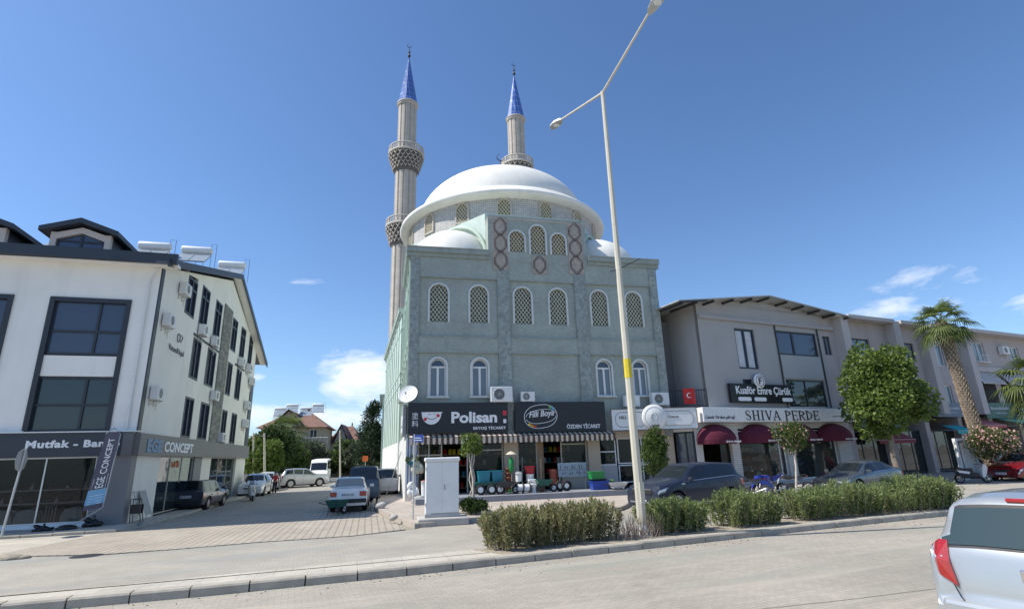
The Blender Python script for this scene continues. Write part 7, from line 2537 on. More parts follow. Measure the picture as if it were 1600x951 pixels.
# feather banner in front of the white building
b_ = FA.P(-1.35, 1.0, 0.1)
t = thing('feather_banner', 'grey feather banner reading EGE CONCEPT leaning in front of the corner shop', 'banner', b_)
fb = Fr(b_.x, b_.y, 17)
M['banner_grey'] = pmat('banner_grey', (0.10, 0.095, 0.13), 0.8, 0.08, 2)
M['banner_blue'] = pmat('banner_blue', (0.20, 0.42, 0.62), 0.8, 0.08, 2)
def cpt(px, py): return fb.uz(px, py)
L0, R0 = cpt(129, 798), cpt(160, 792)
L1, R1 = cpt(165, 677), cpt(190, 673)
def bp(a, b, w=0.0):
    lx, rx = L0[0] + (L1[0] - L0[0]) * b, R0[0] + (R1[0] - R0[0]) * b
    x = lx + (rx - lx) * a
    z = (L0[1] + (L1[1] - L0[1]) * b) * (1 - a) + (R0[1] + (R1[1] - R0[1]) * b) * a
    return fb.P(x, 0.03 * math.sin(a * 4 + b * 5) + w, z)
nb = 16
mb, mb2 = MB(), MB()
for j in range(nb):
    for i in range(6):
        b0, b1 = j / nb, (j + 1) / nb
        q = [bp(i / 6, b0), bp((i + 1) / 6, b0), bp((i + 1) / 6, b1), bp(i / 6, b1)]
        mb.add(q, [(0, 1, 2, 3)], True)
        if 0.04 < b0 < 0.22: mb2.add([v + fb.v * 0.01 for v in q], [(0, 1, 2, 3)], True)
cl = mb.obj('cloth', M['banner_grey'], t)
mb2.obj('blue_panel', M['banner_blue'], cl)
MB().tube([b_, bp(1.0, 0.0), bp(1.0, 0.5), bp(1.0, 0.96), bp(0.5, 1.06), bp(0.0, 1.0)], 0.018, 6).obj('rod', M['galv'], t)
lettering(cl, fb, 'CONCEPT', 0, 1, 0, 1, 0.0, M['letter_white'], name='letters', mapf=lambda a, b, v: bp(0.72 - b * 0.4, 0.45 + a * 0.47, 0.012 + v * 0.2), th=0.01)
lettering(cl, fb, 'EGE', 0, 1, 0, 1, 0.0, M['letter_white'], name='letters', mapf=lambda a, b, v: bp(0.72 - b * 0.42, 0.27 + a * 0.14, 0.012 + v * 0.2), th=0.01)
MB().tube([bp(0.85, 0.44, 0.015), bp(0.85, 0.25, 0.015), bp(0.15, 0.25, 0.015), bp(0.15, 0.40, 0.015)], 0.008, 4).obj('logo_frame', M['letter_white'], cl)
for k in range(4): MB().tube([bp(0.15, 0.07 + k * 0.035, 0.015), bp(0.85, 0.07 + k * 0.035, 0.015)], 0.01, 4).obj('text_line', M['letter_white'], cl)
MB().lathe(b_, [(0.3, 0.0), (0.32, 0.05), (0.2, 0.13), (0.03, 0.15)], 16).obj('foot', M['black'], t)

# things by the corner shop
def wedge_bag(label, u, v, w, d, h, mat, fr, z=0.09):
    p = fr.P(u, v, z)
    t = thing('sack', label, 'sack', p)
    mb = MB()
    for k in range(7):
        blob(mb, (p.x + w * 0.3 * math.sin(k * 2.1), p.y + d * 0.25 * math.cos(k * 1.7), p.z + h * (0.22 + 0.09 * k * (k % 2))), (w * 0.26, d * 0.3, h * 0.27), 0.5 * math.sin(k * 3.3), 9)
    mb.obj('bag', mat, t)
    MB().tube([p + Vector((0, 0, h * 0.9)), p + Vector((0.03, 0, h * 1.12))], [0.05, 0.02], 6).obj('tied_neck', mat, t)
wedge_bag('flat black sack on the pavement in front of the corner shop window', -2.0, 1.1, 0.6, 0.4, 0.22, M['black'], FA)
wedge_bag('black sack at the foot of the grey clad pier', -0.75, 0.5, 0.6, 0.4, 0.36, M['black'], FA)
# metal chair and panels leaning at the side pier
p = FS.P(0.9, 0.45, 0.09)
t = thing('metal_rack', 'thin metal rack leaning against the pale side pier', 'rack', p)
mb = MB()
for x in (0.5, 1.1, 1.7): mb.tube([FS.P(x, 0.5, 0.09), FS.P(x, 0.05, 1.25)], 0.018, 5)
for z, v in ((0.5, 0.36), (1.2, 0.07)): mb.tube([FS.P(0.5, v, z), FS.P(1.7, v, z)], 0.016, 5)
mb.obj('frame', M['galv'], t)
MB().quad(FS.P(1.15, 0.42, 0.3), FS.P(1.68, 0.42, 0.3), FS.P(1.68, 0.06, 1.2), FS.P(1.15, 0.06, 1.2)).obj('panel', M['panel_grey'], t)
p = FS.P(0.35, 0.5, 0.09)
t = thing('stacked_chairs', 'two dark folded chairs against the corner of the white building', 'chair', p)
for k in range(2):
    mb = MB()
    x = 0.2 + k * 0.25
    for q in (0, 0.36): mb.tube([FS.P(x, 0.2 + q, 0.09), FS.P(x + 0.05, 0.1 + q * 0.8, 0.95)], 0.015, 5)
    mb.tube([FS.P(x + 0.05, 0.1, 0.95), FS.P(x + 0.05, 0.39, 0.95)], 0.015, 5)
    mb.obj('frame', M['dark_metal'], t)
    MB().box(FS, x, x + 0.05, 0.14, 0.5, 0.42, 0.75).obj('seat', M['black'], t)
# sanitary ware behind the glass
def basin(label, u, grp):
    p = FA.P(u, -0.75, 0.22)
    t = thing('wash_basin', label, 'basin', p, 0, grp)
    mb = MB()
    P = [(-0.33, 0.0), (0.33, 0.0), (0.33, 0.22), (0.24, 0.42), (0.0, 0.5), (-0.24, 0.42), (-0.33, 0.22)]
    mb.prism(FA, [(u + a, 0.22 + b) for a, b in P], -0.95, -0.5)
    bevel(mb.obj('bowl', M['white_paint'], t), 0.04, 3)
    MB().tube([FA.P(u, -0.55, 0.62), FA.P(u, -0.5, 0.72), FA.P(u, -0.42, 0.70)], 0.015, 6).obj('tap', M['chrome'], t)
for i, u in enumerate((-1.85, -3.3, -4.1, -5.0)):
    basin(('white wash basin in the corner shop window nearest the grey pier', 'white wash basin second from the grey pier', 'white wash basin third from the grey pier', 'white wash basin at the far left of the shop window')[i], u, 'white basins in the corner shop window')
t = thing('display_shelf', 'long shelf of bathroom fittings behind the corner shop glass', 'shelf', FA.P(-4, -2, 0.2))
mb = MB()
for z in (0.85, 1.35): mb.box(FA, -9, -1.5, -2.2, -1.7, z, z + 0.05)
mb.obj('boards', M['white_paint'], t)
for k in range(24):
    u = -1.8 - k * 0.3
    MB().lathe(FA.P(u, -1.9, 0.9 + 0.5 * (k % 2)), [(0.06, 0), (0.08, 0.05), (0.04, 0.15), (0.03, 0.2 + 0.08 * math.sin(k)), (0.001, 0.24)], 8).obj('fitting', (M['chrome'], M['white_paint'], M['wood'])[k % 3], t)
t = thing('towel_rails', 'white vertical rails standing between the basins', 'rack', FA.P(-2.55, -0.6, 0.22))
for k in range(4): MB().tube([FA.P(-2.4 - k * 0.1, -0.5, 0.22), FA.P(-2.4 - k * 0.1, -0.5, 0.85)], 0.022, 6).obj('rail', M['white_paint'], t)

# ---- goods in front of the paint shops
def gp(px, off, z=0.38):
    u, _ = FM.uz(px, 765, off)
    return FM.P(u, off, z), u
def box_thing(name, label, cat, px, off, w, d, h, mat, z=0.38, lid=None, grp=None):
    p, u = gp(px, off, z)
    t = thing(name, label, cat, p, 0, grp)
    mb = MB()
    vs = []
    for zz, s_ in ((0, 0.86), (h, 1.0)):
        vs += [FM.P(u - w / 2 * s_, off - d / 2 * s_, z + zz), FM.P(u + w / 2 * s_, off - d / 2 * s_, z + zz), FM.P(u + w / 2 * s_, off + d / 2 * s_, z + zz), FM.P(u - w / 2 * s_, off + d / 2 * s_, z + zz)]
    mb.add(vs, [(0, 1, 2, 3), (0, 1, 5, 4), (1, 2, 6, 5), (2, 3, 7, 6), (3, 0, 4, 7)])
    bevel(mb.obj('body', mat, t), 0.01)
    MB().box(FM, u - w / 2 - 0.02, u + w / 2 + 0.02, off - d / 2 - 0.02, off + d / 2 + 0.02, z + h - 0.04, z + h).obj('rim', lid or mat, t)
    return t
def drum(name, label, cat, px, off, r, h, mat, z=0.38, lid=None, waist=0.0):
    p, u = gp(px, off, z)
    t = thing(name, label, cat, p)
    P = [(r * 0.86, 0), (r * (0.92 - waist), h * 0.35), (r * (0.96 - waist), h * 0.6), (r, h * 0.94), (r * 1.04, h * 0.95), (r * 1.04, h)]
    MB().lathe(p, P, 20).obj('body', mat, t)
    MB().lathe(p, [(r * 1.0, h), (r * 0.9, h + 0.02), (0.001, h + 0.03)], 20).obj('lid', lid or mat, t)
    MB().tube([p + FM.u * r * math.cos(a) + FM.v * (r * 0.3) + Vector((0, 0, h * 0.9 + 0.12 * math.sin(a))) for a in [math.pi * k / 8 for k in range(9)]], 0.008, 4).obj('handle', M['galv'], t)
    return t
def barrow(label, px, off, mat, z=0.38, loc=None, rz=None, wr=0.19):
    p = gp(px, off, z)[0] if loc is None else Vector(loc)
    t = thing('wheelbarrow', label, 'wheelbarrow', p, R_(13.4) if rz is None else rz)
    L = lambda n, m, b, pr=None: b.obj(n, m, pr or t, local=True)
    vs = [(-0.3, -0.22, 0.32), (0.2, -0.22, 0.32), (0.2, 0.22, 0.32), (-0.3, 0.22, 0.32), (-0.42, -0.32, 0.6), (0.45, -0.32, 0.58), (0.45, 0.32, 0.58), (-0.42, 0.32, 0.6)]
    L('tray', mat, MB().add(vs, [(0, 1, 2, 3), (0, 1, 5, 4), (1, 2, 6, 5), (2, 3, 7, 6), (3, 0, 4, 7)]))
    ax = (Vector((1, 0, 0)), Vector((0, 0, 1)), Vector((0, 1, 0)))
    w = L('wheel', M['tyre'], MB().lathe((0.5, 0, wr), [(wr * 0.6, -0.04), (wr, -0.03), (wr, 0.03), (wr * 0.6, 0.04)], 20, axis=ax))
    L('hub', M['white_paint'], MB().lathe((0.5, 0, wr), [(0.001, -0.045), (wr * 0.6, -0.035), (wr * 0.6, 0.035), (0.001, 0.045)], 16, axis=ax), w)
    h = MB()
    for s_ in (-1, 1): h.tube([(0.5, s_ * 0.06, wr), (0.1, s_ * 0.2, 0.31), (-0.9, s_ * 0.27, 0.55)], 0.018, 6)
    for s_ in (-1, 1): h.tube([(-0.25, s_ * 0.22, 0.36), (-0.3, s_ * 0.24, 0.0)], 0.016, 5)
    L('frame', M['dark_metal'], h)
    return t


box_thing('water_tank', 'left turquoise plastic tank stacked on a cart outside the paint shop', 'tank', 756, 1.6, 0.6, 0.5, 0.5, M['turq'], z=0.98, grp='turquoise tanks outside the paint shop')
box_thing('water_tank', 'right turquoise plastic tank stacked on a cart outside the paint shop', 'tank', 776, 1.6, 0.53, 0.5, 0.5, M['turq'], z=0.98, grp='turquoise tanks outside the paint shop')
p, u = gp(766, 1.6)
t = thing('hand_cart', 'low dark cart with white-hubbed wheels carrying the turquoise tanks', 'cart', p)
bevel(MB().box(FM, u - 0.85, u + 0.75, 1.25, 1.95, 0.8, 0.97).obj('bed', M['dark_green'], t), 0.02)
ax = (FM.u, Vector((0, 0, 1)), FM.v)
for x in (-0.55, -0.0, 0.42):
    c = FM.P(u + x, 2.0, 0.62)
    w = MB().lathe(c, [(0.14, -0.05), (0.24, -0.05), (0.24, 0.05), (0.14, 0.05)], 20, axis=ax).obj('wheel', M['tyre'], t)
    MB().lathe(c, [(0.14, 0.04), (0.05, 0.06), (0.001, 0.06)], 16, axis=ax).obj('hub', M['white_paint'], w)
mb = MB()
for x in (-0.75, 0.65):
    for v in (1.35, 1.85): mb.tube([FM.P(u + x, v, 0.38), FM.P(u + x, v, 0.82)], 0.025, 5)
mb.obj('legs', M['dark_metal'], t)
barrow('dark wheelbarrow tipped beside the turquoise tanks', 790, 2.0, M['dark_metal'])
drum('bucket', 'white paint bucket stacked next to the grey rolls', 'bucket', 811, 1.3, 0.17, 0.42, M['white_paint'], z=0.9)
drum('bucket', 'white paint bucket in front of the wooden door post', 'bucket', 829, 1.2, 0.2, 0.62, M['white_paint'], z=0.62, lid=M['red_plastic'])
box_thing('storage_box', 'red and white carton on the stack by the wooden door post', 'box', 829, 1.15, 0.42, 0.35, 0.35, M['red_plastic'], z=1.27)
for k, (px, off) in enumerate(((812, 1.9), (822, 1.95))):
    p, u = gp(px, off)
    t = thing('cable_reel', ('left' if k == 0 else 'right') + ' grey and white reel lying by the shop door', 'reel', p)
    for s_ in (-1, 1): MB().lathe(FM.P(u + s_ * 0.17, off, 0.62), [(0.001, -0.02), (0.24, -0.02), (0.24, 0.02), (0.001, 0.02)], 20, axis=(FM.v, Vector((0, 0, 1)), FM.u)).obj('flange', M['dark_metal'], t)
    MB().lathe(FM.P(u, off, 0.62), [(0.18, -0.15), (0.18, 0.15)], 16, axis=(FM.v, Vector((0, 0, 1)), FM.u)).obj('coil', M['white_paint'], t)
# toilet
p, u = gp(834, 1.9)
t = thing('toilet', 'white ceramic toilet bowl standing on the shop step', 'toilet', p)
MB().lathe(p, [(0.14, 0), (0.12, 0.08), (0.1, 0.2), (0.16, 0.32), (0.21, 0.4), (0.2, 0.42), (0.15, 0.41), (0.1, 0.3), (0.001, 0.28)], 20).obj('bowl', M['white_paint'], t)
bevel(MB().box(FM, u - 0.2, u + 0.2, 1.55, 1.75, 0.72, 1.0).obj('cistern', M['white_paint'], t), 0.03)
for px, lab, cat_, z, h, m in ((795, 'stack of terracotta pots against the tan pier', 'pot', 0.38, 0.3, M['terracotta']),):
    p, u = gp(px, 0.8)
    t = thing('flower_pots', lab, 'pot', p)
    for k in range(5): MB().lathe(p + Vector((0, 0, k * 0.22)), [(0.1, 0), (0.16, 0.22), (0.19, 0.24), (0.19, 0.3), (0.15, 0.3)], 14).obj('pot', m, t)
# hanging things and upright tools
GT = 'long handled tools outside the paint shop'
for k, (px, off, mat) in enumerate(((803, 0.9, 'wood'), (806, 1.0, 'dark_metal'), (816, 0.9, 'galv'), (846, 1.5, 'wood'), (799, 1.1, 'wood'), (739, 1.0, 'wood'))):
    p, u = gp(px, off)
    lab = ('wooden handled broom left of the shop door', 'thin dark steel rod between the broom and the reels', 'grey steel stake beside the white buckets', 'wooden rake leaning right of the toilet', 'wooden hoe leaning on the tan pier', 'wooden pole beside the left shop window')[k]
    t = thing('garden_tool', lab, 'tool', p, 0, GT)
    MB().tube([p, p + Vector((0.05, 0.25, 1.9 - 0.1 * k))], 0.014, 6).obj('shaft', M[mat], t)
    bevel(MB().box(FM, u - 0.14, u + 0.14, off - 0.05, off + 0.03, 0.38, 0.52).obj('head', M['terracotta'] if k % 2 else M['green_plastic'], t), 0.01)
t = thing('parasol_stand', 'small cream sunshade on a pole over green bundles at the tan pier', 'parasol', gp(800, 1.2)[0])
p = gp(800, 1.2)[0]
MB().tube([p, p + Vector((0, 0, 2.0))], 0.012, 5).obj('pole', M['galv'], t)
MB().lathe(p + Vector((0, 0, 1.85)), [(0.28, 0), (0.15, 0.1), (0.001, 0.16)], 12).obj('shade', M['awn_cream'], t)
MB().lathe(p + Vector((0, 0, 0.95)), [(0.05, 0), (0.12, 0.2), (0.12, 0.6), (0.04, 0.8)], 10).obj('bundle', M['green_plastic'], t)
# hand truck wheel, display board, crates
barrow('dark wheelbarrow with a big tyre leaning by the right shop door', 850, 1.9, M['dark_green'])
p, u = gp(882, 1.75)
t = thing('spare_wheel', 'two black wheels with a pale hub lying against the display board', 'wheel', p)
for k, x in enumerate((-0.22, 0.08)):
    c = FM.P(u + x, 1.75 + 0.12 * k, 0.38 + 0.26)
    w = MB().lathe(c, [(0.13, -0.06), (0.26, -0.06), (0.26, 0.06), (0.13, 0.06)], 24, axis=ax).obj('tyre', M['tyre'], t)
    MB().lathe(c, [(0.13, 0.03), (0.05, 0.05), (0.001, 0.05)], 16, axis=ax).obj('hub', M['white_paint'], w)
p, u = gp(896, 0.9)
t = thing('display_board', 'pale blue display board with tools in front of the shop window', 'display', p)
bevel(MB().box(FM, u - 0.78, u + 0.78, 0.85, 0.92, 1.02, 1.72).obj('board', pmat('pale_blue', (0.30, 0.37, 0.42), 0.5, 0.08), t), 0.01)
for x in (-0.7, 0.7): MB().box(FM, u + x - 0.02, u + x + 0.02, 0.8, 0.88, 0.38, 1.02).obj('leg', M['galv'], t)
rr = random.Random(4)
for k in range(22):
    x, z = u - 0.68 + (k % 11) * 0.13, 1.2 + 0.3 * (k // 11)
    MB().box(FM, x, x + 0.04, 0.92, 0.94, z - rr.uniform(0.02, 0.1), z + rr.uniform(0.02, 0.1)).obj('hung_tool', M['panel_dark'] if k % 3 else M['panel_grey'], t)
MB().box(FM, u - 0.78, u + 0.78, 0.92, 0.93, 1.36, 1.375).obj('rail', M['panel_dark'], t)
box_thing('crate', 'blue plastic crate at the bottom of the stack by the right pier', 'crate', 937, 1.9, 0.95, 0.55, 0.42, M['blue_plastic'])
box_thing('crate', 'green plastic crate on top of the blue crate', 'crate', 933, 1.8, 0.75, 0.5, 0.36, M['green_plastic'], z=0.9, lid=M['green_plastic'])
box_thing('crate', 'dark crate between the blue crate and the green one', 'crate', 935, 1.8, 0.8, 0.5, 0.1, M['black'], z=0.8)
drum('bucket', 'lime green bucket right of the blue crate', 'bucket', 955, 1.7, 0.2, 0.4, pmat('lime', (0.12, 0.30, 0.03), 0.5, 0.1), z=0.38)
barrow('grey wheelbarrow with a pale wheel in front of the navy SUV', 966, 2.4, M['galv'], z=0.13)
drum('bucket', 'white basin on the step of the right shop door', 'bucket', 868, 1.2, 0.2, 0.2, M['white_paint'], z=0.38)
drum('flower_bucket', 'red patterned sack standing in the right shop doorway', 'sack', 866, 0.5, 0.22, 1.0, pmat('redsack', (0.40, 0.10, 0.06), 0.8, 0.4, 6), z=0.4)
# left corner: striped sheets and bags hanging at the side
t = thing('striped_sheets', 'blue and white striped plastic sheets hanging at the left shop corner', 'sheet', FM.P(0.15, 0.1, 0.4))
M['stripe_blue'] = pmat('stripe_blue', (0.18, 0.25, 0.42), 0.6, 0.15, 4)
for k in range(8):
    u = -0.02 + k * 0.075
    MB().box(FM, u, u + 0.07, 0.03 + 0.02 * (k % 2), 0.06 + 0.02 * (k % 2), 0.38, 3.2).obj('strip', M['stripe_blue'] if k % 2 else M['white_paint'], t)
wedge_bag('clear white bag of foam hanging low at the left shop corner', 0.35, 0.6, 0.55, 0.4, 0.75, M['white_paint'], FM, 0.38)
wedge_bag('pale yellow sack above the white bag at the left shop corner', 0.55, 0.35, 0.6, 0.35, 0.8, pmat('sackcream', (0.55, 0.53, 0.40), 0.7, 0.1), FM, 1.45)
drum('bucket', 'white and red paint bucket by the left shop window', 'bucket', 664, 0.8, 0.2, 0.7, M['white_paint'], lid=M['red_plastic'])
t = thing('planter', 'small planter basket with dark leaves fixed above the striped sheets', 'planter', FM.P(0.3, 0.3, 1.9))
MB().lathe(FM.P(0.3, 0.3, 1.85), [(0.15, 0), (0.24, 0.2)], 12).obj('basket', M['turq'], t)
q = FM.P(0.3, 0.3, 2.1)
d = unit(NR.normal(size=(160, 3)))
leaf_obj('leaves', [leaf_quads(np.array(q) + d * 0.22 * np.array([1.2, 0.8, 0.7]), unit(d + np.array([0, 0, .3])), 0.12, 0.03)], M['leaf_mid'], t)
# shelves inside the paint shops
for k, (a, b_, lab) in enumerate(((0.7, 4.9, 'shelves of paint tins inside the left paint shop'), (5.9, 9.7, 'shelves of paint tins inside the right paint shop'), (11.8, 14.3, 'shelves of jars inside the third shop'))):
    t = thing('shop_shelf', lab, 'shelf', FM.P((a + b_) / 2, -2.4, 0.38))
    mb = MB()
    for z in (0.5, 1.1, 1.7, 2.3): mb.box(FM, a, b_, -2.6, -2.2, z, z + 0.04)
    mb.obj('boards', M['wood'], t)
    for z in (0.54, 1.14, 1.74, 2.34):
        x = a + 0.15
        while x < b_ - 0.15:
            MB().lathe(FM.P(x, -2.3, z), [(0.1, 0), (0.1, 0.28), (0.001, 0.28)], 10).obj('tin', rr.choice((M['white_paint'], M['red_plastic'], M['turq'], M['yellow'], M['white_paint'])), t)
            x += rr.uniform(0.22, 0.36)

# parked barrow behind the white saloon, stones at the kerb
barrow('dark green wheelbarrow standing behind the white boxy saloon', 0, 0, M['dark_green'], loc=(-7.55, 23.7, 0.0), rz=R_(75))
for k, (x, y, s_, lab) in enumerate(((-5.95, 24.6, 0.26, 'pale broken kerb stone at the street corner'), (-4.35, 19.9, 0.16, 'small stone at the foot of the street name post'), (-4.75, 26.9, 0.34, 'weathered grey block by the white side wall'))):
    mb = MB()
    blob(mb, (x, y, 0.13 + s_ * 0.4), (s_, s_ * 0.7, s_ * 0.6), 0.3, 7)
    o = mb.obj('stone', M['concrete'])
    tagged(o, lab, 'stone')
# leaning board against the mosque wall
t = thing('plank', 'grey plank leaning against the white side wall of the mosque', 'plank', FL.P(-5.2, 0.5, 0.13))
MB().add([FL.P(-5.4, 0.9, 0.13), FL.P(-5.2, 0.9, 0.13), FL.P(-5.0, 0.08, 2.6), FL.P(-5.2, 0.08, 2.6), FL.P(-5.4, 0.94, 0.15), FL.P(-5.2, 0.94, 0.15), FL.P(-5.0, 0.12, 2.62), FL.P(-5.2, 0.12, 2.62)], [(0, 1, 2, 3), (4, 5, 6, 7), (0, 1, 5, 4), (1, 2, 6, 5), (2, 3, 7, 6), (3, 0, 4, 7)]).obj('board', M['galv'], t)

# white door leaf and frame on display, right
p = at_depth(1512, 712, 33.5)
t = thing('door_display', 'white door in a white frame standing on the pavement left of the pink bush', 'door', (p.x, p.y, 0.13))
f = Fr(p.x, p.y, 10)
mb = MB()
band(mb, f, (-0.58, 0.62, 0.13, 2.25), 0.14, -0.1, 0.1, False, True)
mb.obj('frame', M['white_paint'], t)
dl = bevel(MB().box(f, -0.35, 0.6, -0.05, 0.02, 0.2, 2.1).obj('door_leaf', M['white_paint'], t), 0.01)
for (z0, z1) in ((0.35, 1.0), (1.15, 1.95)):
    for (a, b_) in ((-0.25, 0.08), (0.18, 0.5)):
        mb = MB()
        band(mb, f, (a, b_, z0, z1), 0.025, 0.02, 0.035, False, True)
        mb.obj('moulding', M['white_paint'], dl)
MB().tube([f.P(-0.3, 0.03, 1.05), f.P(-0.3, 0.08, 1.05), f.P(-0.18, 0.08, 1.05)], 0.012, 6).obj('handle', M['chrome'], dl)

# ------------------------------------------------------------------ person in red, far down the street


def skin_mesh(name, V, E_, Rr, mat, parent, lvl=1):
    me = bpy.data.meshes.new('tmp')
    me.from_pydata(V, E_, [])
    o = bpy.data.objects.new('tmp', me)
    COL.objects.link(o)
    m = o.modifiers.new('s', 'SKIN')
    o.modifiers.new('d', 'SUBSURF').levels = lvl
    for i, r in enumerate(Rr):
        v = me.skin_vertices[0].data[i]
        v.radius = (r, r) if isinstance(r, (int, float)) else r
        v.use_root = (i == 0)
    dg = bpy.context.evaluated_depsgraph_get()
    me2 = bpy.data.meshes.new_from_object(o.evaluated_get(dg))
    bpy.data.objects.remove(o)
    me2.name = name
    me2.materials.clear()
    me2.materials.append(mat)
    for p_ in me2.polygons: p_.use_smooth = True
    o = bpy.data.objects.new(name, me2)
    COL.objects.link(o)
    o.parent = parent
    return o


M['skin'] = pmat('skin', (0.42, 0.26, 0.18), 0.6, 0.05, 5)
M['red_cloth'] = pmat('red_cloth', (0.42, 0.03, 0.04), 0.85, 0.1, 5)
M['dark_cloth'] = pmat('dark_cloth', (0.03, 0.03, 0.045), 0.85, 0.1, 5)
M['hair'] = pmat('hair', (0.03, 0.022, 0.018), 0.7, 0.1, 5)
g = gnd(428, 772, 0.0)
t = thing('person', 'person in a red top and dark trousers walking down the side street', 'person', (g.x, g.y, 0), R_(20))
t.scale = (0.92,) * 3
V = [(0, 0, 0.92), (0, 0, 1.1), (0, 0, 1.32), (0, 0, 1.42), (0, -0.01, 1.50), (0, -0.02, 1.60), (0, 0, 1.68),
     (0.16, 0, 1.36), (0.24, 0.03, 1.10), (0.26, -0.06, 0.86), (0.265, -0.09, 0.78), (-0.16, 0, 1.36), (-0.24, -0.02, 1.10), (-0.25, -0.10, 0.88), (-0.25, -0.12, 0.80),
     (0.09, 0, 0.86), (0.10, -0.10, 0.48), (0.10, -0.06, 0.08), (0.10, -0.18, 0.03), (-0.09, 0, 0.86), (-0.10, 0.06, 0.48), (-0.10, 0.20, 0.10), (-0.10, 0.10, 0.03)]
E_ = [(0, 1), (1, 2), (2, 3), (3, 4), (4, 5), (5, 6), (2, 7), (7, 8), (8, 9), (9, 10), (2, 11), (11, 12), (12, 13), (13, 14), (0, 15), (15, 16), (16, 17), (17, 18), (0, 19), (19, 20), (20, 21), (21, 22)]
Rr = [0.13, 0.12, (0.15, 0.11), 0.055, 0.07, 0.10, 0.06, 0.06, 0.042, 0.032, 0.03, 0.06, 0.042, 0.032, 0.03, 0.09, 0.06, 0.04, 0.035, 0.09, 0.06, 0.04, 0.035]
skin_mesh('body', V, E_, Rr, M['skin'], t)
skin_mesh('red_top', V[:3] + [V[7], V[8], V[11], V[12]], [(0, 1), (1, 2), (2, 3), (3, 4), (2, 5), (5, 6)], [0.155, 0.145, (0.17, 0.13), 0.078, 0.06, 0.078, 0.06], M['red_cloth'], t)
skin_mesh('trousers', [V[0], V[15], V[16], V[17], V[19], V[20], V[21]], [(0, 1), (1, 2), (2, 3), (0, 4), (4, 5), (5, 6)], [0.14, 0.105, 0.078, 0.06, 0.105, 0.078, 0.06], M['dark_cloth'], t)
blob(MB(), (0, 0.02, 1.64), (0.10, 0.115, 0.09)).obj('hair', M['hair'], t, local=True)

# ------------------------------------------------------------------ what closes the side street: houses, trees, posts
M['house_wall'] = pmat('house_wall', (0.42, 0.35, 0.24), 0.9, 0.08, 0.3, streak=0.2)
M['house_wall2'] = pmat('house_wall2', (0.50, 0.44, 0.38), 0.9, 0.08, 0.3, streak=0.2)
M['roof_tile'] = brickmat('roof_tile', (0.27, 0.14, 0.10), (0.21, 0.11, 0.08), (0.12, 0.07, 0.05), 0.25, 0.35, 15, True, mortar=0.03, var=0.15, bump=0.4)


def house(label, px0, px1, yb, Y, ztop, zr, deg, depth, wall, nfl, solar_n=0):
    a = at_depth(px0, yb, Y)
    f = Fr(a.x, Y, deg)
    w = f.uz(px1, yb)[0]
    t = thing('house', label, 'house', f.P(w / 2, 0, 0))
    holes = []
    fh = ztop / nfl
    nw = max(2, int(w / 3.2))
    for fl_ in range(nfl):
        for k in range(nw):
            u = w * (k + 0.5) / nw
            holes.append((u - 0.6, u + 0.6, fl_ * fh + 0.9, fl_ * fh + 2.3))
    mb = MB()
    wall_holes(mb, f, 0, w, 0, ztop, holes, depth=0.2)
    mb.box(f, 0, w, -depth, -0.25, 0, ztop)
    mb.obj('wall', wall, t)
    for h in holes: window(t, f, h, -0.08, M['white_paint'], M['glass'], 0.07, (0.5,))
    for fl_ in range(1, nfl):
        b = MB().box(f, w * 0.55, w + 0.8, 0.0, 1.1, fl_ * fh - 0.12, fl_ * fh)
        b.obj('balcony', wall, t)
        r = MB()
        for k in range(10): r.tube([f.P(w * 0.55 + (w * 0.45 + 0.8) * k / 9, 1.08, fl_ * fh), f.P(w * 0.55 + (w * 0.45 + 0.8) * k / 9, 1.08, fl_ * fh + 0.9)], 0.025, 4)
        r.tube([f.P(w * 0.55, 1.08, fl_ * fh + 0.9), f.P(w + 0.8, 1.08, fl_ * fh + 0.9)], 0.035, 4)
        r.obj('railing', M['white_paint'], t)
    rf = MB()
    e = 0.8
    A, B, C_, D = f.P(-e, e, ztop), f.P(w + e, e, ztop), f.P(w + e, -depth - e, ztop), f.P(-e, -depth - e, ztop)
    r1, r2 = f.P(w * 0.3, -depth / 2, zr), f.P(w * 0.7, -depth / 2, zr)
    rf.add([A, B, C_, D, r1, r2], [(0, 1, 5, 4), (1, 2, 5), (2, 3, 4, 5), (3, 0, 4), (0, 3, 2, 1)])
    ro = rf.obj('roof', M['roof_tile'], t)
    # front gable
    gmb = MB()
    gw = w * 0.26
    gmb.prism(f, [(w * 0.42 - gw, ztop), (w * 0.42 + gw, ztop), (w * 0.42, zr - 0.1)], -depth / 2, 0.3)
    gmb.obj('gable', wall, t)
    gr = MB()
    for s_ in (-1, 1):
        gr.add([f.P(w * 0.42 + s_ * (gw + 0.6), 0.9, ztop - 0.25), f.P(w * 0.42, 0.9, zr + 0.15), f.P(w * 0.42, -depth / 2, zr + 0.15), f.P(w * 0.42 + s_ * (gw + 0.6), -depth / 2, ztop - 0.25)], [(0, 1, 2, 3)])
    gr.obj('roof', M['roof_tile'], t)
    MB().box(f, w * 0.62, w * 0.66, -depth / 2 - 0.4, -depth / 2, ztop, zr + 0.7).obj('chimney', M['terracotta'], t)
    for k in range(solar_n):
        p = f.P(w * (0.16 + 0.22 * k), -depth / 2 + 0.5 + k % 2, zr - 0.9 + 0.5 * (k % 2))
        solar(('solar water heater on the tan house, leftmost', 'solar water heater on the tan house, second from left', 'solar water heater on the tan house, third from left', 'solar water heater on the tan house, rightmost')[k], p, R_(20), 'solar water heaters on the tan house', 1)
    return f, w


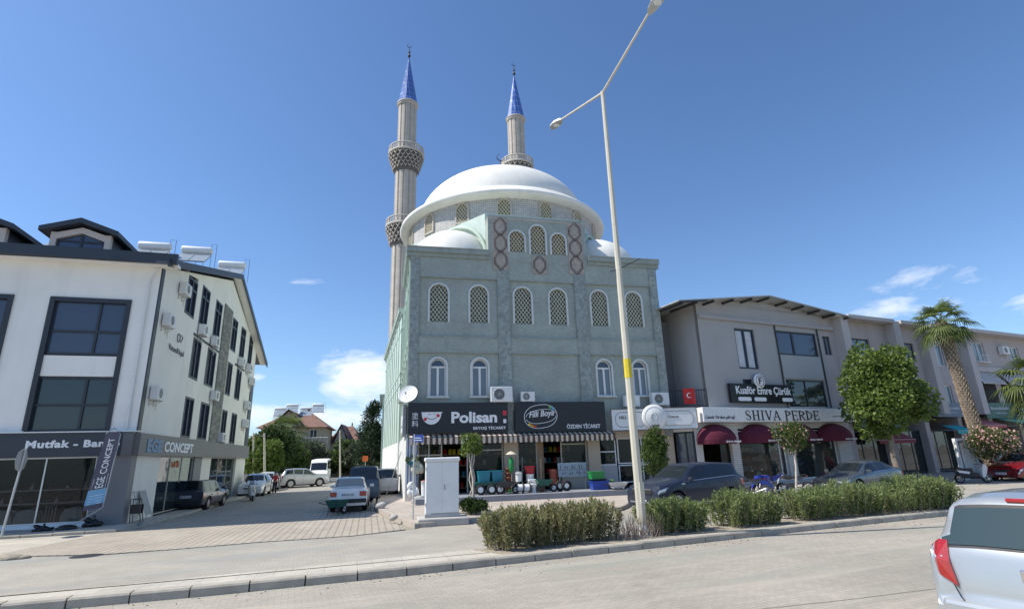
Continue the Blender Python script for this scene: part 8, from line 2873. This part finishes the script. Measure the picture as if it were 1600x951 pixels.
house('tan three-storey house with red tiled roofs at the end of the street', 402, 502, 735, 92, 8.0, 10.9, 12, 12, M['house_wall'], 3, 4)
house('low pinkish house with a red tiled roof right of the tan house', 512, 556, 730, 105, 5.6, 9.0, 8, 10, M['house_wall2'], 2)
GB = 'trees at the far end of the side street'
def far_tree(label, px, py, Y, rx, rz, n, mat, leaf=(0.4, 0.16), name='tree', base_z=0.0, tr=0.2, **kw):
    c = at_depth(px, py, Y)
    return tree(name, label, (c.x, Y, base_z), c, (rx, rx, rz), max(24, n // 180), n, leaf, mat, M['bark'], tr, GB, clump=0.34, **kw)
far_tree('bushy bright green tree nearest the white building in the side street', 404, 712, 52, 2.4, 2.2, 7000, M['leaf_maple'], (0.3, 0.12))
far_tree('dark green tree behind the person in red', 428, 704, 57, 2.2, 2.7, 7000, M['leaf_dark'], (0.32, 0.12))
far_tree('olive green tree left of the parked minibus', 452, 716, 66, 2.4, 2.3, 6000, M['leaf_mid'], (0.34, 0.13))
far_tree('greyish bushy tree in front of the tan house', 478, 714, 80, 3.4, 2.2, 6000, M['leaf_grey'], (0.4, 0.15))
far_tree('low green tree right of the minibus', 500, 722, 86, 3.2, 1.9, 5000, M['leaf_mid'])
far_tree('green tree below the pinkish house', 525, 722, 90, 3.2, 2.0, 5000, M['leaf_maple'])
far_tree('light green tree right of the telegraph pole', 545, 712, 88, 2.8, 2.6, 6000, M['leaf_mid'])
far_tree('grey green olive tree beside the conifer', 562, 715, 82, 2.2, 2.2, 4500, M['leaf_grey'])
for k, (px, Y, h) in enumerate(((380, 140, 6), (440, 150, 7), (600, 130, 8))):
    c = at_depth(px, 712, Y)
    tree('tree', ('wide dark tree far behind the white building', 'wide dark tree far behind the tan house', 'wide dark tree far behind the mosque')[k], (c.x, Y, 0), (c.x, Y, h * 0.55), (h * 1.6, h, h * 0.55), 30, 5000, (0.8, 0.35), M['leaf_dark'], M['bark'], 0.4, GB, clump=0.34)
# conifer
c = at_depth(578, 735, 72)
t = thing('conifer', 'tall dark conifer beside the mosque side wall', 'tree', (c.x, 72, 0), 0, GB)
zt = at_depth(582, 632, 72).z
MB().tube([(c.x, 72, 0), (c.x + 0.2, 72, zt * 0.95)], [0.25, 0.05], 7).obj('trunk', M['bark'], t)
parts = []
for k in range(95):
    h = NR.uniform(0.14, 1.0)
    rr_ = (1.0 - h) ** 0.55 * 2.4 * NR.uniform(0.25, 1.0)
    a = NR.uniform(0, 6.28)
    p = np.array([c.x + 0.2 * h + rr_ * math.cos(a), 72 + rr_ * math.sin(a), zt * h])
    d = unit(NR.normal(size=(90, 3)))
    parts.append(leaf_quads(p + d * np.array([0.7, 0.7, 0.5]) * NR.uniform(0.3, 1, (90, 1)), unit(d + np.array([0, 0, 0.2])), 0.36, 0.06))
leaf_obj('crown', parts, M['conifer'], t)
# date palm by the tan house
q = at_depth(447, 676, 70)
palm('pale feathery palm in front of the tan house', (q.x, 70, 0), q, 26, 3.6, 0.8, 1.6, 0.3, boots=False)
# poles and wires
GP = 'utility posts along the side street'
for k, (px, y0, y1, Y, lab) in enumerate(((532, 745, 672, 62, 'utility post in the middle of the street view, right of the white cars'), (397, 760, 676, 50, 'thin pale post among the trees by the white building'), (414, 762, 676, 49, 'thin pale post just right of the other pale post'))):
    a = at_depth(px, y0, Y)
    b_ = at_depth(px - 1, y1, Y)
    t = thing('utility_post', lab, 'post', (a.x, Y, 0), 0, GP)
    MB().tube([(a.x, Y, 0), (b_.x, Y, b_.z)], [0.11, 0.07], 7).obj('post', M['lamp_pole'], t)
    MB().tube([(b_.x - 0.5, Y, b_.z - 0.3), (b_.x + 0.5, Y, b_.z - 0.3)], 0.035, 5).obj('cross_arm', M['dark_metal'], t)
a0 = at_depth(532, 674, 62)
for k in range(2):
    P0, P1 = Vector((a0.x + (-0.4, 0.4)[k], 62, a0.z - 0.3)), FL2.P(-31, 0.2, 7.5 + k * 0.3)
    o = MB().tube([P0.lerp(P1, q / 10) - Vector((0, 0, 0.5 * math.sin(math.pi * q / 10))) for q in range(11)], 0.015, 4).obj('overhead_wire', M['dark_metal'])
    tagged(o, ('lower' if k == 0 else 'upper') + ' overhead wire from the utility post to the mosque side wall', 'wire')
# orange round sign in the distance
p = at_depth(571, 716, 58)
t = thing('orange_sign', 'orange board on a post at the far right of the side street', 'sign', (p.x, 58, 0))
MB().tube([(p.x, 58, 0), (p.x, 58, p.z)], 0.03, 5).obj('post', M['galv'], t)
MB().box(Fr(p.x, 57.9, 0), -0.28, 0.28, 0, 0.05, p.z - 0.28, p.z + 0.28).obj('board', pmat('orange', (0.55, 0.12, 0.02), 0.6, 0.1), t)
# garden walls that close the end of the street
w = MB()
w.bx(-30, 88, 0, 30, 0.3, 1.4, R_(8))
tagged(w.obj('garden_wall', M['house_wall2']), 'pale garden wall at the end of the side street', 'wall')
# small dirt heap at the left kerb
h = MB()
q = gnd(12, 873, 0)
blob(h, (q.x, q.y, 0.0), (0.4, 0.25, 0.12), 0.05, 12)
blob(h, (q.x + 0.25, q.y + 0.05, 0.0), (0.25, 0.2, 0.08), 0.1, 9)
tagged(h.obj('dirt_heap', M['soil']), 'small heap of brown earth at the left kerb', 'heap')
q = gnd(135, 868, 0.0)
MB().lathe((q.x, q.y, 0.002), [(0.001, 0.006), (0.34, 0.006), (0.36, 0.0)], 20).struct('drain_cover', M['dark_metal'])

# fallen leaves and grit along the median kerb
n = 420
kk = resample(KN[3:-2], 0.05)
idx = NR.integers(0, min(len(kk), 520), n)
base_ = np.array([[kk[i].x, kk[i].y, 0.006] for i in idx])
off = np.abs(NR.normal(0, 0.35, n)) + 0.02
base_[:, 0] += off * 0.37
base_[:, 1] -= off * 0.92
dr = unit(np.stack([NR.normal(size=n), NR.normal(size=n), NR.uniform(0.0, 0.25, n)], 1))
props(leaf_obj('fallen_leaves', [leaf_quads(base_, dr, 0.045, 0.012)], M['twig'], None), 'dry fallen leaves and grit lying along the foot of the median kerb', 'leaf litter', None, 'stuff')
